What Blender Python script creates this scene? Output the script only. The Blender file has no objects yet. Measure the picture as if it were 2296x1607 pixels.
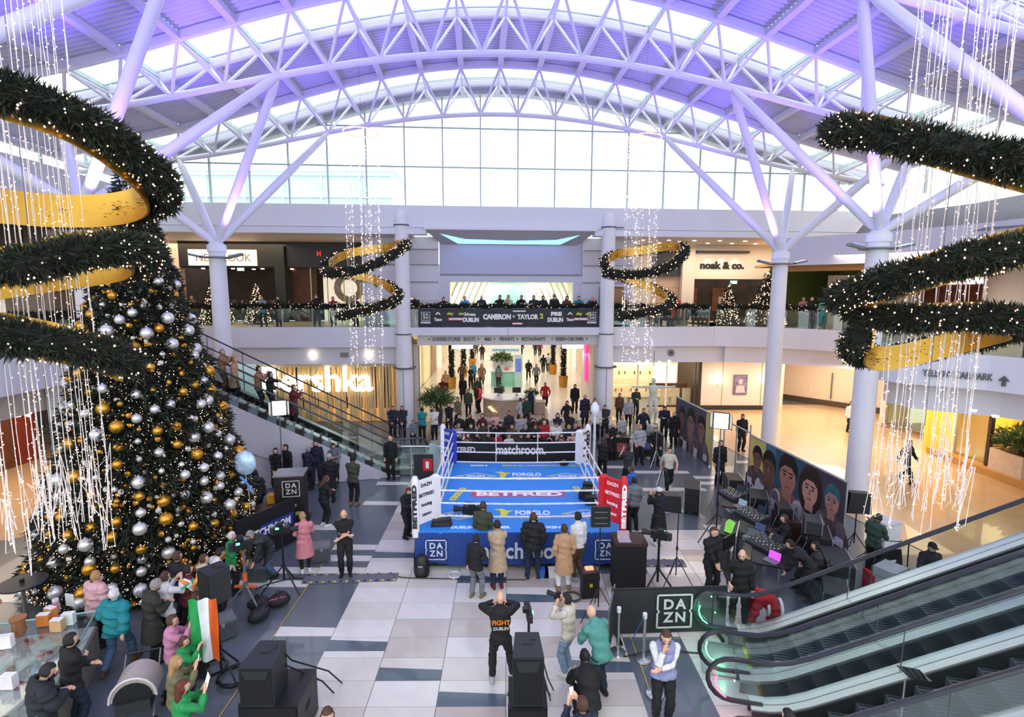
import bpy, bmesh, math, random
import numpy as np
from mathutils import Vector, Matrix
rnd = random.Random(7); nr = np.random.RandomState(11)
SC = bpy.context.scene; COL = SC.collection
rad = math.radians; PI = math.pi
# ---------------------------------------------------------------- camera
F, CX, CY, H = 1190.0, 1148.0, 803.5, 7.4
PITCH, YAW, ROLL = math.atan(153.5/F), math.atan(12/F), .00355
def ray(u, v):
    du, dv = u-CX, v-CY
    du, dv = du+ROLL*dv, dv-ROLL*du
    x, up = du/F, -dv/F
    cp, sp = math.cos(PITCH), math.sin(PITCH)
    yf, z = cp+up*sp, -sp+up*cp
    c, s = math.cos(YAW), math.sin(YAW)
    return Vector((x*c+yf*s, -x*s+yf*c, z))
def G(u, v, z=0.0):                       # the point of the level z that stands at u, v
    d = ray(u, v); t = (z-H)/d.z
    return Vector((d.x*t, d.y*t, z))
def D(u, v, y):                           # the point of the depth y
    d = ray(u, v); t = y/d.y
    return Vector((d.x*t, y, H+d.z*t))
cam = bpy.data.cameras.new('camera'); cam.sensor_width = 36; cam.lens = 36*F/2296
cam.clip_start = .05; cam.clip_end = 400
co = bpy.data.objects.new('camera', cam); COL.objects.link(co)
fw = ray(CX, CY).normalized(); ri = (ray(CX+50, CY)-ray(CX-50, CY)).normalized(); upv = ri.cross(fw)
mt = Matrix((ri, upv, -fw)).transposed().to_4x4(); mt.translation = (0, 0, H); co.matrix_world = mt
SC.camera = co
# ---------------------------------------------------------------- world, exposure
vs = SC.view_settings; vs.view_transform = 'Standard'; vs.look = 'None'; vs.gamma = 1; vs.use_curve_mapping = False
vs.exposure = 0.2
w = bpy.data.worlds.new('sky'); SC.world = w; w.use_nodes = True
nt = w.node_tree; bg = nt.nodes['Background']; bg.inputs[1].default_value = 2.1
tc = nt.nodes.new('ShaderNodeTexCoord'); sx = nt.nodes.new('ShaderNodeSeparateXYZ'); cr = nt.nodes.new('ShaderNodeValToRGB')
nt.links.new(tc.outputs['Generated'], sx.inputs[0]); nt.links.new(sx.outputs[2], cr.inputs[0]); nt.links.new(cr.outputs[0], bg.inputs[0])
cr.color_ramp.elements[0].color = (.88, .95, 1, 1); cr.color_ramp.elements[1].color = (.96, .98, 1, 1)
def lamp(name, kind, loc, power, col=(1, 1, 1), size=1.0, rot=None, to=None, sizey=None, spot=None, blend=.6):
    l = bpy.data.lights.new(name, kind); l.energy = power; l.color = col
    if kind == 'AREA':
        l.size = size
        if sizey: l.shape = 'RECTANGLE'; l.size_y = sizey
    else: l.shadow_soft_size = size
    if spot: l.spot_size = rad(spot); l.spot_blend = blend
    o = bpy.data.objects.new(name, l); COL.objects.link(o); o.location = loc
    if to is not None: o.rotation_euler = (Vector(to)-Vector(loc)).to_track_quat('-Z', 'Y').to_euler()
    elif rot: o.rotation_euler = rot
    return o
WARM = (1, .80, .58)
# violet floodlights clamped to the column heads, shining up at the roof
VIO = (.19, .09, 1.0)
HEADS = {'c0': (-12.4, 16.0, 9.7), 'c1': (-11.75, 22.0, 9.24), 'c2': (12.3, 24.1, 9.18), 'c3': (12.5, 18.1, 9.4), 'c4': (12.9, 11.2, 9.5), 'c5': (-11.0, 8.0, 9.5)}
for k, pw in (('c0', 1500), ('c1', 550), ('c2', 550), ('c3', 900), ('c4', 1100), ('c5', 1900)):
    x, y, z = HEADS[k]
    sg = 1 if x < 0 else -1
    lamp('floodlight_beam', 'SPOT', (x+sg*.95, y-.9, z-.1), pw*3.0, VIO, .15, to=(x+sg*4.2, y-1.2, z+7), spot=120, blend=.9)
# shop and corridor lighting (ceiling fittings of the units)
for (x, y, z, p, sx_, sy_, c) in (
    (-9.5, 31.2, 3.3, 160, 5, 1.5, WARM), (-17, 31.5, 10.1, 240, 7, 3, WARM), (14, 32.0, 10.1, 300, 8, 2.5, WARM),
    (0, 36, 5.2, 260, 8, 6, (1, .93, .82)), (0, 47, 5.2, 420, 10, 10, (1, .97, .92)), (0, 60, 5.2, 520, 10, 12, (1, .98, .95)),
    (0, 33.0, 7.8, 190, 5, 2, (.95, 1, .9)), (14.5, 29.5, 3.3, 240, 7, 4, WARM), (17.5, 24, 3.6, 380, 3, 6, (1, .74, .45)),
    (22, 20.5, 3.4, 420, 3, 6, (1, .72, .38)), (7.5, 34.5, 3.4, 360, 6, 2.5, (1, .86, .62)), (-18, 18, 3.5, 300, 4, 8, WARM),
    (-19, 17, 9.0, 160, 4, 8, (1, .93, .8)), (18.5, 24, 9.2, 300, 4, 7, WARM), (19, 31, 3.6, 260, 4, 3, WARM)):
    lamp('ceiling_light', 'AREA', (x, y, z), p, c, sx_, sizey=sy_)
# ---------------------------------------------------------------- materials
MATS = {}
def lin(h):
    if isinstance(h, str):
        h = [int(h[i:i+2], 16)/255 for i in (0, 2, 4)]
        return [c/12.92 if c <= .04045 else ((c+.055)/1.055)**2.4 for c in h]
    return list(h)
def M(col, rough=.6, metal=0, em=0, noise=.1, scale=6, bump=0, bs=40, name=None, coat=0):
    key = (str(col), rough, metal, em, noise, scale, bump, bs, coat)
    if key in MATS: return MATS[key]
    m = bpy.data.materials.new(name or ('surface_'+str(col))); m.use_nodes = True
    n = m.node_tree; b = n.nodes['Principled BSDF']; c = lin(col)
    b.inputs['Roughness'].default_value = rough; b.inputs['Metallic'].default_value = metal
    b.inputs['Coat Weight'].default_value = coat
    t = n.nodes.new('ShaderNodeTexCoord')
    if noise:
        x = n.nodes.new('ShaderNodeTexNoise'); x.inputs['Scale'].default_value = scale; x.inputs['Detail'].default_value = 4
        n.links.new(t.outputs['Object'], x.inputs['Vector'])
        mr = n.nodes.new('ShaderNodeMapRange'); mr.inputs[1].default_value = .3; mr.inputs[2].default_value = .7
        mr.inputs[3].default_value = 1-noise; mr.inputs[4].default_value = 1+noise*.6
        n.links.new(x.outputs[0], mr.inputs[0])
        mx = n.nodes.new('ShaderNodeVectorMath'); mx.operation = 'SCALE'; mx.inputs[0].default_value = c
        n.links.new(mr.outputs[0], mx.inputs['Scale']); n.links.new(mx.outputs[0], b.inputs['Base Color'])
    else: b.inputs['Base Color'].default_value = (*c, 1)
    if em: b.inputs['Emission Color'].default_value = (*c, 1); b.inputs['Emission Strength'].default_value = em
    if bump:
        y = n.nodes.new('ShaderNodeTexNoise'); y.inputs['Scale'].default_value = bs; n.links.new(t.outputs['Object'], y.inputs['Vector'])
        bp = n.nodes.new('ShaderNodeBump'); bp.inputs['Strength'].default_value = bump; bp.inputs['Distance'].default_value = .02
        n.links.new(y.outputs[0], bp.inputs['Height']); n.links.new(bp.outputs[0], b.inputs['Normal'])
    MATS[key] = m; return m
def glass(tint=(.9, 1, .98), gl=.12, name='glass', fk=.8):
    key = ('g', tint, gl, fk)
    if key in MATS: return MATS[key]
    m = bpy.data.materials.new(name); m.use_nodes = True; n = m.node_tree; n.nodes.clear()
    o = n.nodes.new('ShaderNodeOutputMaterial'); tr = n.nodes.new('ShaderNodeBsdfTransparent'); g = n.nodes.new('ShaderNodeBsdfGlossy')
    tr.inputs[0].default_value = (*tint, 1); g.inputs['Roughness'].default_value = .03
    mx = n.nodes.new('ShaderNodeMixShader'); fr = n.nodes.new('ShaderNodeFresnel'); ad = n.nodes.new('ShaderNodeMath'); ad.operation = 'MULTIPLY_ADD'
    ad.inputs[1].default_value = fk; ad.inputs[2].default_value = gl*.3
    n.links.new(fr.outputs[0], ad.inputs[0]); n.links.new(ad.outputs[0], mx.inputs[0]); n.links.new(tr.outputs[0], mx.inputs[1]); n.links.new(g.outputs[0], mx.inputs[2])
    n.links.new(mx.outputs[0], o.inputs[0]); MATS[key] = m; return m
WHITE = M('e2e1e6', .55, noise=.03, scale=2); STEELW = M('dcdce6', .4, noise=.03, scale=2); GREYM = M('6d7478', .45, .3)
BLACK = M('131315', .5, noise=.15); DARK = M('1d2023', .6); CHROME = M('c4c8ca', .25, .9, noise=.05); GOLD = M('c79a3c', .32, .75, noise=.12, scale=1.5)
# ---------------------------------------------------------------- mesh helpers
def LK(o, parent=None):
    COL.objects.link(o)
    if parent: o.parent = parent
    return o
class MB:
    def __init__(s, mtx=None): s.v = []; s.f = []; s.m = []; s.x = mtx or Matrix(); s.mi = 0
    def add(s, vs, fs):
        b = len(s.v); s.v += [tuple(s.x @ Vector(p)) for p in vs]; s.f += [tuple(i+b for i in f) for f in fs]; s.m += [s.mi]*len(fs); return s
    def box(s, c, d, rz=0, rx=0, ry=0):
        x, y, z = d[0]/2, d[1]/2, d[2]/2; r = Matrix.Translation(c) @ Matrix.Rotation(rz, 4, 'Z') @ Matrix.Rotation(ry, 4, 'Y') @ Matrix.Rotation(rx, 4, 'X')
        return s.add([r @ Vector(p) for p in ((-x, -y, -z), (x, -y, -z), (x, y, -z), (-x, y, -z), (-x, -y, z), (x, -y, z), (x, y, z), (-x, y, z))],
              [(0, 3, 2, 1), (4, 5, 6, 7), (0, 1, 5, 4), (1, 2, 6, 5), (2, 3, 7, 6), (3, 0, 4, 7)])
    def bb(s, a, b): return s.box([(a[i]+b[i])/2 for i in range(3)], [abs(b[i]-a[i]) for i in range(3)])
    def tube(s, pts, r, n=8, closed=False, cap=True):
        pts = [Vector(p) for p in pts]; k = len(pts); vs = []; rr = r if isinstance(r, (list, tuple)) else [r]*k
        pn = None
        for i, p in enumerate(pts):
            if closed: t = pts[(i+1) % k]-pts[i-1]
            else: t = pts[min(i+1, k-1)]-pts[max(i-1, 0)]
            t.normalize()
            if pn is None: pn = t.orthogonal().normalized()
            else:
                pn = pn-t*pn.dot(t)
                pn = pn.normalized() if pn.length > 1e-6 else t.orthogonal().normalized()
            q = t.cross(pn)
            vs += [p+(pn*math.cos(a)+q*math.sin(a))*rr[i] for a in [2*PI*j/n for j in range(n)]]
        fs = []
        for i in range(k if closed else k-1):
            for j in range(n): a = i*n; b = ((i+1) % k)*n; fs.append((a+j, a+(j+1) % n, b+(j+1) % n, b+j))
        if cap and not closed: fs += [tuple(range(n-1, -1, -1)), tuple((k-1)*n+j for j in range(n))]
        return s.add(vs, fs)
    def lathe(s, prof, c=(0, 0, 0), n=16, sx=1, sy=1):
        vs = []; k = len(prof)
        for r, z in prof: vs += [(c[0]+r*sx*math.cos(2*PI*j/n), c[1]+r*sy*math.sin(2*PI*j/n), c[2]+z) for j in range(n)]
        fs = [(i*n+j, i*n+(j+1) % n, (i+1)*n+(j+1) % n, (i+1)*n+j) for i in range(k-1) for j in range(n)]
        fs += [tuple(range(n-1, -1, -1)), tuple((k-1)*n+j for j in range(n))]
        return s.add(vs, fs)
    def ell(s, c, r, n=12, k=7): return s.lathe([(max(.001, math.sin(PI*i/k)), -math.cos(PI*i/k)*r[2]) for i in range(k+1)], c, n, r[0], r[1])
    def prism(s, poly, a, b, ax='y'):      # polygon in the x-z (ax y), y-z (ax x) or x-y (ax z) plane pushed from a to b
        n = len(poly); f = {'y': lambda p, t: (p[0], t, p[1]), 'x': lambda p, t: (t, p[0], p[1]), 'z': lambda p, t: (p[0], p[1], t)}[ax]
        return s.add([f(p, a) for p in poly]+[f(p, b) for p in poly], [tuple(range(n-1, -1, -1)), tuple(range(n, 2*n))]+[(i, (i+1) % n, n+(i+1) % n, n+i) for i in range(n)])
    def mesh(s, name, mats, smooth=False, fix=True):
        m = bpy.data.meshes.new(name); m.from_pydata(s.v, [], s.f)
        for q in (mats if isinstance(mats, (list, tuple)) else [mats]): m.materials.append(q)
        if len(m.materials) > 1: m.polygons.foreach_set('material_index', s.m)
        if fix:
            b = bmesh.new(); b.from_mesh(m); bmesh.ops.recalc_face_normals(b, faces=b.faces); b.to_mesh(m); b.free()
        if smooth:
            m.polygons.foreach_set('use_smooth', [True]*len(m.polygons))
            try: m.set_sharp_from_angle(angle=rad(40))
            except Exception: pass
        return m
def npmesh(name, V, Fc, mats, mi=None, smooth=False):
    m = bpy.data.meshes.new(name); k = Fc.shape[1]
    m.vertices.add(len(V)); m.vertices.foreach_set('co', V.astype(np.float32).ravel())
    m.loops.add(Fc.size); m.loops.foreach_set('vertex_index', Fc.astype(np.int32).ravel())
    m.polygons.add(len(Fc)); m.polygons.foreach_set('loop_start', np.arange(0, Fc.size, k, dtype=np.int32))
    for q in (mats if isinstance(mats, (list, tuple)) else [mats]): m.materials.append(q)
    if mi is not None: m.polygons.foreach_set('material_index', mi.astype(np.int32))
    if smooth: m.polygons.foreach_set('use_smooth', np.ones(len(Fc), bool))
    m.update(calc_edges=True); m.validate(); return m
def tag(o, label=None, cat=None, group=None, kind=None):
    for k, v in (('label', label), ('category', cat), ('group', group), ('kind', kind)):
        if v: o[k] = v
    return o
def thing(name, label, cat, loc=(0, 0, 0), rz=0, group=None):
    o = bpy.data.objects.new(name, None); o.empty_display_size = .1; LK(o); o.location = loc; o.rotation_euler = (0, 0, rz)
    return tag(o, label, cat, group)
def world_inv(p):
    m = Matrix()
    while p: m = Matrix.Translation(p.location) @ Matrix.Rotation(p.rotation_euler.z, 4, 'Z') @ m; p = p.parent
    return m.inverted()
def part(name, mb, mats, parent, smooth=False, label=None, kind=None, world=False, loc=None):
    me = mb if isinstance(mb, bpy.types.Mesh) else mb.mesh(name, mats, smooth)
    if world: me.transform(world_inv(parent))
    o = LK(bpy.data.objects.new(name, me), parent)
    if loc is not None: o.location = loc
    return tag(o, label, kind=kind)
def solo(name, mb, mats, label, cat, group=None, kind=None, smooth=False, loc=None, rz=0):
    me = mb if isinstance(mb, bpy.types.Mesh) else mb.mesh(name, mats, smooth)
    o = LK(bpy.data.objects.new(name, me))
    if loc is not None: o.location = loc; o.rotation_euler.z = rz
    return tag(o, label, cat, group, kind)
def struct(name, mb=None, mats=None, parent=None, smooth=False, **k):
    o = LK(bpy.data.objects.new(name, mb.mesh(name, mats, smooth) if mb else None), parent)
    if not parent: o['kind'] = 'structure'
    for a, b in k.items(): o[a] = b
    return o
TXT = {}
def text_mesh(s, size=1, ext=.01, bold=0, al='CENTER'):
    k = (s, size, ext, bold, al)
    if k in TXT: return TXT[k]
    c = bpy.data.curves.new('lettering', 'FONT'); c.body = s; c.size = size; c.extrude = ext; c.align_x = al; c.align_y = 'CENTER'; c.offset = bold; c.resolution_u = 3
    o = bpy.data.objects.new('lettering', c); COL.objects.link(o)
    me = bpy.data.meshes.new_from_object(o.evaluated_get(bpy.context.evaluated_depsgraph_get()))
    bpy.data.objects.remove(o); bpy.data.curves.remove(c); TXT[k] = me; return me
def letters(s, size, mtx, mat, parent, ext=.01, bold=0, al='CENTER', name='lettering', sx=1, width=None, top=False):
    me = text_mesh(s, size, ext, bold, al).copy()
    if width: sx = width/max(1e-3, max(v.co.x for v in me.vertices)-min(v.co.x for v in me.vertices))
    me.transform(mtx @ Matrix.Diagonal((sx, 1, 1, 1))); me.materials.clear(); me.materials.append(mat)
    if parent is not None: me.transform(world_inv(parent))
    return LK(bpy.data.objects.new(name, me), parent)
def face_to(p, n=(0, -1, 0), up=(0, 0, 1)):  # matrix that puts x-y lettering at p looking along n
    n = Vector(n).normalized(); up = Vector(up); x = up.cross(n).normalized(); y = n.cross(x)
    m = Matrix((x, y, n)).transposed().to_4x4(); m.translation = p; return m
def seg_obj(me, name, a, b, r, parent, **k):   # a unit cylinder (z 0..1, radius 1) laid from a to b
    a = Vector(a); b = Vector(b); o = LK(bpy.data.objects.new(name, me), parent)
    q = (b-a).to_track_quat('Z', 'Y'); o.matrix_local = Matrix.Translation(a) @ q.to_matrix().to_4x4() @ Matrix.Diagonal((r, r, (b-a).length, 1)); return o
def copy_tree(o, parent=None):
    c = o.copy(); COL.objects.link(c); c.parent = parent
    for ch in o.children: copy_tree(ch, c)
    return c
def unitcyl(mat, n=8, r2=1):
    m = MB(); m.lathe([(1, 0), (r2, 1)], n=n); return m.mesh('tube', mat, True)
# ================================================================ FLOOR
STONE = M('5d666b', .28, noise=.12, scale=.7, coat=.3); CREAM = [M(c, .25, noise=.05, scale=3, coat=.3) for c in ('cfcabd', 'b8ad9f', 'd8d5cb', 'c0b8ab')]
INSET = M('4e5f68', .3, noise=.1, scale=3, coat=.3)
fl = struct('floor', MB().bb((-40, -14, -.3), (40, 66, -.012)), STONE)
def aisle(i, j):
    x = i*1.25; y = 7.36+j*.64
    if -3 <= i < 2: return True
    if i == 2 and y > 10.2 and y < 12.6: return True
    if 3 <= i <= 4 and y < 15.2: return True
    return False
strips = {(-4, 5), (-4, 11), (-4, 16), (-6, 8), (-5, 8), (-5, 20), (-4, 22), (-9, 10), (-9, 7), (-10, 7), (-10, 10), (3, 17), (4, 18), (5, 18), (4, 15), (6, 19), (5, 13), (3, 9), (-4, 19), (-6, 20), (-5, 25), (-3, 26), (4, 21), (5, 21), (6, 15)}
darks = {(-2, 3), (-1, 2), (-3, 4), (-1, 8), (0, 7), (1, 6), (-3, 10), (-2, 14), (0, 0), (1, 3)}
tm = {}
for q in range(4):
    tm['t', q] = MB().box((.625, .32, -.006), (1.238, .628, .012)).mesh('floor_tile', CREAM[q])
tm['s'] = MB().prism([(0.006, .05), (1.244, .05), (1.244, .33), (.006, .38)], -.012, 0, 'z').mesh('inset_strip', CREAM[2])
tm['d'] = MB().prism([(0.006, .0), (1.244, .0), (1.244, .29), (.006, .36)], 0, .0015, 'z').mesh('dark_strip', INSET)
far = MB(); nt_ = 0; ff = [MB() for _ in range(4)]
for j in range(0, 33):
    for i in range(-13, 9):
        x, y = (i-1)*1.25 if i <= 0 else (i-1)*1.25, 7.36+j*.64
        x = i*1.25 if i < 0 else i*1.25
        if aisle(i, j):
            q = rnd.choice((0, 1, 2, 2, 3, 0))
            if nt_ < 230 and y < 22:
                o = LK(bpy.data.objects.new('floor_tile', tm['t', q]), fl); o.location = (x, y, 0); nt_ += 1
                if (i, j) in darks:
                    o = LK(bpy.data.objects.new('inset_strip', tm['d']), fl); o.location = (x, y+rnd.choice((0, .2)), 0)
            else: ff[q].box((x+.625, y+.32, -.006), (1.238, .628, .012))
        elif (i, j) in strips or (rnd.random() < .055 and y > 9):
            o = LK(bpy.data.objects.new('inset_strip', tm['s']), fl); o.location = (x, y, 0)
for q in range(4):
    o = struct('far_tiles', ff[q], CREAM[q], fl); o['kind'] = 'stuff'
YELL = M('b9a24a', .5, noise=.1)
for (a, b) in (((-5.0, 7.4), (-5.0, 15.6)), ((2.68, 7.4), (2.68, 13))):
    struct('yellow_line', MB().bb((a[0]-.012, a[1], 0), (b[0]+.012, b[1], .002)), YELL, fl)
# beige boards of the right hand mall and of the corridor under the bridge
BEIGE = M('c3a27c', .3, noise=.1, scale=1.2, coat=.3); PALE = M('e3dccd', .28, noise=.05, scale=1.5, coat=.3)
m = MB().prism([(10.9, 21.6), (9.2, 34), (34, 34), (34, 8), (14.2, 11.0), (12.3, 13.2), (11.3, 17)], -.011, .004, 'z'); struct('mall_boards', m, BEIGE, fl)
m = MB().prism([(-14, 15.5), (-13, 18.5), (-13, 28), (-40, 28), (-40, 12), (-18, 13.5)], -.011, .004, 'z'); struct('left_mall_boards', m, BEIGE, fl)
m = MB().prism([(-6.3, 29.2), (6.3, 29.8), (6.8, 65), (-6.8, 65)], -.011, .004, 'z'); struct('corridor_paving', m, PALE, fl)
m = MB(); 
for k in range(11): m.box((15+rnd.uniform(-.2, .2), 13+k*1.9, .0055), (.03, 1.8, .003), rz=rad(70))
# ================================================================ FACADE FRAME
TH = math.atan(.056); FM = Matrix.Translation((.36, 28.9, 0)) @ Matrix.Rotation(TH, 4, 'Z')
def FB(): return MB(FM)
def FL(s, d, z): return FM @ Vector((s, d, z))
FN = (FM.to_3x3() @ Vector((0, -1, 0)))
PANEL = M('d9d9e2', .5, noise=.02, scale=1); GROOVE = M('8b8a92', .6)
wf = struct('wall_far'); uf = struct('floor_upper')
m = FB()
m.bb((-20.5, -.25, 10.62), (-5.4, .35, 11.74)); m.bb((5.0, -.25, 10.62), (19.5, .35, 11.74)); m.bb((-5.4, -.25, 10.62), (5.0, .35, 11.74))
struct('upper_fascia', m, PANEL, wf)
m = FB().bb((-20.5, -.4, 10.26), (-4.6, .35, 10.58)); m.bb((4.3, -.4, 10.26), (19.5, .35, 10.58)); struct('lower_fascia', m, PANEL, wf)
struct('fascia_groove', FB().bb((-20.5, -.2, 10.5), (19.5, .3, 10.7)), GROOVE, wf)
struct('soffit', FB().bb((-20.5, .3, 10.26), (-5.4, 6, 10.36)).bb((5.0, .3, 10.26), (19.5, 6, 10.36)), M('d8cdc0', .6), wf)
# gallery slab with its white fascia; the centre bridge stands proud
struct('gallery_slab', FB().bb((-20.5, 0, 4.32), (-5.6, .3, 5.4)).bb((5.2, 0, 4.32), (11.5, .3, 5.4)), PANEL, wf)
struct('gallery_deck', FB().bb((-20.5, .3, 5.0), (-4.6, 6, 5.38)).bb((4.4, .3, 5.0), (18.5, 6, 5.38)), M('cdb797', .35), uf)
struct('bridge_edge', FB().bb((-5.6, -.35, 4.98), (-.32, .3, 5.4)).bb((-.3, -.35, 4.98), (5.2, .3, 5.4)), PANEL, wf)
struct('bridge_deck', FB().bb((-4.6, .3, 5.0), (4.4, 5.5, 5.38)), PANEL, uf)
struct('sign_lintel', FB().bb((-5.2, -.05, 4.42), (4.75, .5, 4.97)), M('cfc9c6', .5, noise=.02), wf)
SG = M('4a4a4c', .6)
letters('<  DUNNES STORES   BOOTS  >     M&S  >    PENNEYS  >   RESTAURANTS      <  GREEN CAR PARK  >', .27, face_to(FL(-.25, -.07, 4.74), FN), SG, wf, .012, .004, width=8.7)
# recessed band under the gallery
struct('lower_band', FB().bb((-20.5, .5, 3.35), (-5.6, .8, 4.3)).bb((5.2, .5, 3.35), (12.2, .8, 4.3)), PANEL, wf)
# soft curve of the slab to the right
def curve_wall(name, pts, z0, z1, t, mat, par):
    m = MB(); n = len(pts); vs = []
    for i, (x, y) in enumerate(pts):
        a = Vector(pts[max(i-1, 0)]); b = Vector(pts[min(i+1, n-1)]); d = (b-a).normalized(); nn = Vector((d.y, -d.x))*-t
        vs += [(x, y, z0), (x, y, z1), (x+nn.x, y+nn.y, z1), (x+nn.x, y+nn.y, z0)]
    fs = [(0, 1, 2, 3), (4*n-4, 4*n-1, 4*n-2, 4*n-3)]
    for i in range(n-1):
        for k in range(4): fs.append((4*i+k, 4*i+(k+1) % 4, 4*i+4+(k+1) % 4, 4*i+4+k))
    m.add(vs, fs); return struct(name, m, mat, par)
rs = struct('wall_right_gallery')
RP = [(11.6, 29.5), (12.6, 29.35), (14, 28.9), (15.6, 28.0), (17, 26.8), (17.8, 25.0), (17.6, 23.3), (16.6, 21.8), (15.0, 20.6), (13.6, 19.5), (13.0, 18.6), (13.25, 17.6), (14.2, 16.9), (15.1, 16.3), (15.6, 15.5), (15.9, 14), (16.1, 12), (16.3, 9)]
curve_wall('gallery_slab', RP, 4.32, 5.42, .35, PANEL, rs)
RP2 = [(x+.75, y+.25) for x, y in RP]
curve_wall('lower_band', RP2, 3.4, 4.32, .3, PANEL, rs)
m = MB().prism([(11.6, 29.6)]+[(x+.1, y+.1) for x, y in RP[1:]]+[(40, 9), (40, 34), (11, 34)], 5.0, 5.38, 'z'); struct('gallery_deck', m, M('cdb797', .35), uf)
letters('YELLOW CAR PARK', .3, face_to((14.42, 16.66, 4.74), Vector((-.55, -.83, 0))), M('55565a', .6), rs, .012, .006, width=1.75)
m = MB(face_to((15.27, 15.93, 4.68), (-.83, -.55, 0))); m.prism([(-.05, -.16), (.05, -.16), (.05, .0), (.14, .0), (0, .17), (-.14, .0), (-.05, .0)], 0, .015, 'z'); struct('arrow_sign', m, M('55565a', .6), rs)
# upper right: sweeping fascia, dark roof slope
UP = [(14.6, 29.6), (14.9, 28.9), (15.7, 28.0), (16.8, 26.8), (18.2, 25), (19.6, 22), (20.2, 18), (20, 14), (19.6, 9)]
curve_wall('upper_fascia', UP, 8.75, 10.2, .4, M('cfcfe2', .5, noise=.02), rs)
curve_wall('timber_lip', [(x+.3, y+.3) for x, y in UP], 8.45, 8.75, .5, M('a8763f', .5), rs)
m = MB().prism([(14.9, 29.6), (15.2, 28.9), (16.2, 27.9), (18.4, 25.4), (19.9, 22), (20.5, 18), (20.3, 9), (40, 9), (40, 33.3), (15.4, 33.3)], 8.8, 8.95, 'z'); struct('ceiling_slab', m, M('b9905f', .6), rs)
# grey roof slope and upper glazing behind it
DG = M('6f6d78', .6); rv = [(19.3, 29.2, 11.4), (20.4, 24, 11.3), (21.6, 18, 11.5), (22.4, 9, 12.2)]
m = MB(); vs = []
for (x, y, z) in rv: vs += [(x-1.2, y-.6, 9.9), (x+.4, y+.2, z), (x+.6, y+.4, z), (x-.9, y-.3, 9.9)]
fs = []
for i in range(3):
    for k in range(4): fs.append((4*i+k, 4*i+(k+1) % 4, 4*i+4+(k+1) % 4, 4*i+4+k))
m.add(vs, fs); struct('roof_slope', m, DG, rs)
# walls behind
GREEN = M('55601f', .7); WARMW = M('dccbb8', .6, noise=.04); DWOOD = M('2d2019', .5)
struct('gallery_back_wall', MB().bb((19.5, 31, 5.28), (34, 31.3, 9)).bb((24.5, 9, 5.28), (24.8, 31, 9)).bb((16.5, 33.4, 5.28), (36, 33.6, 9)).bb((32, 9, 5.28), (32.3, 34, 9)), GREEN, rs)
struct('white_kiosk_wall', MB().bb((18.6, 30.4, 5.28), (22.6, 30.9, 8.3)).bb((20.5, 30.0, 5.28), (24.5, 30.3, 7.9)), WARMW, rs)
struct('restaurant_front', MB().bb((23.6, 23.5, 5.28), (24.4, 30.5, 8.4)), M('7c3a1c', .5), rs)
struct('restaurant_header', MB().bb((23.3, 25.0, 7.5), (23.6, 30.2, 8.4)), M('5a2412', .5), rs)
letters('BURGER KING', .62, face_to((23.25, 27.5, 7.98), (-1, 0, 0)), M('fff6ea', .4, em=2.2, noise=0), rs, .03, .02, width=3.6)
struct('pale_column_wall', MB().lathe([(1.3, 0), (1.3, 3.6)], (22.9, 23.6, 5.38), 24), WARMW, rs, smooth=True)
# ================================================================ ROOF
KX, TR = .362, math.atan(.056)
def prof(s, z0, a, b):
    t = min(abs(s), 15.0); z = z0-a*t*t-b*t**4
    return z-(2*a*15+4*b*15**3)*(abs(s)-t)
ZB = lambda s: prof(s, 15.82, 1.598e-2, -2.513e-5)
ZT = lambda s: prof(s, 17.64, 2.074e-2, -2.89e-5)
def RW(s, Y0, z): return Vector((KX+s*math.cos(TR)-(Y0-19)*math.sin(TR), Y0+s*math.sin(TR), z))
PT = 1.8; OFF = -.3
TRUSS = [7.0, 13.65, 20.3, 26.98]
cylW = unitcyl(STEELW, 8)
roofnames = ['white arched roof truss nearest the viewer, high above the front', 'white arched roof truss whose ends show in the upper corners', 'long white arched roof truss across the middle of the hall roof', 'white arched roof truss just in front of the great end window']
for ti, Y0 in enumerate(TRUSS):
    fr, bk = Y0-1.14, Y0+1.0
    r0 = thing('roof_truss', roofnames[ti], 'truss', RW(0, Y0, ZB(0)))
    ss = [OFF+i*.9 for i in range(-22, 23)]
    part('bottom_chord', MB().tube([RW(s, Y0, ZB(s)) for s in ss], .115, 10), STEELW, r0, True, world=True)
    part('top_chord', MB().tube([RW(s, bk, ZT(s)-.1) for s in ss], .085, 8), STEELW, r0, True, world=True)
    part('top_chord', MB().tube([RW(s, fr, ZT(s)-.1) for s in ss], .085, 8), STEELW, r0, True, world=True)
    L = r0.location
    for i in range(-11, 11):
        st = OFF+i*PT
        for e in (-.5, .5):
            sb = st+e*PT
            if abs(sb) > 19.5: continue
            for yy in (fr, bk): seg_obj(cylW, 'brace', RW(sb, Y0, ZB(sb))-L, RW(st, yy, ZT(st)-.1)-L, .055, r0)
        seg_obj(cylW, 'cross_tie', RW(st, fr, ZT(st)-.1)-L, RW(st, bk, ZT(st)-.1)-L, .05, r0)
ce = struct('ceiling')
PUR = M('d8d6e6', .55, noise=.03); RIB = M('c9c8e0', .5, .1, noise=.04, scale=2); CONC = M('8f8f8c', .7)
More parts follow.
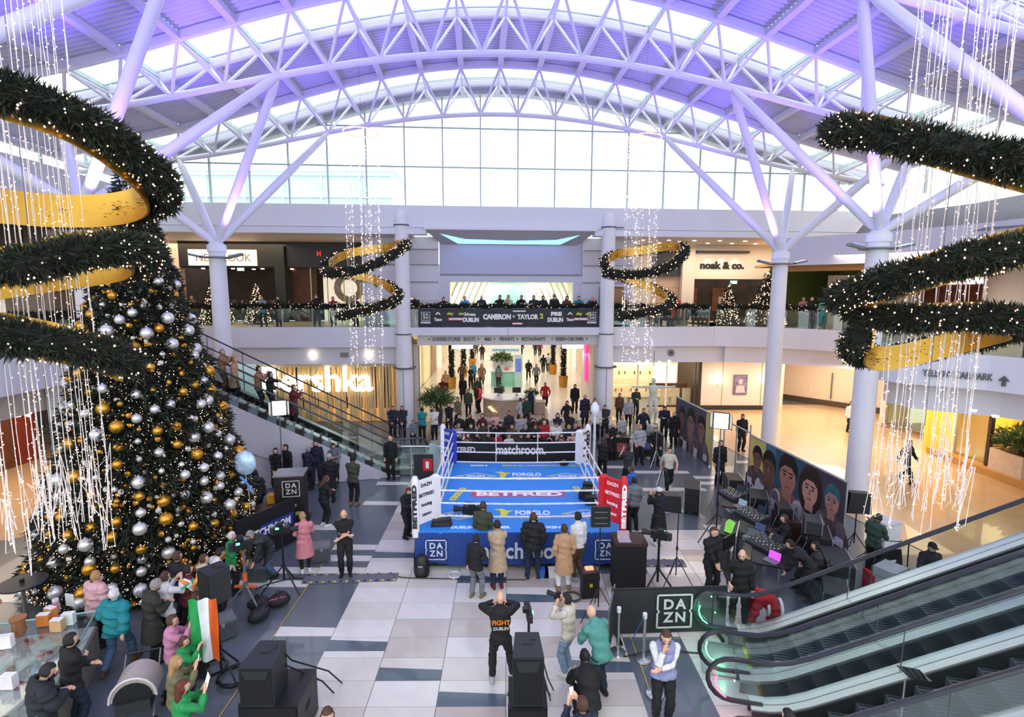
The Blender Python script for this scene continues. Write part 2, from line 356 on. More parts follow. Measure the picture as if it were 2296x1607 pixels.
# corrugated deck panels: ribs run along the arch, one shared mesh per bay
def corr(wd, ln):
    n = int(ln/.22); ys = []; zs = []
    for i in range(n):
        y = i*ln/n; q = ln/n
        for a, z in ((0, 0), (.35, 0), (.5, .05), (.85, .05)): ys.append(y+a*q); zs.append(z)
    ys.append(ln); zs.append(0); m = MB(); vs = []
    for y, z in zip(ys, zs): vs += [(-wd/2, y, z), (wd/2, y, z)]
    k = len(ys); m.add(vs, [(2*i, 2*i+1, 2*i+3, 2*i+2) for i in range(k-1)])
    m.add([(-wd/2, 0, .12), (wd/2, 0, .12), (wd/2, ln, .12), (-wd/2, ln, .12)], [(0, 1, 2, 3)])
    return m.mesh('roof_panel', RIB, fix=False)
bays = [(3.0, TRUSS[0]-1.14)]+[(TRUSS[i]+1.0, TRUSS[i+1]-1.14) for i in range(3)]+[(TRUSS[3]+1.0, 29.6)]
for (y0, y1) in bays:
    me = corr(PT-.06, y1-y0)
    for i in range(-11, 11):
        s0 = OFF+i*PT; s1 = s0+PT; a = RW(s0, y0, ZT(s0)+.15); b = RW(s1, y0, ZT(s1)+.15); ang = math.atan2(b.z-a.z, PT)
        o = LK(bpy.data.objects.new('roof_panel', me), ce)
        o.matrix_local = Matrix.Translation((a+b)/2) @ Matrix.Rotation(TR, 4, 'Z') @ Matrix.Rotation(-ang, 4, 'Y') @ Matrix.Diagonal((1/math.cos(ang), 1, 1, 1))
    pm = MB().bb((-.06, 0, -.2), (.06, y1-y0, .02)).bb((-.13, 0, -.22), (.13, y1-y0, -.19)).mesh('purlin', PUR)
    for i in range(-11, 12):
        s0 = OFF+i*PT; o = LK(bpy.data.objects.new('purlin', pm), ce); a = RW(s0, y0, ZT(s0)+.13)
        o.matrix_local = Matrix.Translation(a) @ Matrix.Rotation(TR, 4, 'Z')
for Y0 in TRUSS:     # eaves beams and skylight glazing above every truss
    for yy, sg in ((Y0-1.14, -1), (Y0+1.0, 1)):
        m = MB(); vs = []; fs = []
        ss = [OFF+i*.9 for i in range(-22, 23)]
        for s in ss:
            z = ZT(s); vs += [RW(s, yy-.09, z-.13), RW(s, yy-.09, z+.14), RW(s, yy+.09, z+.14), RW(s, yy+.09, z-.13)]
        for i in range(len(ss)-1):
            for k in range(4): fs.append((4*i+k, 4*i+(k+1) % 4, 4*i+4+(k+1) % 4, 4*i+4+k))
        m.add(vs, fs); struct('eaves_beam', m, PUR, ce)
    gm = MB().bb((-.86, 0, 0), (.86, 2.0, .02)).mesh('skylight_pane', glass((.98, 1, 1), .02, fk=.2))
    rm = MB().bb((-.05, 0, -.12), (.05, 2.0, .04)).mesh('glazing_bar', M('cfe0dc', .5)); hm = MB().bb((-.86, .25, -.05), (.86, .31, .0)).bb((-.86, 1.7, -.05), (.86, 1.76, .0)).mesh('glazing_bar', M('cfe0dc', .5))
    for i in range(-11, 11):
        s0 = OFF+i*PT; s1 = s0+PT; a = RW(s0, Y0-1.07, ZT(s0)+.1); b = RW(s1, Y0-1.07, ZT(s1)+.1); ang = math.atan2(b.z-a.z, PT)
        mx = Matrix.Translation((a+b)/2) @ Matrix.Rotation(TR, 4, 'Z') @ Matrix.Rotation(-ang, 4, 'Y')
        for me_, nm in ((gm, 'skylight_pane'), (hm, 'glazing_bar')): o = LK(bpy.data.objects.new(nm, me_), ce); o.matrix_local = mx
        o = LK(bpy.data.objects.new('glazing_bar', rm), ce); o.matrix_local = Matrix.Translation(a) @ Matrix.Rotation(TR, 4, 'Z')
# ================================================================ GREAT END WINDOW
wn = struct('window_1'); YW = 29.5
def WB(): return MB(Matrix.Translation((KX-(YW-19)*math.sin(TR), YW, 0)) @ Matrix.Rotation(TR, 4, 'Z'))
ZW = lambda s: prof(s, 17.55, 2.074e-2, -2.89e-5)
MUL = M('aebcc0', .5)
s = -19.2
while s < 19.3:
    struct('mullion', WB().bb((s-.035, -.08, 11.7), (s+.035, .06, ZW(s))), MUL, wn); s += 2.0
for z in (11.78, 13.85, 15.85):
    e = 19.2
    while ZW(e) < z and e > 0: e -= .1
    struct('transom', WB().bb((-e, -.07, z-.03), (e, .05, z+.03)), MUL, wn)
GP = glass((.98, 1, 1), .02, fk=.25)
s = -19.2
while s < 19:
    for z0, z1 in ((11.78, 13.85), (13.85, 15.85), (15.85, 18.3)):
        a, b = ZW(s), ZW(s+2); lo = max(a, b)
        if lo <= z0+.1: continue
        poly = [(s+.035, z0+.03), (s+1.965, z0+.03), (s+1.965, max(z0+.04, min(z1, b))), (s+1.0, max(z0+.05, min(z1, ZW(s+1)))), (s+.035, max(z0+.04, min(z1, a)))]
        struct('pane', WB().prism(poly, 0, .02), GP, wn)
    s += 2.0
m = WB(); vs = []; fs = []
for i in range(44):
    s = -19.4+i*.9; z = ZW(s); vs += [(s, -.25, z), (s, -.25, z+.28), (s, .3, z+.9), (s, .3, z)]
for i in range(43):
    for k in range(4): fs.append((4*i+k, 4*i+(k+1) % 4, 4*i+4+(k+1) % 4, 4*i+4+k))
m.add(vs, fs); struct('arched_head', m, M('c3cacc', .5), wn)
# side glazing of the clerestory, left and right, with a white sill
wl = struct('window_2'); 
for sx_, X0 in ((-1, -20.3), (1, 20.6)):
    for k in range(9):
        y = 6+k*2.6; struct('mullion', MB().bb((X0-.05, y-.05, 10.2 if sx_ < 0 else 12.2), (X0+.05, y+.05, 14.6)), MUL, wl)
        if k < 8: struct('pane', MB().bb((X0-.01, y+.05, 11.2 if sx_ < 0 else 12.2), (X0+.01, y+2.55, 14.6)), GP, wl)
# pale glass building seen beyond the end window
bd = thing('office_building', 'pale glassy building seen through the left of the great arched window', 'building', (-24, 52, 6))
GLB = M('d3ecf0', .3, noise=.04, scale=.3)
part('wall', MB().bb((-48, 52, -2), (-10.9, 60, 18.4)).bb((-48, 51.9, 18.4), (-10.5, 60, 18.9)), GLB, bd, world=True)
for k in range(7): part('cladding_band', MB().bb((-48, 51.8, 8+k*2.0), (-10.9, 52, 8.12+k*2.0)), M('dff2f4', .5), bd, world=True)
for k in range(9): part('cladding_joint', MB().bb((-14-k*3.6, 51.75, 4), (-13.85-k*3.6, 52, 18.4)), M('dff2f4', .5), bd, world=True)
# ================================================================ TREE COLUMNS WITH BRANCHING STRUTS
def trusspt(k, s): return RW(s, TRUSS[k], ZB(s))
colspec = {
 'c1': ('white column with four branching struts beside the shop sign on the left gallery', .31, [(3, -8.4), (2, -8.35), (3, -15.4), (2, -16.4)]),
 'c2': ('slim white column with four struts standing behind the hoarding on the right', .31, [(3, 7.9), (2, 8.05), (3, 14.6), (2, 15.6)]),
 'c3': ('white branching column right of the poster hoarding, beside the curved gallery edge', .33, [(2, 8.05), (1, 8.1), (2, 15.6), (1, 16.6)]),
 'c0': ('white branching column hidden behind the big decorated tree', .33, [(2, -8.35), (1, -8.3), (2, -15.8), (1, -17)]),
 'c4': ('white branching column rising out of view behind the right hand light curtain', .33, [(1, 8.1), (0, 8.1), (1, 16.6), (0, 16.6)]),
 'c5': ('white branching column behind the left hand light curtain, cut by the picture edge', .33, [(1, -8.3), (0, -8.3), (1, -17), (0, -17)])}
for k, (lab, r, tg) in colspec.items():
    x, y, z = HEADS[k]; c = thing('column', lab, 'column', (x, y, 0), group=None)
    part('shaft', MB().lathe([(r*1.12, 0), (r*1.1, z*.5), (r, z-.35), (r, z-.3)], n=24), WHITE, c, True)
    part('capital', MB().lathe([(r*1.15, z-.36), (r*1.15, z-.1), (r*.8, z), (.14, z+.05)], n=24), WHITE, c, True)
    part('floodlight_ring', MB().lathe([(r*1.2, z-.62), (r*1.75, z-.6), (r*1.75, z-.56), (r*1.2, z-.54)], n=24), GREYM, c, True)
    for a in (-.55, .55):
        l = part('floodlight', MB().box((a*1.5, -.12, z-.5), (.5, .28, .09), ry=-a*.4), GREYM, c)
        part('lens', MB().box((a*1.5-a*.02, -.12, z-.452), (.42, .22, .012), ry=-a*.4), M((.35, .4, 1), .3, em=5, noise=0), l)
    for ti, s in tg:
        b = trusspt(ti, s); a = Vector((x, y, z-.05)); d = (b-a).normalized()
        m = MB().tube([a-c.location, a-c.location+d*.5, a-c.location+(b-a)*.5, b-c.location-d*.6, b-c.location], [.09, .15, .175, .14, .07], 12); part('strut', m, STEELW, c, True)
# two plain columns either side of the bridge
for u, lab in ((903, 'tall white round column left of the bridge banner'), (1362, 'tall white round column right of the bridge banner')):
    p = D(u, 600, 28.45 if u < 1000 else 29.0)
    c = thing('column', lab, 'column', (p.x, p.y-.1, 0)); 
    part('shaft', MB().lathe([(.45, 0), (.45, 3.25), (.44, 3.26), (.4, 5.0), (.37, 8), (.36, 10.8), (.34, 11.15), (.22, 11.45), (.05, 11.55)], n=28), WHITE, c, True)
    for z, rr in ((3.25, .62), (5.05, .43), (10.72, .4)): part('collar', MB().lathe([(rr, z-.03), (rr+.02, z), (rr, z+.03)], n=28), M('5f656b', .4, .5), c, True)
    part('bracket', MB().box((-.35 if u < 1000 else .35, 0, 10.72), (.9, .08, .05)), M('5f656b', .4, .5), c)
    part('joint', MB().box((0, -.455, 1.6), (.025, .02, 3.2)), M('6a6d70', .5), c)
    sgn = 1 if u < 1000 else -1
    part('haunch', MB().prism([(-.2*sgn, 10.3), (.35*sgn, 10.2), (.75*sgn, 11.6), (.1*sgn, 11.6)], .1, .2), PANEL, c)
# ================================================================ FOLIAGE AND FAIRY LIGHTS
LEAF = [M('1a241a', .7, noise=.3, scale=9), M('283824', .7, noise=.3, scale=9), M('2a1d10', .8, noise=.3, scale=9)]
BULB = M((1, .56, .36), .4, em=3.4, noise=0); BULBW = M((1, .72, .58), .4, em=2.6, noise=0); WIRE = M('e8dfda', .5, noise=0)
def blades(P, N, ln, wd, nm='foliage', mats=None, droop=0.0):
    n = len(P); N = N/np.maximum(1e-6, np.linalg.norm(N, axis=1))[:, None]
    Dv = N+nr.normal(0, .55, (n, 3)); Dv[:, 2] -= droop; Dv /= np.linalg.norm(Dv, axis=1)[:, None]
    S = np.cross(Dv, nr.normal(0, 1, (n, 3))); S /= np.maximum(1e-6, np.linalg.norm(S, axis=1))[:, None]
    L = (ln*(.6+.8*nr.rand(n)))[:, None]; W = wd*.5
    V = np.empty((n, 4, 3)); V[:, 0] = P; V[:, 1] = P+Dv*L*.45+S*W; V[:, 2] = P+Dv*L; V[:, 3] = P+Dv*L*.45-S*W
    ix = np.arange(n*4).reshape(n, 4); mi = nr.choice(len(LEAF), n, p=[.45, .3, .25])
    return npmesh(nm, V.reshape(-1, 3), ix, mats or LEAF, mi)
def bulbs(P, r, nm='fairy_lights', mat=None):
    n = len(P); o = np.array([(1, 0, 0), (0, 1, 0), (-1, 0, 0), (0, -1, 0), (0, 0, 1), (0, 0, -1)], float)
    rr = (r*(.75+.6*nr.rand(n)))[:, None, None]; V = P[:, None, :]+o[None]*rr
    t = np.array([(0, 1, 4), (1, 2, 4), (2, 3, 4), (3, 0, 4), (1, 0, 5), (2, 1, 5), (3, 2, 5), (0, 3, 5)])
    Fc = (np.arange(n)[:, None, None]*6+t[None]).reshape(-1, 3); return npmesh(nm, V.reshape(-1, 3), Fc, mat or BULB)
def catmull(pts, per=10):
    P = [Vector(p) for p in pts]; P = [P[0]*2-P[1]]+P+[P[-1]*2-P[-2]]; out = []
    for i in range(1, len(P)-2):
        for k in range(per):
            t = k/per; a, b, c, d = P[i-1:i+3]
            out.append(.5*((2*b)+(c-a)*t+(2*a-5*b+4*c-d)*t*t+(3*b-a-3*c+d)*t**3))
    out.append(P[-2]); return out
def garland(par, path, r, dens, ln, wd, nb, rb, core=None):
    """foliage rope round a path, with its fairy lights"""
    pts = np.array([tuple(p) for p in path]); sg = np.linalg.norm(np.diff(pts, axis=0), axis=1); cum = np.concatenate([[0], np.cumsum(sg)]); T = cum[-1]
    n = int(dens*T); t = nr.rand(n)*T
    C = np.stack([np.interp(t, cum, pts[:, k]) for k in range(3)], 1); N = nr.normal(0, 1, (n, 3))
    tg = np.stack([np.interp(np.minimum(t+.05, T), cum, pts[:, k]) for k in range(3)], 1)-np.stack([np.interp(np.maximum(t-.05, 0), cum, pts[:, k]) for k in range(3)], 1)
    tg /= np.linalg.norm(tg, axis=1)[:, None]; N -= tg*(N*tg).sum(1)[:, None]; N /= np.linalg.norm(N, axis=1)[:, None]
    q = r*(.55+.45*nr.rand(n))[:, None]*(1+.12*np.sin(t*9))[:, None]
    o = part('foliage', blades(C+N*q*.8, N, ln, wd, droop=.15), None, par, kind='stuff', world=True)
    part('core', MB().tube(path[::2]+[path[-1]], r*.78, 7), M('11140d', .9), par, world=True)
    k = int(nb*T); ii = nr.choice(n, min(k, n), replace=False)
    part('fairy_lights', bulbs(C[ii]+N[ii]*(r*1.12), rb), None, par, kind='stuff', world=True)
# ================================================================ LEFT SHOPS
def room(name, lab, a, b, mats, back=True, floor_z=None):
    pass
sh = struct('wall_left_shops')
def fwall(nm, s0, s1, d, z0, z1, mat, par, t=.15): return struct(nm, FB().bb((s0, d, z0), (s1, d+t, z1)), mat, par)
BROWN = M('241814', .4, noise=.2); CRM = M('efe6d2', .6, noise=.03)
# ground: gold slatted front with white letters
fwall('shop_back_wall', -14.5, -5.6, 4.6, 0, 4.3, M('e2bc74', .5, noise=.1, scale=1), sh)
fwall('shop_floor', -14.5, -5.6, 1.0, .004, .006, M('d9b46f', .4), sh, 3.6)
sl = FB().bb((-.035, 0, 0), (.035, .12, 3.3)); slm = MB().bb((-.04, 0, 0), (.04, .12, 3.3)).mesh('slat', M('e8cf98', .45, noise=.1))
slb = MB().bb((-.04, 0, 1.3), (.04, .12, 3.3)).mesh('slat', M('e8cf98', .45, noise=.1))
shp = struct('slatted_shopfront', None, None, sh)
for k in range(74):
    s = -14.2+k*.117; o = LK(bpy.data.objects.new('slat', slm if k % 7 else slb), shp); o.matrix_local = FM @ Matrix.Translation((s, 1.15+(.12 if k % 3 == 0 else 0), .05)) @ Matrix.Rotation(rad(rnd.uniform(-2.2, 2.2)), 4, 'Y')
for k in range(9): struct('dark_panel', FB().bb((-12.6+k*.85, 2.6, .4), (-12.2+k*.85, 2.7, 3.1)), M('3a2a1e', .6), shp)
fwall('shop_rail', -13.4, -5.7, 1.1, 3.1, 3.35, M('f3e3c0', .5), shp, .2)
sgn = thing('shop_sign', 'large white illuminated letters on the gold slatted shopfront', 'sign', FL(-9.5, .95, 2.3))
WL = M('fffdf6', .3, em=1.8, noise=0)
letters('Bershka', 1.95, face_to(FL(-10.9, .98, 2.35), FN), WL, sgn, .06, .03, width=6.0)
for s, cc in ((-10.9, 1), (-7.9, 1)):
    l = solo('wall_spotlight', MB().lathe([(.12, -.05), (.12, .05)], n=12), M((1, .85, .6), em=14, noise=0), 'small round glowing spotlight on the white band over the slatted shop, '+('left' if s < -9 else 'right')+' one', 'light', loc=FL(s, .42, 3.85))
fwall('camera_box', -9.4, -9.0, .38, 3.75, 3.98, M('8b867f', .5), sh, .1)
# beige end pier, then upper shops
fwall('gallery_end_wall', -34, -19.9, 5.1, 5.28, 10.3, M('cdb096', .6, noise=.06), sh, .4); fwall('pier', -22, -19.9, 4.9, 5.28, 10.3, M('dcc0a4', .6, noise=.04), sh, .4)
fwall('dark_header', -19.9, -6.6, 4.9, 8.75, 10.3, M('211a17', .4, noise=.2), sh, .2)
fwall('shop_back', -27, -7, 8.8, 5.28, 10.2, M('3d2c22', .6, noise=.4, scale=1.5), sh, .2)
fwall('shop_ceiling', -19.9, -6.6, 5.1, 8.7, 8.75, M('3b2c22', .6, noise=.4, scale=2), sh, 3.7)
ns = thing('shop_sign', 'cream illuminated sign board with thin grey capitals over the dark upper shop', 'sign', FL(-17.3, 4.8, 9.3))
part('sign_board', FB().bb((-19.25, 4.72, 8.8), (-15.3, 4.9, 9.75)), M('f3e2cc', .4, em=.75, noise=.03), ns, world=True)
letters('NEW LOOK', .62, face_to(FL(-17.2, 4.69, 9.25), FN), M('8a7a70', .5, noise=0), ns, .02, 0, width=3.2)
rs_ = MB()
shelf_m = [M(c, .6, noise=.3, scale=3) for c in ('5b4030', '8a6a50', 'c8b29a', '2a2320')]
for k in range(9):
    t = thing('clothes_rack', 'clothes rack inside the dark upper shop, number of rows back unclear', 'rack', FL(-19+k*.95, 6.6+(k % 3)*.5, 5.3), group='clothes racks in the dark upper shop')
    t['label'] = ('leftmost', 'second', 'third', 'fourth', 'middle', 'sixth', 'seventh', 'eighth', 'rightmost')[k]+' dim clothes rack inside the dark upper shop'
    part('frame', MB().tube([(-.4, 0, 0), (-.4, 0, 1.4), (.4, 0, 1.4), (.4, 0, 0)], .02, 6), GREYM, t)
    for q in range(5): part('garment', MB().box((-.3+q*.15, 0, .95), (.09, .4, .8)), shelf_m[(k+q) % 4], t)
for k in range(14): struct('ceiling_spot', FB().box((-19+k*.9, 5.9+(k % 2)*.9, 8.66), (.18, .12, .05)), M((1, .82, .6), em=6, noise=0), sh)
ex = thing('exit_sign', 'small green exit sign under the cream shop sign', 'sign', FL(-16.3, 4.9, 8.6)); part('panel', FB().bb((-16.5, 4.86, 8.5), (-16.1, 4.9, 8.68)), M((.3, .9, .55), em=1.5, noise=0), ex, world=True)
fwall('green_pier', -14.2, -13.6, 4.6, 5.28, 10.0, M('1c2417', .4, noise=.2), sh, .4)
fwall('shop_return', -13.6, -12.2, 6.0, 5.28, 8.75, M('5a3116', .5, noise=.3), sh, .2)
fwall('lit_window_back', -11.9, -8.3, 6.6, 5.28, 8.6, M('fdf3d8', .6, noise=.03, em=.5), sh, .1)
for k in range(5): struct('window_post', FB().bb((-12.2+k*1.0, 4.9, 5.28), (-12.15+k*1.0, 4.96, 8.7)), M('c8b878', .5), sh)
rw = thing('window_wreath', 'round woven display in the bright upper shop window', 'display', FL(-10.2, 6.3, 7.5))
part('ring', MB().tube([(math.cos(a)*.75, 0, math.sin(a)*.75) for a in [k*PI/8 for k in range(16)]], .22, 8, closed=True), M('a59a86', .8, noise=.4), rw, True)
letters('H', .36, face_to(FL(-11.6, 4.86, 9.55), FN), M('c8202c', .4, em=1, noise=0), sh, .02, .02)
# pale panelled wall beside the columns, both sides of the bridge
for a, b in ((-8.3, -4.1), (4.0, 6.9)):
    for k, (z0, z1) in enumerate(((5.3, 6.9), (6.93, 7.8), (7.85, 8.75), (8.8, 9.6), (9.63, 10.3))):
        fwall('wall_panel', a, b, 1.3+.02*k, z0, z1, M('cfcdd8' if k != 3 else 'c6c2ca', .5, noise=.02), sh, .2)
    for z in (7.82, 8.77, 9.61): fwall('wall_groove', a, b, 1.25, z-.02, z+.03, M('84828a', .5), sh, .05)
dr = struct('door_1', FB().bb((5.1, 1.15, 5.3), (6.3, 1.3, 7.5)), M('a5784a', .5, noise=.15)); struct('door_frame', FB().bb((5.0, 1.2, 5.3), (6.4, 1.28, 7.6)), M('6d5038', .5), dr)
# centre portal
pt = struct('wall_portal')
fwall('portal_wall', -4.05, 4.0, 1.5, 8.28, 10.3, M('b7b5cf', .5, noise=.02), pt)
fwall('portal_step', -4.05, 4.0, 1.35, 7.84, 8.2, M('c9c8d8', .5, noise=.02), pt, .3)
fwall('portal_line', -4.05, 4.0, 1.3, 8.2, 8.28, M('86848c', .5), pt, .3)
fwall('portal_cheek', -4.05, -3.5, 1.35, 5.3, 7.84, M('c6c6d4', .5), pt, .3); fwall('portal_cheek', 3.5, 4.0, 1.35, 5.3, 7.84, M('c6c6d4', .5), pt, .3)
m = FB().prism([(-4.7, 10.62), (4.4, 10.62), (4.4, 10.5), (-4.7, 10.5)], -.55, 1.6); struct('canopy_top', m, PANEL, pt)
m = FB(); m.add([(-4.75, -.5, 10.55), (4.45, -.5, 10.55), (3.7, 1.5, 9.9), (-3.9, 1.5, 9.9), (-4.75, -.5, 10.62), (4.45, -.5, 10.62), (3.7, 1.5, 10.3), (-3.9, 1.5, 10.3)], [(0, 1, 2, 3), (7, 6, 5, 4), (0, 4, 5, 1), (2, 6, 7, 3), (1, 5, 6, 2), (3, 7, 4, 0)])
struct('canopy_underside', m, M('b5b2bc', .5, noise=.02), pt)
m = FB(); m.add([(-3.7, .35, 10.18), (3.45, .35, 10.18), (2.9, .35, 10.1), (-3.1, .35, 10.1)], [(0, 1, 2, 3)])
m = FB(); z_ = lambda d: 10.55-.65*(d+.5)/2.0-.012
m.add([(-3.9, .1, z_(.1)), (-2.6, .75, z_(.75)), (0, .9, z_(.9)), (2.4, .75, z_(.75)), (3.6, .1, z_(.1)), (2.7, 1.35, z_(1.35)), (-3.0, 1.35, z_(1.35))], [(0, 6, 1), (1, 6, 2), (2, 6, 5), (2, 5, 3), (3, 5, 4)])
struct('cove_light', m, M((.22, .55, 1), em=1.9, noise=0), pt)
# bright passage beyond the upper opening
fwall('passage_back', -6, 6, 5.4, 5.28, 9, M('dff3e4', .5, noise=.04, scale=.5), pt); fwall('passage_ceiling', -3.6, 3.6, 1.6, 7.9, 8.0, M('fbf0dc', .6), pt, 3.8)
for s in (-3.55, 3.5): fwall('passage_side', s, s+.06, 1.6, 5.28, 8, M('f4ead2', .5), pt, 3.8)
for sg in (-1, 1):
    for k in range(6):
        s0 = sg*(1.3+k*.36); struct('slanted_beam', FB().tube([(s0, 3.2, 7.9), (s0+sg*1.15, 3.0, 5.3)], .06, 6), M('e8d8b4' if k % 2 else 'f5f0e6', .5), pt)
    for k in range(3): struct('blue_light', FB().tube([(sg*(3.3-k*.45), 3.3, 7.4), (sg*(3.3-k*.45), 3.3, 6.3)], .035, 6), M((.45, .7, 1), em=1.6, noise=0), pt)
for k in range(4): struct('passage_door_post', FB().bb((-1.1+k*.72, 4.9, 5.3), (-1.05+k*.72, 5.0, 7.9)), M('7ec3b4', .4), pt)
struct('passage_doors', FB().bb((-1.1, 4.95, 5.3), (1.1, 4.97, 7.7)), glass((.8, 1, .93)), pt)
# ================================================================ GROUND CORRIDOR
gc = struct('wall_corridor')
def wbox(nm, a, b, mat, par=gc): return struct(nm, MB().bb(a, b), mat, par)
LW = M('d9cfc4', .6, noise=.03)
for sg in (-1, 1):
    X = 4.9*sg; m = MB().prism([(X, 29.2), (X+.25*sg, 29.2), (6.9*sg, 36), (6.5*sg, 36)], 0, 4.4, 'z'); struct('corridor_wing', m, LW, gc)
    for k in range(3):
        t = .25+k*.25; struct('wing_pilaster', MB().box((X+1.7*sg*t-.1*sg, 29.2+6.8*t, 2.1), (.12, .7, 4.2-.6*k), rz=-sg*rad(13)), M('cdbfb2', .6), gc)
    wbox('corridor_side', (6.6*sg, 36, 0), (7.0*sg, 64, 5.6), M('f3dfae' if sg < 0 else 'e2d0c0', .5, noise=.1, scale=.5))
    for k in range(6):
        wbox('shop_opening', (6.55*sg, 37.2+k*4.3, 0), (6.62*sg, 40.3+k*4.3, 3.4), M(['fff0c8', 'f7d9a0', '8f6f52', 'ffe9d8', 'c9b08c', 'fff6e4'][(k+(sg > 0)*2) % 6], .5, em=.35, noise=.35, scale=1.5))
wbox('corridor_end', (-7, 64, 0), (7, 64.4, 6), M('f2efe6', .6)); wbox('corridor_ceiling', (-7, 29.5, 5.5), (7, 64, 5.7), M('f4efe8', .6))
wbox('pink_panel', (5.0, 33.4, 1.6), (5.15, 34.1, 4.2), M('ff4fa0', .4, em=.7, noise=.1)); wbox('silver_pillar', (5.5, 32.2, 0), (6.1, 32.8, 4.3), M('c8bfb4', .25, .6)); wbox('dark_ring', (5.45, 32.15, 2.3), (6.15, 32.85, 3.0), M('4b4542', .4, .4))
for s in (-2.8, 3.45): 
    t = thing('hanging_sign', 'bright rectangular lit sign hanging under the bridge, '+('left' if s < 0 else 'right')+' one', 'sign', FL(s, .9, 4.25)); part('lit_face', FB().bb((s-.6, .85, 4.12), (s+.6, .95, 4.42)), M('f4ffff', .3, em=2.5, noise=0), t, world=True); part('hanger', FB().bb((s-.02, .88, 4.4), (s+.02, .92, 5.0)), GREYM, t, world=True)
# garlanded pillars standing in gold pots
for i, (x, y, nm) in enumerate(((-4.15, 39.5, 'nearest left'), (-3.7, 45, 'middle left'), (-3.3, 50.5, 'farthest left'), (4.35, 40.2, 'nearest right'), (4.1, 46.5, 'farther right'))):
    t = thing('garland_pillar', 'dark garlanded pillar with red lights in a gold pot, '+nm+' in the corridor', 'pillar', (x, y, 0))
    part('pot', MB().lathe([(.3, 0), (.36, .9), (.3, .9)], n=4), M('c08a30', .4, .5), t); garland(t, [Vector((x, y, .9+k*.45)) for k in range(11)], .24, 260, .14, .05, 14, .022)
# teal kiosk
k = thing('kiosk', 'pale teal and white kiosk counter in the middle of the corridor', 'kiosk', (0, 41, 0))
TEAL = M('8fd6c2', .4); part('counter', MB().bb((-1.2, 40.4, 0), (1.0, 41.6, 1.15)), TEAL, k, world=True); part('counter_top', MB().bb((-1.35, 40.3, 1.15), (1.1, 41.7, 1.22)), M('f4f6f4', .3), k, world=True)
part('screen_panel', MB().bb((.6, 40.2, 0), (1.2, 40.4, 2.5)), M('b6ddd2', .4), k, world=True); part('screen', MB().bb((.68, 40.17, 1.2), (1.12, 40.2, 2.2)), M('5b6bb0', .3, em=.6, noise=.5, scale=3), k, world=True)
part('back_panel', MB().bb((-1.1, 41.5, 1.2), (.5, 41.6, 2.2)), M('f6f6f6', .4), k, world=True)
for q in range(5): part('product', MB().box((-1+q*.33, 40.8, 1.32), (.2, .3, .2), rz=q), M(['f2f2f2', '39b4c4', 'd8e8e4', 'e9715c', 'ffffff'][q], .4), k, world=True)
wh = thing('kiosk', 'tall white display stand behind the teal kiosk', 'kiosk', (0, 52, 0)); part('stand', MB().bb((-1.6, 51.5, 0), (1.4, 52.5, 2.7)), M('f6f8f8', .4), wh, world=True); part('stripe', MB().bb((-1.4, 51.45, 1.5), (1.2, 51.5, 1.7)), M('7db4e0', .4), wh, world=True)
# information desk
dk = thing('information_desk', 'curved pale wooden information desk behind the crowd', 'desk', (-.15, 30.6, 0)); OAK = M('b59c7f', .5, noise=.12, scale=4)
arc = [(-.15+1.25*math.cos(a), 31.2+1.2*math.sin(a)) for a in [PI*1.02+PI*.96*k/10 for k in range(11)]]
part('front', MB().prism(arc+[(1.1, 31.6), (-1.4, 31.6)], 0, 1.1, 'z'), OAK, dk, world=True)
arc2 = [(-.15+1.37*math.cos(a), 31.2+1.32*math.sin(a)) for a in [PI*1.02+PI*.96*k/10 for k in range(11)]]
part('desk_top', MB().prism(arc2+[(1.2, 31.7), (-1.5, 31.7)], 1.1, 1.16, 'z'), M('f0efea', .3), dk, world=True)
part('wing', MB().bb((1.1, 30.9, 0), (2.3, 31.7, .8)), OAK, dk, world=True); part('light_motif', MB(face_to((-.85, 30.15, .55), (-.5, -.86, 0))).prism([(-.3, .1), (-.1, .2), (.35, -.15), (.2, -.25)], 0, .02, 'z'), M('ffe2a6', .3, em=.9, noise=0), dk, world=True)
for x, y, lab in ((-.5, 31.1, 'left'), (.6, 31.2, 'right')):
    t = thing('desk_monitor', 'flat grey screen seen from behind on the information desk, '+lab+' one', 'monitor', (x, y, 1.16)); part('screen', MB().box((0, 0, .32), (.5, .05, .32)), DARK, t); part('foot', MB().lathe([(.12, 0), (.1, .02), (.02, .03), (.02, .2)], n=10), GREYM, t)
# ================================================================ RIGHT GROUND FRONTS
rg = struct('wall_right_shops')
def rb(nm, a, b, mat, par=rg): return struct(nm, MB().bb(a, b), mat, par)
rb('shop_back', (6.2, 36.4, 0), (12.1, 36.6, 3.6), M('fbe7bd', .5, em=.25, noise=.1, scale=1)); rb('shop_header', (5.3, 32.4, 3.05), (12.1, 32.6, 3.5), M('a89a88', .5))
rb('shop_side', (11.9, 32.4, 0), (12.1, 36.5, 3.5), M('2a211c', .5)); rb('shop_side', (5.2, 29.8, 0), (5.5, 36.5, 4.3), LW)
for k in range(5):
    t = thing('display_shelf', ('leftmost', 'second', 'middle', 'fourth', 'rightmost')[k]+' lit display shelf unit inside the cream shop behind the ring', 'shelf', (6.8+k*1.05, 35.9, 0), group='shelf units in the cream shop')
    for z in (.5, 1.1, 1.7, 2.3): part('shelf', MB().box((0, 0, z), (.9, .35, .04)), M('d9b887', .5), t)
    for q in range(8): part('product', MB().box((-.35+q*.1, -.05, .62+(q % 4)*.6), (.07, .1, .2)), M(['7a5238', 'd4c6a8', '48321f', 'eadcc0'][q % 4], .5), t)
for k in range(4): rb('window_post', (6.3+k*1.8, 32.45, 0), (6.38+k*1.8, 32.55, 3.1), M('f0ece4' if k != 3 else '3a2d25', .5))
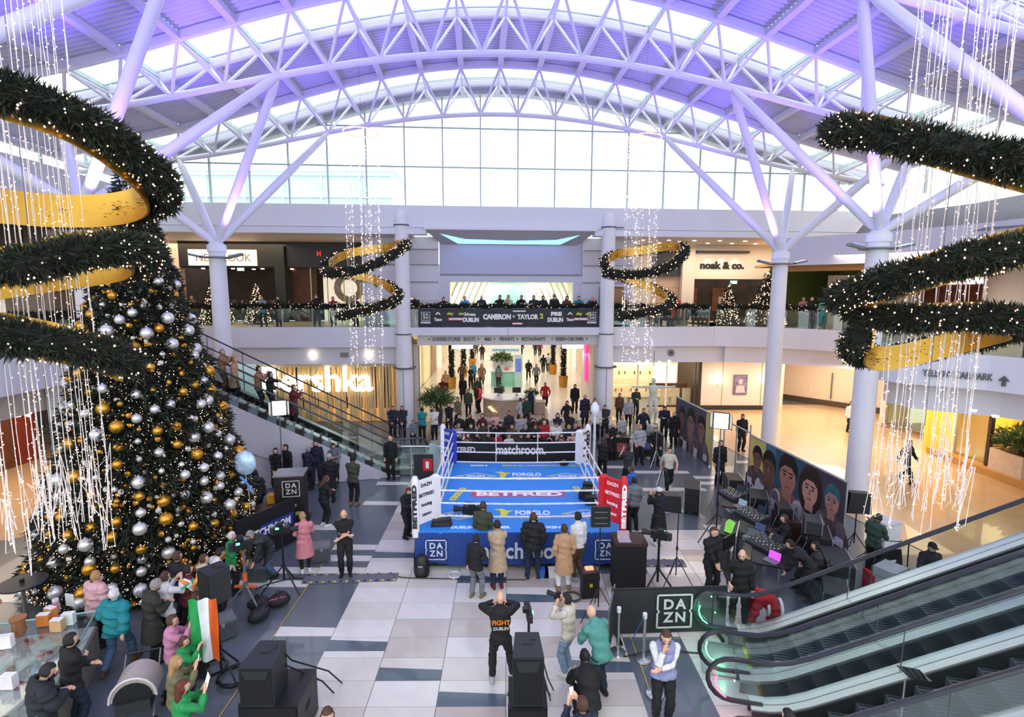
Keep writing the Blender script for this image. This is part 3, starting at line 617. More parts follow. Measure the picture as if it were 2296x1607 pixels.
rb('white_screen', (9.6, 34.2, 1.1), (11.1, 34.25, 2.6), M('fff8ee', .4, em=1.6, noise=0)); rb('brown_beam', (9.2, 33.5, 1.2), (11.6, 33.7, 1.5), M('5a3a26', .5)); rb('brown_beam', (8.9, 32.8, .1), (12.0, 32.9, .22), M('33251c', .5))
for k in range(3): rb('cream_panel', (9.9+k*.7, 33.4, .2), (10.4+k*.7, 33.5, 1.2), M('d9cba6', .5))
vs_ = thing('shop_sign', 'small bright white initials in the window of the cream shop', 'sign', (8.3, 33.9, 2.6)); letters('VS', .62, face_to((8.45, 33.9, 2.75), (0, -1, 0)), M('f6ffff', em=3, noise=0), vs_, .03, .02)
rb('white_wall', (12.1, 32.5, 0), (17.0, 32.9, 3.8), M('ddd0c4', .6, noise=.03)); rb('baseboard', (12.1, 32.42, 0), (17.0, 32.5, .28), M('2b2420', .5))
for x in (13.45, 15.9): rb('pilaster_line', (x-.01, 32.47, .3), (x+.01, 32.5, 3.6), M('9a8d82', .6))
for i, x in enumerate((13.15, 16.15, 5.72)):
    y = 32.35 if i < 2 else 31.6; t = thing('wall_sconce', 'glowing wall sconce '+('left of the framed picture', 'right of the framed picture, near the slim column', 'beside the right hand bridge column')[i], 'light', (x, y, 1.75)); part('bracket', MB().box((0, .05, 0), (.12, .1, .3)), GREYM, t); part('bowl', MB().lathe([(.05, -.12), (.16, .05), (.15, .08)], n=12), M((1, .82, .55), em=9, noise=0), t)
    lamp('sconce_glow', 'POINT', (x, y-.12, 1.95), 14, WARM, .02)
t = thing('framed_picture', 'framed violet portrait poster on the white wall', 'picture', (14.55, 32.45, 1.6)); part('frame', MB().box((0, 0, 0), (.86, .06, 1.25)), M('6d6a70', .4), t); part('print', MB().box((0, -.035, 0), (.74, .01, 1.12)), M('8a7a9c', .5, noise=.6, scale=4), t)
mm_ = MB().ell((0, -.045, .2), (.13, .01, .18)); part('portrait', mm_.prism([(-.3, -.5), (.3, -.5), (.22, -.05), (-.22, -.05)], -.05, -.04), M('d8c0c8', .5, noise=.2), t)
rb('corridor_return', (17.0, 32.5, 0), (17.3, 40, 4.2), WARMW); rb('orange_door', (17.32, 36, 0), (18.4, 36.1, 3.4), M('b06a2c', .5)); rb('corridor_far', (17, 38, 0), (24, 38.3, 4.2), WARMW)
m = MB().prism([(18.6, 36.5), (23.4, 30.8), (23.7, 31.0), (18.9, 36.8)], 0, 4, 'z'); struct('corridor_diagonal', m, WARMW, rg); m = MB().prism([(18.5, 36.5), (23.3, 30.7), (23.4, 30.8), (18.6, 36.6)], 0, .35, 'z'); struct('corridor_skirting', m, M('4a3f36', .5), rg)
for t_ in (.5, .68): 
    p = Vector((18.5, 36.4)).lerp(Vector((23.3, 30.6)), t_); struct('door_handle_bar', MB().bb((p.x, p.y-.05, .5), (p.x+.06, p.y, 2.2)), GREYM, rg)
rb('pier', (20.9, 28.5, 0), (22.3, 28.9, 3.6), WARMW); m = MB().prism([(20.7, 28.4), (23, 28.4), (23, 24.0), (22.4, 24)], 0, .2, 'z'); struct('shop_plinth', m, M('8f7657', .5), rg)
struct('shop_window_glass', MB().prism([(20.9, 28.3), (20.95, 28.3), (21.9, 24.6), (21.85, 24.6)], .2, 3.2, 'z'), glass((.85, .95, .8)), rg)
struct('shop_window_back', MB().bb((24, 22, 0), (24.2, 28, 3.6)), M('c8c39a', .6, noise=.3, scale=1.5), rg); rb('violet_post', (22.0, 24.2, 0), (22.4, 24.6, 3.5), M('2b1c46', .4)); rb('violet_header', (20.5, 24.0, 3.0), (22.6, 26.4, 3.6), M('241a3c', .4, em=.05))
# gold lit shop on the right
m = MB().prism([(22.6, 24), (22.7, 24), (22.7, 13), (22.6, 13)], 0, 3.5, 'z'); struct('gold_shop_back', MB().bb((23.6, 13, 0), (23.8, 24, 3.5)), M('e9b44a', .5, noise=.2, scale=1), rg)
rb('gold_shop_end', (19.6, 23.9, 0), (23.7, 24.1, 3.5), M('f2bd4e', .5, em=.25, noise=.1)); rb('shop_step', (19.4, 13, 0), (20.0, 23.6, .28), M('b98a4c', .5))
for i, y in enumerate((22.6, 20.9, 19.2, 17.2, 15.2)): rb('shopfront_post', (19.75, y, .28), (19.9, y+.14, 3.5), M('2f2320' if i % 2 else 'efe3cb', .5))
for y0, y1 in ((22.7, 21.1), (19.1, 17.4), (17.1, 15.4)): rb('shopfront_glass', (19.8, y1, .3), (19.83, y0, 3.3), glass((.9, .95, .8)))
for k_ in range(7):
    t = thing('shop_display', ('nearest', 'second nearest', 'third nearest', 'middle', 'third farthest', 'second farthest', 'farthest')[k_]+' display of bags on a stand inside the gold lit shop', 'display', (20.8+(k_ % 3)*.9, 14.2+k_*1.25, 0), group='displays in the gold lit shop')
    part('stand', MB().box((0, 0, .5), (.5, .5, 1.0)), M('8d6b3c', .5), t); part('bag', MB().box((0, 0, 1.2), (.35, .2, .4)).tube([(-.1, 0, 1.4), (0, 0, 1.6), (.1, 0, 1.4)], .02, 5), M(['2b1a14', '7a2f1c', 'cfcabb'][k_ % 3], .5), t)
rb('clothing_display', (20.5, 20.2, .3), (22.8, 20.4, 2.6), M('4c3d33', .7, noise=.5, scale=5))
# left side walls
lw = struct('wall_left')
def lb(nm, a, b, mat): return struct(nm, MB().bb(a, b), mat, lw)
lb('outer_wall', (-26.3, 4, 0), (-26, 34, 12), M('5b4a3f', .6, noise=.3, scale=.5))
LP = [(-17.5, 26), (-16.6, 23), (-15.6, 21), (-14.8, 19.4), (-14.6, 17.5), (-14.7, 15.4), (-15.2, 13), (-16.2, 9), (-17, 5)]
curve_wall('gallery_slab', LP, 4.25, 5.34, -.35, PANEL, lw); curve_wall('lower_band', [(x-.7, y) for x, y in LP], 3.4, 4.25, -.3, M('c9beb6', .6), lw)
struct('gallery_deck', MB().prism([(x-.1, y) for x, y in LP]+[(-26, 5), (-26, 34), (-17.5, 34)], 5.0, 5.38, 'z'), M('b9a68c', .4), uf)
for k in range(9):
    c = ['8a2f12', 'c06a2a', '2b1a14', '6e3a1e'][k % 4]; lb('shop_panel', (-20.6, 13+k*1.1, 0), (-20.5, 13.9+k*1.1, 3.4), M(c, .5, noise=.3)) 
lb('planter_wall', (-20.2, 10, 0), (-19.6, 17.6, 1.0), M('b9b2b2', .5))
curve_wall('upper_beam', [(-17.6, 26), (-17.2, 20), (-17.4, 14), (-18.4, 6)], 10.3, 12.0, -.5, M('c9c8d4', .5), lw)
struct('upper_ceiling', MB().prism([(-17.6, 27), (-17.2, 20), (-17.4, 14), (-18.4, 6), (-26, 6), (-26, 27)], 10.25, 10.35, 'z'), M('a9a29e', .6), lw)
for k in range(16): lb('timber_panel', (-22.0, 6+k*1.25, 8.6), (-21.9, 7.2+k*1.25, 10.3), M(['3c2f22', '52402c', '31281f'][k % 3], .5))
for k in range(8): lb('shopfront', (-21.9, 6+k*2.5, 5.3), (-21.8, 8.4+k*2.5, 8.5), M(['efeae0', 'b9c2a0', 'e8e0d4', '6b6258'][k % 4], .5, em=.35, noise=.5, scale=1.2))
# ================================================================ BALUSTRADES WITH GARLANDS
BG = glass((.86, .97, .94)); RAILM = M('8f9596', .3, .7)
def balustrade(lab, pts, z0=5.4, step=1.5, gar=True, h=1.1):
    P = catmull([(x, y, z0) for x, y in pts], 8) if len(pts) > 2 else [Vector((*pts[0], z0)), Vector((*pts[1], z0))]
    L = [0]; 
    for a, b in zip(P, P[1:]): L.append(L[-1]+(b-a).length)
    def at(t):
        for i in range(len(L)-1):
            if L[i+1] >= t: return P[i].lerp(P[i+1], (t-L[i])/max(1e-6, L[i+1]-L[i]))
        return P[-1]
    n = max(1, round(L[-1]/step)); K = [at(L[-1]*k/n) for k in range(n+1)]
    r0 = thing('balustrade', lab, 'balustrade', K[0]); up = Vector((0, 0, 1))
    for a in K: part('post', MB().box((a.x, a.y, a.z+h/2), (.04, .04, h)), RAILM, r0, world=True)
    for a, b in zip(K, K[1:]):
        d = (b-a).normalized()*.04; q = MB(); nn = Vector((-d.y, d.x, 0)).normalized()*.012
        q.add([a+d-nn, b-d-nn, b-d+nn, a+d+nn, a+d-nn+up*(h-.1), b-d-nn+up*(h-.1), b-d+nn+up*(h-.1), a+d+nn+up*(h-.1)], [(0, 1, 2, 3), (4, 5, 6, 7), (0, 1, 5, 4), (1, 2, 6, 5), (2, 3, 7, 6), (3, 0, 4, 7)])
        part('glass_panel', q, BG, r0, world=True)
    part('handrail', MB().tube([a+up*h for a in K], .035, 8), RAILM, r0, True, world=True)
    if gar:
        g = thing('rail_garland', lab.replace('glass balustrade', 'lit fir garland along the glass balustrade'), 'garland', K[0])
        garland(g, [at(L[-1]*k/(n*5))+up*(h+.02+.03*math.sin(k*1.3)) for k in range(n*5+1)], .13, 420, .13, .045, 12, .02)
def fp(s, d): p = FL(s, d, 0); return (p.x, p.y)
balustrade('glass balustrade of the far gallery left of the bridge', [fp(-20.2, .15), fp(-6.0, .15)])
balustrade('glass balustrade of the far gallery right of the bridge', [fp(5.3, .15), fp(11.0, .15)])
balustrade('glass balustrade round the curved right hand gallery', [(x+.15, y+.12) for x, y in RP[:10]])
balustrade('glass balustrade of the near right gallery behind the black banner', [(x+.15, y+.12) for x, y in RP[10:]])
balustrade('glass balustrade of the left gallery behind the great tree', [(x-.15, y) for x, y in LP[::-1]])
balustrade('glass balustrade along the bridge behind the black banner', [fp(-5.7, -.1), fp(5.2, -.1)])
# banner on the bridge
FAB = M('212329', .55, noise=.25, scale=2); BLUEE = M('2a5f8a', .5)
bn = thing('banner', 'long black sponsor banner hung along the bridge rail', 'banner', FL(0, -.3, 5.4))
m = FB(); vs = []; 
for i in range(49):
    s = -5.1+i*10.1/48; w_ = .03*math.sin(i*1.7)+.02*math.sin(i*.6); vs += [(s, -.24+w_, 5.42), (s, -.26-w_, 5.95), (s, -.24+w_, 6.42), (s, -.21, 6.42), (s, -.21, 5.42)]
m.add(vs, [(5*i+k, 5*i+(k+1) % 5, 5*i+5+(k+1) % 5, 5*i+5+k) for i in range(48) for k in range(5)]); part('cloth', m, FAB, bn, True, world=True)
LT = M('e9e9ea', .5, noise=.05); YL = M('c3cc3a', .5, noise=.05)
def bt(t, s, z, sz, mat=LT, w=None, bold=.01, p=None): return letters(t, sz, face_to(FL(s, -.315, z), FN), mat, p or bn, .006, bold, width=w)
def dazn(par, mtx, sz, mat):
    m = MB(mtx); h = sz/2; t = sz*.05
    for a, b in (((-h, h-t), (h, h)), ((-h, -h), (h, -h+t)), ((-h, .06*sz), (-h+t, h)), ((-h, -h), (-h+t, -.06*sz)), ((h-t, .06*sz), (h, h)), ((h-t, -h), (h, -.06*sz))): m.bb((a[0], a[1], 0), (b[0], b[1], .008))
    for sg in (-1, 1): m.prism([(sg*h, .06*sz), (sg*(h-t), .06*sz), (sg*(h-t-.05*sz), 0), (sg*(h-.05*sz), 0)], 0, .008, 'z'); m.prism([(sg*h, -.06*sz), (sg*(h-t), -.06*sz), (sg*(h-t-.05*sz), 0), (sg*(h-.05*sz), 0)], 0, .008, 'z')
    part('logo_frame', m, mat, par, world=True)
    for i, c in enumerate('DAZN'): letters(c, sz*.4, mtx @ Matrix.Translation(((-.17, .17)[i % 2]*sz, (.19, -.19)[i//2]*sz, .004)), mat, par, .006, sz*.012)
for s in (-4.7, 4.25):
    dazn(bn, face_to(FL(s, -.31, 6.0), FN), .46, LT); bt('BOXING', s, 5.66, .13, w=.5)
for s in (-4.05, 3.05): bt('/\\', s, 6.14, .16, w=.3); bt('Tissot', s, 5.82, .22, w=.42)
for s in (-3.4, 3.55): bt('sky', s, 6.14, .2, YL, .34); bt('cazoo', s+.6 if s < 0 else s+.5, 6.14, .2, YL, .3)
for s in (-3.1, 3.65): m = FB().bb((s-.42, -.318, 5.78), (s+.42, -.31, 5.92)); part('logo_strip', m, M('c23a4a', .5), bn, world=True); bt('BETFRED', s, 5.85, .13, w=.7)
bt('3Arena', -2.35, 6.1, .24, w=.6); bt('DUBLIN', -2.3, 5.8, .3, w=.85, bold=.02); bt('PRE', 2.3, 6.12, .27, w=.6, bold=.02); bt('DUBLIN', 2.25, 5.8, .3, w=.85, bold=.02)
bt('CAMERON', -.9, 5.96, .36, w=1.5, bold=.025); bt('v', 0, 6.0, .26); bt('TAYLOR', .75, 5.96, .34, w=1.15, bold=.02); bt('2', 1.5, 6.0, .36, YL, .2, .02)
bt('UNDISPUTED', .3, 6.27, .09, w=.7); part('logo_strip', FB().bb((-.1, -.318, 5.55), (.5, -.31, 5.66)), M('c23a4a', .5), bn, world=True); bt('BETFRED', .2, 5.605, .1, w=.5)
for k in range(9): part('tie', FB().bb((-4.9+k*1.2, -.3, 6.4), (-4.2+k*1.2, -.28, 6.43)), BLUEE, bn, world=True); part('tie', FB().bb((-4.6+k*1.15, -.3, 5.4), (-3.9+k*1.15, -.28, 5.43)), BLUEE, bn, world=True)
# near right banner
rbn = thing('banner', 'black banner with a big white and green line of text on the near right rail', 'banner', (16, 15, 5.4))
A_, B_ = Vector((15.72, 15.9, 0)), Vector((16.22, 9.2, 0)); n_ = Vector((-1, -.07, 0)).normalized()
m = MB(); d_ = (B_-A_).normalized(); m.add([A_+Vector((0, 0, 5.36)), B_+Vector((0, 0, 5.36)), B_+Vector((0, 0, 6.4)), A_+Vector((0, 0, 6.4)), A_+n_*.02+Vector((0, 0, 5.36)), B_+n_*.02+Vector((0, 0, 5.36)), B_+n_*.02+Vector((0, 0, 6.4)), A_+n_*.02+Vector((0, 0, 6.4))], [(0, 1, 2, 3), (4, 5, 6, 7), (0, 1, 5, 4), (1, 2, 6, 5), (2, 3, 7, 6), (3, 0, 4, 7)])
part('cloth', m, FAB, rbn, world=True)
for t, y, z, sz, mt_ in (('TAYLOR', 14.75, 5.98, .5, LT), ('2', 13.75, 5.98, .5, YL), ('cazoo', 14.9, 5.6, .22, YL), ('sky', 14.1, 5.58, .22, LT)): letters(t, sz, face_to((15.78, y, z), (-1, -.07, 0)), mt_, rbn, .006, .02)
# right ground: noak front on the upper gallery
fwall('upper_pier', 7.9, 9.1, 4.6, 5.28, 10.3, M('e0d2c0', .6, noise=.03), sh, .4); fwall('upper_back', 5, 12, 5.2, 5.28, 8.6, M('c9ac90', .6, noise=.2), sh)
fwall('blind', 8.3, 11.1, 4.9, 8.3, 10.1, M('2b2d31', .5), sh, .05); fwall('upper_pier', 11.1, 11.9, 4.6, 5.28, 10.3, M('e3d5c4', .6, noise=.03), sh, .4)
ck = struct('cafe_front', FB().bb((11.9, 4.8, 8.15), (17.2, 5.1, 10.3)), M('e6dac8', .6, noise=.03), sh); fwall('cafe_back', 11.9, 21, 7.5, 5.28, 8.3, M('3a2418', .5, noise=.5, scale=2), sh)
fwall('canopy_bar', 11.95, 15.4, 4.5, 9.78, 9.92, M('3b2f28', .5), sh, .3)
cs = thing('shop_sign', 'black rounded lettering on the cream cafe wall of the right gallery', 'sign', FL(13.7, 4.75, 9.0)); letters('noak & co.', .6, face_to(FL(13.75, 4.77, 9.0), FN), M('15120f', .5, noise=0), cs, .02, .03, width=2.9)
for k in range(3): lamp('sign_spot', 'SPOT', FL(12.8+k*.9, 4.35, 9.75), 25, WARM, .05, to=FL(12.8+k*.9, 4.8, 8.9), spot=60)
for k in range(16): struct('downlight', FB().box((6+(k % 8)*1.5, 1.5+(k//8)*1.6, 10.245), (.16, .16, .02)), M((1, .9, .75), em=8, noise=0), sh)
ea = thing('easel_board', 'wooden easel with a pale menu board in front of the dark cafe', 'easel', FL(12.9, 2.4, 5.3))
part('leg', MB().tube([(-.35, 0, 0), (0, .1, 2.0)], .03, 6), OAK, ea); part('leg', MB().tube([(.35, 0, 0), (0, .1, 2.0)], .03, 6), OAK, ea); part('leg', MB().tube([(0, .6, 0), (0, .1, 1.9)], .03, 6), OAK, ea); part('board', MB().box((.05, -.06, 1.25), (.85, .04, .95), rx=-.1, ry=.05), M('d8c09a', .5, noise=.5, scale=6), ea)
rd = thing('red_stand', 'small red display stand on the right gallery beside the cafe pier', 'stand', FL(10.4, 3.8, 5.3)); part('panel', MB().box((0, 0, .8), (.6, .4, 1.4)), M('c01c22', .5), rd); part('sign', MB().box((-.7, .1, .7), (.45, .05, 1.1)), M('e8e4dc', .5), rd)
for k in range(2): fwall('restaurant_mirror', 12.4+k*2, 13.3+k*2, 7.4, 6, 7.6, M('6a4028', .3, em=.15, noise=.6, scale=3), sh, .05)
ex2 = thing('exit_sign', 'small green exit sign inside the dark cafe', 'sign', FL(14.6, 4.9, 7.8)); part('panel', FB().bb((14.4, 4.86, 7.85), (14.85, 4.9, 8.05)), M((.3, .9, .55), em=1.5, noise=0), ex2, world=True)
# ================================================================ GREAT DECORATED TREE
TX, TY, TH_, TRD = -9.62, 14.0, 10.35, 2.62
tr = thing('christmas_tree', 'huge fir tree covered in gold and silver baubles on the left', 'tree', (TX, TY, 0))
part('trunk', MB().lathe([(.2, 0), (.16, 3), (.05, 9)], n=12), M('3a2a1c', .8), tr, True)
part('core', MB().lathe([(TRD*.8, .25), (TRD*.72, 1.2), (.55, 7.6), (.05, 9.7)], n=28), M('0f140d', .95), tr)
def trad(z): return TRD*(1-(z/TH_))**.93*(1+.05*math.sin(z*5.2))+.06
n = 62000; z = TH_*(1-np.sqrt(nr.rand(n)))*1.0; a = nr.rand(n)*2*PI; R_ = np.array([trad(q) for q in z])*(.84+.18*nr.rand(n))*(1+.04*np.sin(a*7+z*3))
P = np.stack([R_*np.cos(a), R_*np.sin(a), z+.12], 1); N = np.stack([np.cos(a), np.sin(a), np.full(n, -.15)], 1)
part('foliage', blades(P, N, .2, .05, droop=.1), None, tr, kind='stuff')
n = 5200; z = TH_*(1-np.sqrt(nr.rand(n))); a = nr.rand(n)*2*PI; R_ = np.array([trad(q) for q in z])*1.03
part('fairy_lights', bulbs(np.stack([R_*np.cos(a), R_*np.sin(a), z+.12], 1), .012, mat=M((1, .62, .46), .4, em=1.9, noise=0)), None, tr, kind='stuff')
BALM = [M('d9d7d4', .28, .55, noise=.03), M('d39a35', .25, .7, noise=.05), M('c9c3b8', .35, .3), M('b98f38', .3, .6)]
bme = []
for q, mt_ in enumerate(BALM):
    b = MB().ell((0, 0, 0), (1, 1, 1), 14, 9); b.lathe([(.16, .95), (.16, 1.15)], n=8); bme.append(b.mesh('bauble', mt_, True))
k = 0; gold_ang = 2.399963
for k in range(300):   # front and sides, the side the photograph shows
    t = (k+.5)/300; z = TH_*(1-math.sqrt(1-t*.965))*1.0; a = -PI/2+((k*gold_ang) % (PI*1.25))-PI*.62
    r = trad(z)*1.02; big = rnd.random(); s = .155 if big > .7 else (.115 if big > .35 else .07)
    o = LK(bpy.data.objects.new('bauble', bme[(0 if rnd.random() < .5 else 1) if big > .35 else rnd.choice((0, 1, 2, 3))]), tr)
    o.location = (r*math.cos(a), r*math.sin(a), z+.15+rnd.uniform(-.1, .1)); o.scale = (s, s, s)
xs = MB(); xi = []
for k in range(520):
    t = rnd.random(); z = TH_*(1-math.sqrt(1-t*.96)); a = -PI/2+rnd.uniform(-.62, .62)*PI; r = trad(z)*1.0; s = rnd.choice((.03, .04, .055, .075)); xs.mi = rnd.choice((0, 1, 1, 2)); xs.ell((r*math.cos(a), r*math.sin(a), z+.12), (s, s, s), 6, 4)
part('small_baubles', xs, BALM[:3], tr, True, kind='stuff')
# distant fairy trees on the galleries
for (x, y, z, h, r, lab) in ((-16.6, 30.6, 5.38, 2.9, .95, 'fairy-lit fir tree on the left gallery below the cream shop sign'), (-14.5, 31.1, 5.38, 2.3, .75, 'smaller fairy-lit fir tree close behind the left gallery rail'),
                          (14.9, 30.5, 5.38, 3.1, 1.15, 'fairy-lit fir tree on the right gallery behind the slim column'), (12.9, 30.9, 5.38, 2.4, .7, 'smaller fairy-lit fir tree left of the slim column on the right gallery')):
    t = thing('christmas_tree', lab, 'tree', (x, y, z)); n = 2600; q = h*(1-np.sqrt(nr.rand(n))); a = nr.rand(n)*2*PI; R_ = r*(1-q/h)*(.7+.35*nr.rand(n))
    part('foliage', blades(np.stack([R_*np.cos(a), R_*np.sin(a), q+.1], 1), np.stack([np.cos(a), np.sin(a), 0*a], 1), .17, .05), None, t, kind='stuff')
    n = 420; q = h*(1-np.sqrt(nr.rand(n))); a = nr.rand(n)*2*PI; R_ = r*(1-q/h)*1.02
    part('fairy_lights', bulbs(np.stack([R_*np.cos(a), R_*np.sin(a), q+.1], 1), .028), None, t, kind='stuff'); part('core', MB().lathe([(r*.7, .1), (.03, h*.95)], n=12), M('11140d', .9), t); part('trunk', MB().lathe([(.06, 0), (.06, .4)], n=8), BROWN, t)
# ================================================================ SPIRAL GARLANDS AND LIGHT CURTAINS
def spiral(lab, centre, pts, bandh, rg_, dens, ln, wd, nb, rb):
    """pts: (angle deg, radius, height); a gold band with a fir garland on its outer side, winding down"""
    c = Vector(centre); P = catmull([(c.x+r*math.cos(rad(a)), c.y+r*math.sin(rad(a)), z) for a, r, z in pts], 10)
    t = thing('spiral_garland', lab, 'decoration', c)
    m = MB(); vs = []
    for i, p in enumerate(P):
        o = Vector((p.x-c.x, p.y-c.y, 0)).normalized()
        for dr, dz in ((-.012, -bandh/2), (.012, -bandh/2), (.012, bandh/2), (-.012, bandh/2)): vs.append(p+o*dr+Vector((0, 0, dz)))
    n = len(P); fs = [(0, 1, 2, 3), (4*n-4, 4*n-1, 4*n-2, 4*n-3)]+[(4*i+k, 4*i+(k+1) % 4, 4*i+4+(k+1) % 4, 4*i+4+k) for i in range(n-1) for k in range(4)]
    m.add(vs, fs); part('gold_band', m, GOLD, t, True, world=True)
    out = [p+Vector((p.x-c.x, p.y-c.y, 0)).normalized()*rg_*1.1 for p in P]
    garland(t, out, rg_, dens, ln, wd, nb, rb); return t
def curtain(lab, centre, r, ztop, zbot, ns, wr, rb, per, messy=0):
    c = Vector(centre); t = thing('light_curtain', lab, 'lights', (c.x, c.y, ztop))
    part('hoop', MB().tube([(c.x+r*math.cos(a), c.y+r*math.sin(a), ztop) for a in [k*PI/12 for k in range(24)]], .02+wr, 6, closed=True), M((1, .55, .35), em=.8, noise=0), t, True, world=True)
    part('suspension_cable', MB().tube([(c.x, c.y, ztop+4.2), (c.x, c.y, zbot+1.2)], wr*1.2, 6), GREYM, t, True, world=True)
    WM = M('e9dcd6', .5, em=.03, noise=0)
    for k in range(ns):
        a = 2*PI*k/ns+rnd.uniform(-.1, .1); rr = r*rnd.uniform(.9, 1.08) if k % 4 else r*rnd.uniform(.3, .7); zb = zbot+rnd.uniform(0, .55); pts = []
        nz = 26
        for q in range(nz+1):
            z = ztop+(zb-ztop)*q/nz; pts.append((c.x+rr*math.cos(a)+rnd.uniform(-1, 1)*wr*2.5, c.y+rr*math.sin(a)+rnd.uniform(-1, 1)*wr*2.5, z))
        if messy:
            for q in range(5): pts.append((c.x+rr*math.cos(a)+rnd.uniform(-.07, .07), c.y+rr*math.sin(a)+rnd.uniform(-.07, .07), zb+(.75-.1*q if q % 2 else .1*q)+rnd.uniform(0, .12)))
        m = MB(); m.mi = 0; m.tube(pts, wr, 4, cap=False); m.mi = 1; o6 = [(1, 0, 0), (0, 1, 0), (-1, 0, 0), (0, -1, 0), (0, 0, 1), (0, 0, -1)]; f8 = [(0, 1, 4), (1, 2, 4), (2, 3, 4), (3, 0, 4), (1, 0, 5), (2, 1, 5), (3, 2, 5), (0, 3, 5)]
        n = int((ztop-zb)*per)
        for q in range(n):
            f = rnd.random()*(nz if not messy or rnd.random() < .7 else len(pts)-1.01); i = int(f); i = min(i, len(pts)-2); p = Vector(pts[i]).lerp(Vector(pts[i+1]), f-int(f)); p += Vector((rnd.uniform(-1, 1), rnd.uniform(-1, 1), 0)).normalized()*wr*3.5
            m.add([p+Vector(e)*rb for e in o6], f8)
        part('light_string', m.mesh('light_string', [WM, BULBW], fix=False), None, t, world=True)
curtain('sparkling light curtain hanging at the left edge before the great tree', (-4.72, 5.4, 0), .40, 12.6, 4.5, 26, .0035, .0075, 7, 1)
curtain('sparkling light curtain hanging through the gold spiral on the right edge', (4.72, 5.8, 0), .40, 12.8, 4.7, 26, .0035, .0075, 7, 1)
curtain('slender distant light curtain hanging left of the bridge', (-5.25, 20, 0), .62, 13.0, 4.4, 22, .004, .022, 3.6)
curtain('slender distant light curtain hanging right of the bridge', (5.1, 20.5, 0), .62, 13.0, 4.4, 22, .004, .022, 3.6)
# angles: 0 = +x, 90 = away from the viewer, 270 = towards the viewer
near_l = [(235, 1.05, 9.35), (268, 1.02, 9.15), (300, 1.0, 8.98), (330, 1.0, 8.86), (0, 1.0, 8.63), (30, 1.0, 8.45), (60, 1.0, 8.36), (90, 1.0, 8.3), (120, 1.0, 8.28), (150, 1.0, 8.28), (180, 1.0, 8.2), (215, 1.0, 8.0), (250, .98, 7.72), (280, .95, 7.55), (305, .92, 7.58), (330, .88, 7.72), (0, .84, 7.8), (30, .82, 7.76), (70, .82, 7.66), (120, .84, 7.55), (170, .88, 7.4), (220, .92, 7.2), (265, .94, 7.08), (300, .93, 7.0), (330, .9, 6.84), (352, .88, 6.66)]
spiral('large gold-backed fir garland spiral at the left edge, sweeping in front of the great tree', (-4.72, 5.4, 8), near_l, .37, .155, 3000, .085, .018, 72, .0095)
near_r = [(140, .93, 9.25), (165, .95, 9.17), (190, .95, 9.0), (215, .95, 8.8), (240, .95, 8.6), (270, .97, 8.42), (300, 1.05, 8.3), (325, 1.15, 8.15), (318, 1.15, 8.0), (290, 1.0, 7.9), (265, .95, 7.8), (240, .93, 7.68), (212, .9, 7.52), (188, .86, 7.4), (165, .82, 7.3)]
near_r2 = [(150, .66, 7.22), (178, .64, 7.14), (205, .62, 7.12), (235, .62, 7.14), (265, .62, 7.15), (295, .62, 7.12), (325, .62, 7.06), (355, .62, 6.97), (25, .62, 6.84), (55, .62, 6.7), (85, .62, 6.6), (115, .62, 6.6), (145, .62, 6.72), (172, .62, 6.92)]
spiral('large gold-backed fir garland spiral on the right, its upper arm high against the roof', (4.72, 5.8, 9), near_r, .36, .155, 3000, .085, .018, 72, .0095)
spiral('fir garland ring with a gold inside hanging open at the bottom of the right spiral', (4.72, 5.8, 7), near_r2, .3, .13, 3000, .08, .018, 72, .0095)
def farsp(mir): 
    s = [(188, 1.28, 8.3), (150, 1.3, 8.62), (115, 1.3, 8.88), (80, 1.32, 9.0), (40, 1.34, 9.1), (10, 1.36, 9.1), (350, 1.36, 8.98), (330, 1.36, 8.72), (300, 1.34, 8.3), (270, 1.3, 8.04), (235, 1.28, 7.96), (200, 1.22, 8.04), (165, 1.12, 8.06), (125, 1.05, 7.96), (90, 1.05, 7.78), (50, 1.05, 7.48), (15, 1.03, 7.2), (340, 1.0, 6.98), (305, .98, 6.78), (265, .92, 6.6), (230, .86, 6.48), (205, .8, 6.42)]
    return s
spiral('small distant fir garland spiral hanging left of the bridge', (-5.25, 20, 8), farsp(0), .32, .16, 420, .12, .04, 26, .02)
spiral('small distant fir garland spiral hanging right of the bridge', (5.15, 20.5, 8), farsp(1), .32, .16, 420, .12, .04, 26, .02)
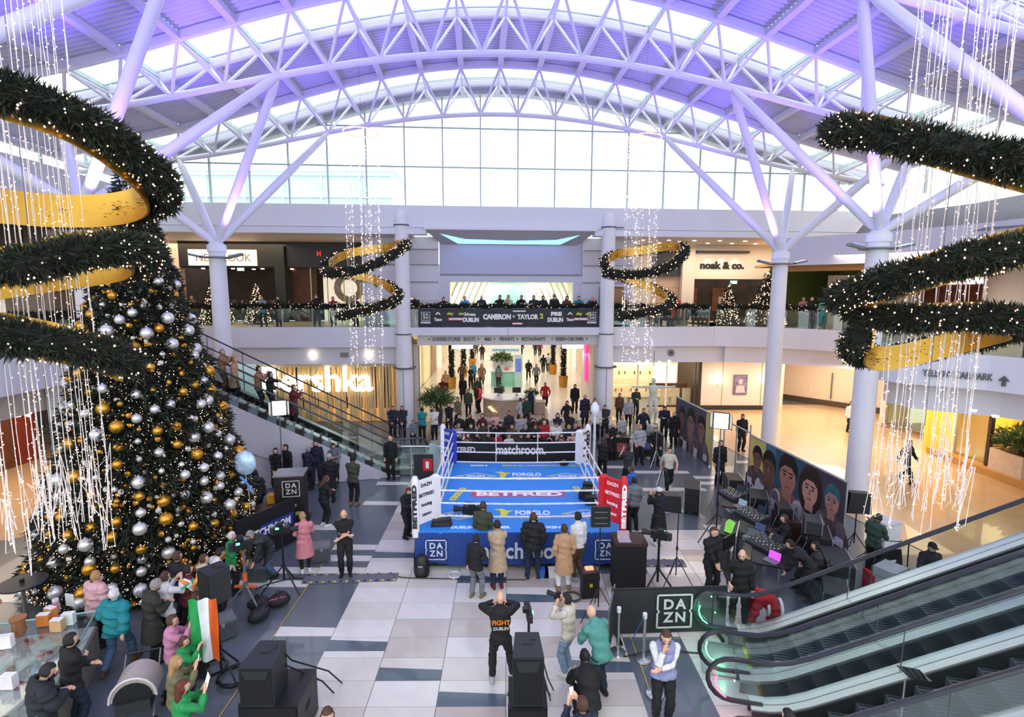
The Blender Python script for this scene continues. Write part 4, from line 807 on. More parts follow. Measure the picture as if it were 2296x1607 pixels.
# ================================================================ ESCALATORS
ALU = M('c6cccb', .28, .75, noise=.05, scale=2); STEP = M('59646a', .45, .3, noise=.1); STEPD = M('1b2022', .5); RUB = M('1d2128', .35, coat=.4)
def escalator(lab, base, dr, length, wid, rise0, group=None, lights=None, flat=.9, mirror=1):
    """dr: unit direction upwards in plan; the near side is to the right of dr * mirror"""
    d = Vector((dr[0], dr[1], 0)).normalized(); nn = Vector((d.y, -d.x, 0))
    t = thing('escalator', lab, 'escalator', base, group=group); B = Vector(base); tan = math.tan(rad(30))
    def Z(r): return 0 if r < flat-.4 else ((r-flat+.4)**2/1.6*tan if r < flat+.4 else (r-flat)*tan)
    def pt(r, n, z): return d*r+nn*n+Vector((0, 0, z))
    rs_ = [-.6+.3*k for k in range(int((length+.6)/.3)+1)]
    def strip(n0, n1, z0, z1, a=0, b=1e9):
        R_ = [r for r in rs_ if a <= r <= b]; vs = []; k = len(R_)
        for r in R_: vs += [pt(r, n0, Z(r)+z0), pt(r, n1, Z(r)+z0), pt(r, n1, Z(r)+z1), pt(r, n0, Z(r)+z1)]
        return MB().add(vs, [(0, 1, 2, 3), (4*k-4, 4*k-1, 4*k-2, 4*k-3)]+[(4*i+q, 4*i+(q+1) % 4, 4*i+4+(q+1) % 4, 4*i+4+q) for i in range(k-1) for q in range(4)])
    h = wid/2
    st = MB(); st.prism([(0, -.25), (.40, -.25), (.40, 0), (.0, 0)], -h, h, 'y'); 
    for q in range(12): st.mi = 1; st.bb((.02, -h+.04+q*(wid-.08)/11-.012, 0), (.38, -h+.04+q*(wid-.08)/11+.012, .006))
    sm = st.mesh('step', [STEP, STEPD]); ang = math.atan2(d.y, d.x)
    k = 0; r = .35
    while r < length-.3:
        o = LK(bpy.data.objects.new('step', sm), t); o.location = pt(r, 0, math.floor((Z(r)+.1)/.001)*.001); o.rotation_euler.z = ang; r += .40
    part('comb_plate', MB().add([pt(-.6, -h, -.0), pt(.35, -h, 0), pt(.35, h, 0), pt(-.6, h, 0), pt(-.6, -h, .012), pt(.35, -h, .012), pt(.35, h, .012), pt(-.6, h, .012)], [(0, 1, 2, 3), (4, 5, 6, 7), (0, 1, 5, 4), (1, 2, 6, 5), (2, 3, 7, 6), (3, 0, 4, 7)]), ALU, t)
    part('yellow_edge', MB().add([pt(.28, -h, .014), pt(.34, -h, .014), pt(.34, h, .014), pt(.28, h, .014)], [(0, 1, 2, 3)]), M('e6d02a', .5), t)
    for sg in (-1, 1):
        part('skirt', strip(sg*h, sg*(h+.03), -.15, .22), STEPD, t)
        part('inner_deck', strip(sg*(h+.03), sg*(h+.17), .2, .25), ALU, t); part('outer_deck', strip(sg*(h+.19), sg*(h+.37), .18, .25), ALU, t)
        part('deck_gap', strip(sg*(h+.16), sg*(h+.2), .16, .235), BLACK, t)
        part('glass_balustrade', strip(sg*(h+.165), sg*(h+.178), .24, .98, -.35), glass((.93, .98, .965), .3, fk=.5), t)
        o_ = h+.17
        loop = [pt(r, sg*o_, Z(r)+1.03) for r in rs_ if r >= -.3][::-1]
        loop += [pt(-.32-.4*math.sin(a), sg*o_, .64+.39*math.cos(a)) for a in [PI*q/9 for q in range(1, 10)]]+[pt(.2, sg*o_, .25)]
        hm = MB(); hm.tube(loop, .042, 8); part('handrail', hm, RUB, t, True)
        part('newel_glass', MB().add([pt(-.32, sg*o_-.006, .25)]+[pt(-.32-.38*math.sin(a), sg*o_, .64+.37*math.cos(a)) for a in [PI*q/8 for q in range(9)]], [(0, i, i+1) for i in range(1, 9)]), glass((.93, .98, .965), .3, fk=.5), t)
        part('balustrade_joint', MB().add([pt(2.2, sg*o_-.01, Z(2.2)+.25), pt(2.22, sg*o_-.01, Z(2.2)+.25), pt(2.22, sg*o_+.01, Z(2.2)+1.0), pt(2.2, sg*o_+.01, Z(2.2)+1.0)], [(0, 1, 2, 3)]), GREYM, t)
        part('outer_cladding', strip(sg*(h+.33), sg*(h+.37), -.55 if sg*mirror > 0 else -.5, .2, 0), M('4a4f52', .4, .4), t)
    part('truss_underside', strip(-h-.33, h+.33, -.95, -.35, flat+.9), M('3a3e41', .5, .3), t)
    if lights:
        for sg, c in zip((-1, 1), lights):
            m = MB(); m.tube([pt(-.3-.3*math.sin(a), sg*(h+.1), .62+.3*math.cos(a)) for a in [PI*q/8 for q in range(3, 8)]], .012, 6); part('comb_light', m, M(c, em=4, noise=0), t, True)
            lamp('comb_glow', 'POINT', B+pt(-.2, sg*h*.6, .35), 3.0, c, .01)
    return t, Z, pt
e1, _, _ = escalator('right hand escalator nearest the hoarding, green light at its foot', (4.55, 9.78, .02), (.97, -.24), 10.4, 1.0, 0, flat=.5, lights=((.1, 1, .4), (.15, 1, .45)))
e2, _, _ = escalator('right hand escalator lowest in view, red light at its foot', (4.1, 7.72, .02), (.97, -.24), 10.4, 1.0, 0, flat=.5, lights=((1, .08, .2), (1, .08, .25)))
eL, ZL, ptL = escalator('long escalator on the left rising behind the great tree', (-3.95, 21.6, .02), (-.963, -.27), 10.2, 1.0, 0, mirror=-1)
# white side wall and dark stepped edge below the left escalator
m = MB(); dl = Vector((-.963, -.27, 0)).normalized(); nl = Vector((-dl.y, dl.x, 0)); q0 = Vector((-3.95, 21.6, 0))+nl*1.0
if nl.y > 0: nl = -nl; q0 = Vector((-3.95, 21.6, 0))+nl*1.0
pr = [q0+dl*.6, q0+dl*12, q0+dl*12+Vector((0, 0, 5.3)), q0+dl*9.9+Vector((0, 0, 5.2)), q0+dl*.9+Vector((0, 0, .05))]
m.add(pr+[p-nl*.15 for p in pr], [(0, 1, 2, 3, 4), (9, 8, 7, 6, 5)]+[(i, (i+1) % 5, 5+(i+1) % 5, 5+i) for i in range(5)]); struct('wall_escalator', m, M('c9c6cc', .6, noise=.03))
m = MB(); k = 0
stw = thing('staircase', 'dark stepped stair edge running up in front of the left escalator', 'stairs', q0)
sp = MB()
for k in range(29):
    a = q0+dl*(1.0+k*.31)-nl*.02; z = .12+k*.179
    s_ = MB(); e = dl*.31; s_.add([a, a+e, a+e+Vector((0, 0, .36)), a+Vector((0, 0, .36)), a-nl*.5, a+e-nl*.5, a+e+Vector((0, 0, .36))-nl*.5, a+Vector((0, 0, .36))-nl*.5], [(0, 1, 2, 3), (4, 5, 6, 7), (0, 1, 5, 4), (1, 2, 6, 5), (2, 3, 7, 6), (3, 0, 4, 7)])
    s_.v = [(x, y, zz+z-.1) for x, y, zz in s_.v]; part('tread', s_, [M('2b2422', .5), M('7f9494', .35, .3)][k % 2], stw, world=True)
hr = thing('handrail', 'long dark handrail above the left escalator against the gold shopfront', 'handrail', q0)
off = -nl*1.9
part('rail', MB().tube([q0+off+dl*.2+Vector((0, 0, 1.35)), q0+off+dl*9+Vector((0, 0, 1.35+8.8*.577))], .03, 6), RUB, hr, True, world=True)
part('rail', MB().tube([q0+off+dl*.2+Vector((0, 0, .9)), q0+off+dl*9+Vector((0, 0, .9+8.8*.577))], .025, 6), RUB, hr, True, world=True)
for k in range(8): a = q0+off+dl*(.4+k*1.2); part('post', MB().tube([a+Vector((0, 0, max(0, k*1.2*.577-.2))), a+Vector((0, 0, 1.45+k*1.2*.577))], .02, 6), GREYM, hr, world=True)
# wall rail on the escalator side wall
part('wall_rail', MB().tube([q0+nl*.06+dl*5.2+Vector((0, 0, 1.1)), q0+nl*.06+dl*9.5+Vector((0, 0, 3.0))], .025, 6), M('b9a596', .4), hr, True, world=True)
# glass landing box at the foot of the left escalator
gl_ = thing('glass_screen', 'frameless glass screens at the foot of the left escalator', 'screen', (-3.4, 20.6, 0))
for k in range(4): part('glass_panel', MB().bb((-4.4+k*.62, 20.6-.02, .05), (-3.85+k*.62, 20.62, 1.15)), glass((.86, .96, .94), .3, fk=.6), gl_, world=True)
for k in range(5): part('post', MB().box((-4.43+k*.62, 20.6, .6), (.05, .05, 1.2)), CHROME, gl_, world=True)
part('pale_panel', MB().bb((-3.05, 20.3, .1), (-2.75, 20.33, 1.4)), M('a8ccc6', .3), gl_, world=True); part('top_rail', MB().tube([(-4.45, 20.6, 1.2), (-1.9, 20.6, 1.2)], .03, 8), CHROME, gl_, True, world=True)
# ================================================================ BOXING RING
XL, XR, YF, YB = -2.42, 3.12, 13.35, 19.05; ZM = 1.05; MATB = M('2b8ae0', .55, noise=.05, scale=2); NAVY = M('1c3f87', .65, noise=.12, scale=3)
rg2 = thing('boxing_ring', 'boxing ring with a bright blue canvas and navy skirts in the middle of the hall', 'ring', (.35, 16.2, 0))
part('platform', MB().bb((XL+.06, YF+.06, .08), (XR-.06, YB-.06, ZM-.04)), M('15171c', .7), rg2, world=True)
cv = part('canvas', MB().bb((XL, YF, ZM-.05), (XR, YB, ZM)), MATB, rg2, world=True)
for nm, a, b, n in (('f', (XL, YF), (XR, YF), (0, -1)), ('b', (XR, YB), (XL, YB), (0, 1)), ('l', (XL, YB), (XL, YF), (-1, 0)), ('r', (XR, YF), (XR, YB), (1, 0))):
    m = MB(); k = 60; vs = []
    for i in range(k+1):
        t = i/k; x = a[0]+(b[0]-a[0])*t; y = a[1]+(b[1]-a[1])*t
        for zz, am in ((ZM-.02, .01), (.62, .02), (.16, .035)):
            w_ = am*(1+math.sin(i*1.9+zz*3)+.6*math.sin(i*.7)); vs.append((x+n[0]*w_, y+n[1]*w_, zz+(.03*math.sin(i*.35) if zz < .3 else 0)))
    m.add(vs, [(3*i+q, 3*i+q+1, 3*i+4+q, 3*i+3+q) for i in range(k) for q in range(2)])
    sk = part('skirt', m, NAVY, rg2, True, world=True)
    if nm == 'f': SKF = sk
LG = M('c9ced6', .5, noise=.03)
fr_ = lambda x, z: face_to((x, YF-.1, z), (0, -1, 0))
dazn(SKF, fr_(-1.85, .6), .56, LG); dazn(SKF, fr_(2.62, .6), .56, LG); letters('matchroom', .62, fr_(.42, .55), LG, SKF, .006, .014, width=2.5)
up_ = lambda x, y, r=0: Matrix.Translation((x, y, ZM+.002)) @ Matrix.Rotation(rad(r), 4, 'Z')
YC = M('d8d83a', .5, noise=.03); WC = M('e6eef6', .5, noise=.03)
def matl(t, x, y, sz, c=WC, w_=None, r=0, b=.01): letters(t, sz, up_(x, y, r), c, cv, .001, b, width=w_)
for (x, y, s) in ((.55, 14.55, 1.0), (.5, 17.75, 1.0)):
    matl('FORGLO', x+.2, y, .42, WC, 1.0*s, b=.015); matl('WORLD BOXING', x+.2, y-.3, .12, YC, 1.0)
    m = MB(up_(x-.62, y)); m.prism([(-.1, -.3), (.05, -.3), (.12, 0), (.28, .2), (.1, .16), (-.05, .3), (-.3, .25), (-.1, .12)], 0, .002, 'z'); part('print_figure', m, YC, cv, world=True)
def diamond(x, y, s=1):
    for o, i_ in ((.75, .68), (.6, .56)):
        m = MB(up_(x, y)); m.prism([(-o*s, 0), (0, .42*o*s), (0, .42*i_*s), (-i_*s, 0)], 0, .002, 'z'); m.prism([(0, .42*o*s), (o*s, 0), (i_*s, 0), (0, .42*i_*s)], 0, .002, 'z'); m.prism([(o*s, 0), (0, -.42*o*s), (0, -.42*i_*s), (i_*s, 0)], 0, .002, 'z'); m.prism([(0, -.42*o*s), (-o*s, 0), (-i_*s, 0), (0, -.42*i_*s)], 0, .002, 'z'); part('print_diamond', m, YC if o > .7 else WC, cv, world=True)
    matl('DAZN', x, y, .2, WC, .6)
for x, y in ((-1.05, 17.6), (2.1, 17.6), (-1.35, 14.4), (2.3, 14.5)): diamond(x, y)
part('print_strip', MB().prism([(-1.1, 15.75), (1.85, 15.75), (1.85, 16.2), (-1.1, 16.2)], ZM, ZM+.0015, 'z'), M('a8518c', .5, noise=.1), cv, world=True); part('print_strip', MB().prism([(-1.1, 15.75), (-.2, 15.75), (-.2, 16.2), (-1.1, 16.2)], ZM+.0015, ZM+.002, 'z'), M('d23a4c', .5), cv, world=True)
letters('BETFRED', .42, up_(.4, 15.97)@Matrix.Translation((0, 0, .002)), M('f2eef4', .5, noise=0), cv, .001, .02, width=2.7)
matl('cazoo', -1.55, 16.0, .4, YC, 1.1, 75, .02); matl('cazoo', 2.4, 16.1, .4, YC, 1.1, -75, .02)
matl('IRISH', -1.0, 18.7, .2, WC, .6); matl('BOXING UNION', .6, 18.7, .16, YC, 1.5); matl('MATCHROOM', 2.0, 18.7, .16, YC, 1.3); matl('DUBLIN NOVEMBER', -.7, 13.62, .2, WC, 1.6); matl('BOXING', 1.2, 13.62, .2, WC, .9)
# posts, pads, ropes
WPAD = M('e6e4e8', .5, noise=.04); RPAD = M('d3202a', .5, noise=.05); BPAD = M('2a3fae', .5, noise=.05)
corners = [((XL+.02, YF+.06), (-1.93, 13.92), WPAD, 'white corner post and pad, front left'), ((XR-.02, YF+.06), (2.65, 13.92), RPAD, 'red corner post and pad'), ((2.98, YB-.15), (2.62, 18.55), WPAD, 'white corner post and pad, back right'), ((-2.32, YB-.15), (-1.92, 18.55), BPAD, 'blue corner post and pad')]
RH = (1.25, 1.62, 1.98, 2.34)
for (px, py), (ix, iy), pm_, lb_ in corners:
    part('post', MB().lathe([(.1, .9), (.1, 2.45), (.06, 2.55)], (px, py, 0), 16), pm_ if pm_ is not BPAD else WPAD, rg2, True, lb_, world=True)
    d = Vector((ix-px, iy-py, 0)); l_ = d.length; d.normalize(); ang = math.atan2(d.y, d.x)
    p1 = part('corner_pad', MB().box((px+d.x*l_*.5, py+d.y*l_*.5, 1.8), (l_*.72, .07, 1.2), rz=ang), pm_, rg2, None, lb_, world=True)
    part('corner_pad', MB().lathe([(.06, 1.16), (.14, 1.2), (.14, 2.38), (.05, 2.44)], (ix, iy, 0), 4), pm_, rg2, None, lb_, world=True)
    n_ = Vector((d.y, -d.x, 0)); n_ = n_ if n_.y < 0 else -n_
    tc_ = M('1b1c20', .5) if pm_ is WPAD else M('f2f0ee', .5, noise=0)
    for q, t in enumerate(('DAZN', 'BETFRED', 'boxing', 'cazoo')): letters(t, .13, face_to((px+d.x*l_*.5+n_.x*.04, py+d.y*l_*.5+n_.y*.04, 2.25-q*.27), n_), tc_, p1, .003, .004)
    for z in RH: part('turnbuckle', MB().tube([(px, py, z), (ix, iy, z)], .025, 6), GREYM, rg2, world=True)
    mm2 = face_to((px, py-.105, 1.75), (0, -1, 0)) @ Matrix.Rotation(PI/2, 4, 'Z'); letters('BETFRED', .15, mm2, M('ffffff', .5, noise=0) if pm_ in (RPAD, BPAD) else M('2a2a30', .5, noise=0), p1, .004, .01, width=1.2)
ROPE = M('e4dfdd', .6, noise=.25, scale=9); IC = [c[1] for c in corners]
for i in range(4):
    a, b = IC[i], IC[(i+1) % 4]
    for z in RH:
        part('rope', MB().tube([(a[0]+(b[0]-a[0])*t, a[1]+(b[1]-a[1])*t, z-.035*math.sin(PI*t)) for t in [q/10 for q in range(11)]], .026, 8), ROPE, rg2, True, world=True)
    for t in (.33, .66):
        if i in (1, 3) or i == 2: x = a[0]+(b[0]-a[0])*t; y = a[1]+(b[1]-a[1])*t; part('rope_spacer', MB().box((x, y, 1.78), (.03, .03, 1.1)), ROPE, rg2, world=True)
# ================================================================ PEOPLE
# a pose is laid out as joints, grown into one closed skin (voxel remesh of overlapping lofts), then clothes are
# taken off that skin as shells of their own
def ik(a, t, l1, l2, hint):
    a = Vector(a); t = Vector(t); d = t-a; L = min(d.length, (l1+l2)*.999); d.normalize(); t = a+d*L
    x = (l1*l1-l2*l2+L*L)/(2*L); y = math.sqrt(max(0, l1*l1-x*x)); h = Vector(hint); h = h-d*h.dot(d)
    if h.length < 1e-4: h = Vector((0, 1, 0))
    return a+d*x+h.normalized()*y, t
POSES = dict(
 stand=dict(), easy=dict(lf=(-.13, .03), rf=(.12, .12), rh=(.2, .24, 1.02), lh=(-.25, .02, .82)),
 fold=dict(rh=(-.10, .25, 1.17), lh=(.11, .28, 1.12), eh=(0, -.2, -1)), clasp=dict(rh=(.035, .23, .92), lh=(-.04, .23, .91)),
 phone=dict(rh=(.10, .34, 1.45), lh=(-.07, .35, 1.43), eh=(0, .1, -1)), text=dict(rh=(.07, .30, 1.16), lh=(-.06, .31, 1.15), hp=28),
 rail=dict(lean=13, hz=.92, rh=(.13, .40, 1.12), lh=(-.11, .42, 1.12), hp=12, lf=(-.12, -.12), rf=(.12, -.08), eh=(0, 0, -1), out=.8),
 walk=dict(lf=(-.09, -.30), rf=(.09, .30), hz=.89, rh=(.25, -.16, .88), lh=(-.24, .24, .95), heel=1),
 sit=dict(hz=.47, lf=(-.13, .44), rf=(.14, .42), rh=(.14, .34, .62), lh=(-.12, .36, .61), lean=8),
 bend=dict(hz=.84, lean=62, lf=(-.16, -.05), rf=(.16, .12), rh=(.12, .55, .52), lh=(-.14, .60, .50), hp=-10),
 chin=dict(rh=(.045, .20, 1.43), lh=(.10, .24, 1.13), eh=(0, .3, -1), hp=16),
 wide=dict(lf=(-.15, 0), rf=(.24, .04), hz=.90, rh=(.10, .24, 1.42), lh=(-.10, .24, 1.42), out=.9, hp=14),
 stoop=dict(lean=34, hz=.88, lf=(-.16, -.05), rf=(.16, .1), rh=(.16, .5, .95), lh=(-.1, .5, 1.0), hp=5),
 crouch=dict(hz=.42, lean=38, lf=(-.15, .12), rf=(.17, .22), rh=(.16, .55, .62), lh=(-.12, .55, .62), hp=-6),
 kneel=dict(hz=.50, lean=78, lf=(-.12, -.42, .06), rf=(.12, -.38, .06), rh=(.16, .62, .06), lh=(-.18, .58, .06), hp=-20, knee=(0, .25, -1)),
 point=dict(rh=(.50, .45, 1.45), lh=(-.22, .2, .98)), shoot=dict(rh=(.11, .22, 1.52), lh=(-.08, .25, 1.50), eh=(.0, .2, -1), hp=-2),
 tpose=dict(rh=(.75, .02, 1.40), lh=(-.75, .02, 1.40)),
 pocket=dict(rh=(.19, .08, .90), lh=(-.19, .08, .90), lf=(-.13, 0), rf=(.13, .03)))
def skeleton(p):
    hz = p.get('hz', .925); ln = rad(p.get('lean', 3)); P = Vector((0, 0, hz)); sp = [P]; q = P
    for f, l in ((.45, .16), (.8, .18), (1.0, .18)): a = ln*f if ln > .2 else ln; q = q+Vector((0, math.sin(a), math.cos(a)))*l; sp.append(q)
    up = Vector((0, math.sin(ln), math.cos(ln))); fwd = Vector((0, math.cos(ln), -math.sin(ln)))
    ha = ln*.55+rad(p.get('hp', 0)); hu = Vector((0, math.sin(ha), math.cos(ha))); hf = Vector((0, math.cos(ha), -math.sin(ha)))
    neck = sp[-1]+up*.03; head = neck+hu*.155+hf*.02
    sk = dict(sp=sp, neck=neck, head=head, hu=hu, hf=hf, up=up, fwd=fwd, hz=hz)
    ln_ = p.get('out', .5)
    for s, k in ((1, 'r'), (-1, 'l')):
        sh = sp[-1]+Vector((.175*s, 0, 0))-up*.045; t = Vector(p.get(k+'h', (.235*s, .05, hz-.13)))
        e, wv = ik(sh, t, .285, .25, Vector((s*ln_, -.45, -.35))+Vector(p.get('eh', (0, 0, 0)))*.6)
        hd = (wv-e).normalized(); sk[k+'arm'] = (sh, e, wv, wv+hd*.085)
        hip = P+Vector((.088*s, 0, -.03)); f = p.get(k+'f', (.095*s, 0)); az = f[2] if len(f) > 2 else .085
        if p.get('heel') and s < 0: az = .15
        kn, an = ik(hip, (f[0], f[1], az), .43, .42, Vector(p.get('knee', (s*.12, 1, .1))))
        sk[k+'leg'] = (hip, kn, an); sk[k+'toe'] = an+Vector((s*.03, .15 if az > .05 and len(f) < 3 else -.12, -.05))
    return sk
def body_mesh(p, female):
    sk = skeleton(p); m = MB(); caps = []
    def chain(pts, rs, ids, n=10):
        m.tube(pts, rs, n); m.ell(pts[0], (rs[0],)*3, 8, 6); m.ell(pts[-1], (rs[-1],)*3, 8, 6)
        tl = sum((Vector(pts[i+1])-Vector(pts[i])).length for i in range(len(pts)-1)); t0 = 0
        for i in range(len(pts)-1): dl_ = (Vector(pts[i+1])-Vector(pts[i])).length; caps.append((Vector(pts[i]), Vector(pts[i+1]), rs[i], rs[i+1], ids, t0/tl, (t0+dl_)/tl)); t0 += dl_
    sp = sk['sp']; up = sk['up']
    def ring_loft(C, U, W, Dp):
        vs = []; n = 14
        for c, u, w_, d in zip(C, U, W, Dp):
            f = Vector((1, 0, 0)).cross(u)*-1
            vs += [c+Vector((math.cos(2*PI*j/n)*w_, 0, 0))+f*(math.sin(2*PI*j/n)*d) for j in range(n)]
        k = len(C); m.add(vs, [(i*n+j, i*n+(j+1) % n, (i+1)*n+(j+1) % n, (i+1)*n+j) for i in range(k-1) for j in range(n)]+[tuple(range(n-1, -1, -1)), tuple((k-1)*n+j for j in range(n))])
    us = [(sp[1]-sp[0]).normalized(), (sp[2]-sp[0]).normalized(), (sp[3]-sp[1]).normalized(), up]
    wd = (.165, .135, .155, .15) if female else (.16, .145, .178, .168)
    C = [sp[0]-us[0]*.11, sp[0]-us[0]*.04, sp[0]+us[0]*.03, sp[1], sp[2], sp[3]-up*.06, sp[3], sp[3]+up*.035]
    U = [us[0], us[0], us[0], us[1], us[2], up, up, up]
    ring_loft(C, U, [.11, wd[0], wd[0]*.98, wd[1], wd[2], wd[3]*1.05, wd[3]*.8, .08], [.09, .115, .115, .10, .122, .105, .085, .06])
    for i in range(3): caps.append((sp[i], sp[i+1], .15, .15, 0, 0, 1))
    chain([sk['neck']-up*.05, sk['head']-sk['hu']*.07], [.058, .055], 1)
    for k, s in (('r', 1), ('l', -1)):
        a = sk[k+'arm']; f_ = .9 if female else 1
        chain([a[0], a[0].lerp(a[1], .5), a[1]], [.06*f_, .05*f_, .042*f_], 2); chain([a[1], a[1].lerp(a[2], .35), a[2]], [.042*f_, .043*f_, .028], 3)
        # hand: palm, thumb off its side and four unequal bent fingers
        d = (a[3]-a[2]).normalized(); side = Vector((1, 0, 0)) if abs(d.x) < .7 else Vector((0, 0, 1)); side = (side-d*side.dot(d)).normalized(); nrm = d.cross(side)
        inn = Vector((-s, .2, -.2)); cu = nrm if nrm.dot(inn) > 0 else -nrm
        pal = [a[2], a[2]+d*.045, a[2]+d*.085]
        chain(pal, [.026, .033, .034], 4, 8)
        for q, (o, L) in enumerate(((-.027, .062), (-.009, .075), (.009, .07), (.027, .055))):
            b = a[2]+d*.085+side*o; chain([b, b+d*L*.5+cu*.008, b+d*L*.8+cu*.03, b+d*L*.78+cu*.045], [.0095, .009, .0085, .008], 4, 6)
        th = a[2]+d*.035+side*(-.03 if s > 0 else .03)
        chain([th, th+d*.03+side*(-.025 if s > 0 else .025)+cu*.012, th+d*.06+side*(-.03 if s > 0 else .03)+cu*.025], [.013, .0115, .0095], 4, 6)
        l = sk[k+'leg']; fm = 1.06 if female else 1
        chain([l[0], l[0].lerp(l[1], .4), l[1]], [.095*fm, .085*fm, .058], 5); chain([l[1], l[1].lerp(l[2], .3), l[2]], [.057, .06, .036], 6)
        t = sk[k+'toe']; chain([l[2]+Vector((0, -.05, -.045)), l[2].lerp(t, .5)+Vector((0, 0, -.02)), t], [.036, .042, .034], 7)
    # head with jaw, nose, brow, ears, lips
    hd, hu, hf = sk['head'], sk['hu'], sk['hf']; hx = hf.cross(hu); HMx = Matrix((hx, hf, hu)).transposed().to_4x4(); HMx.translation = hd
    h = MB(HMx); vs = []; n, k = 16, 12
    for i in range(k+1):
        a = PI*i/k; z = -math.cos(a); r = math.sin(a)
        for j in range(n):
            b = 2*PI*j/n; x = r*math.cos(b); y = r*math.sin(b); jw = 1-.28*max(0, -z-.1); x *= .077*jw; y = y*.097*(1-.12*max(0, -z)) if y > 0 else y*.1*(1-.45*max(0, -z)); vs.append((x, y+(.012 if z < -.5 and y > 0 else 0), z*.12))
    h.add(vs, [(i*n+j, i*n+(j+1) % n, (i+1)*n+(j+1) % n, (i+1)*n+j) for i in range(k) for j in range(n)])
    h.ell((0, .1, -.012), (.013, .02, .026), 8, 5); h.ell((0, .086, .03), (.05, .014, .009), 8, 5); h.ell((0, .09, -.055), (.024, .01, .008), 8, 5)
    for s in (1, -1): h.ell((.078*s, -.004, -.008), (.011, .022, .032), 8, 5)
    b = len(m.v); m.v += h.v; m.f += [tuple(i+b for i in f) for f in h.f]; m.m += h.m
    caps.append((hd+hu*.03, hd-hu*.02, .085, .085, 8, 0, 1))
    return sk, m, caps, HMx
SKEL = {}
def build_pose(name, female=False):
    key = (name, female)
    if key in SKEL: return SKEL[key]
    sk, m, caps, HMx = body_mesh(POSES[name], female)
    src = bpy.data.meshes.new('src'); src.from_pydata(m.v, [], [f for f in m.f]); o = bpy.data.objects.new('src', src); COL.objects.link(o)
    md = o.modifiers.new('r', 'REMESH'); md.mode = 'VOXEL'; md.voxel_size = .0115
    s2 = o.modifiers.new('s', 'SMOOTH'); s2.factor = .5; s2.iterations = 2
    ev = bpy.data.meshes.new_from_object(o.evaluated_get(bpy.context.evaluated_depsgraph_get()))
    n = len(ev.vertices); V = np.empty(n*3); ev.vertices.foreach_get('co', V); V = V.reshape(-1, 3)
    NV = np.empty(n*3); ev.vertices.foreach_get('normal', NV); NV = NV.reshape(-1, 3)
    Fq = np.array([tuple(p.vertices) for p in ev.polygons if len(p.vertices) == 4])
    bpy.data.objects.remove(o); bpy.data.meshes.remove(ev)
    best = np.full(n, 9.0); bid = np.zeros(n, int); tt = np.zeros(n)
    for a, b, r0, r1, i, ta, tb in caps:
        a = np.array(a); b = np.array(b); ab = b-a; t = np.clip(((V-a)@ab)/max(1e-9, ab@ab), 0, 1); d = np.linalg.norm(V-(a+t[:, None]*ab), axis=1)-(r0+(r1-r0)*t)
        if i == 0: d = d*.6
        q = d < best; best[q] = d[q]; bid[q] = i; tt[q] = ta+(tb-ta)*t[q]
    spv = np.array(sk['sp'][-1]-sk['sp'][0]); L = np.linalg.norm(spv); hh = ((V-np.array(sk['sp'][0]))@spv)/L
    Hi = np.array(HMx.inverted()); HL = V@Hi[:3, :3].T+Hi[:3, 3]
    SKEL[key] = dict(sk=sk, V=V, N=NV, F=Fq, id=bid, t=tt, h=hh, HL=HL, HM=HMx, cache={}); return SKEL[key]
SKINS = [M(c, .5, noise=.06, scale=20) for c in ('d9a98c', 'e3b79b', 'c58f70', '8a5a40')]; EYE = M('2a1c18', .4, noise=0); LIP = M('a8604f', .5, noise=0)
def body(key):
    P = build_pose(*key); c = P['cache']
    if 'body' not in c:
        fc = P['HL'][P['F']].mean(1); mi = np.zeros(len(P['F']), int)
        for s in (1, -1): mi[(np.linalg.norm((fc-np.array([.031*s, .088, .012]))*[1, .6, 1.7], axis=1) < .014)] = 1
        mi[np.linalg.norm((fc-np.array([0, .096, -.055]))*[.5, .6, 1.6], axis=1) < .013] = 2
        c['body'] = npmesh('person', P['V'], P['F'], [SKINS[0], EYE, LIP], mi, True)
    return c['body']
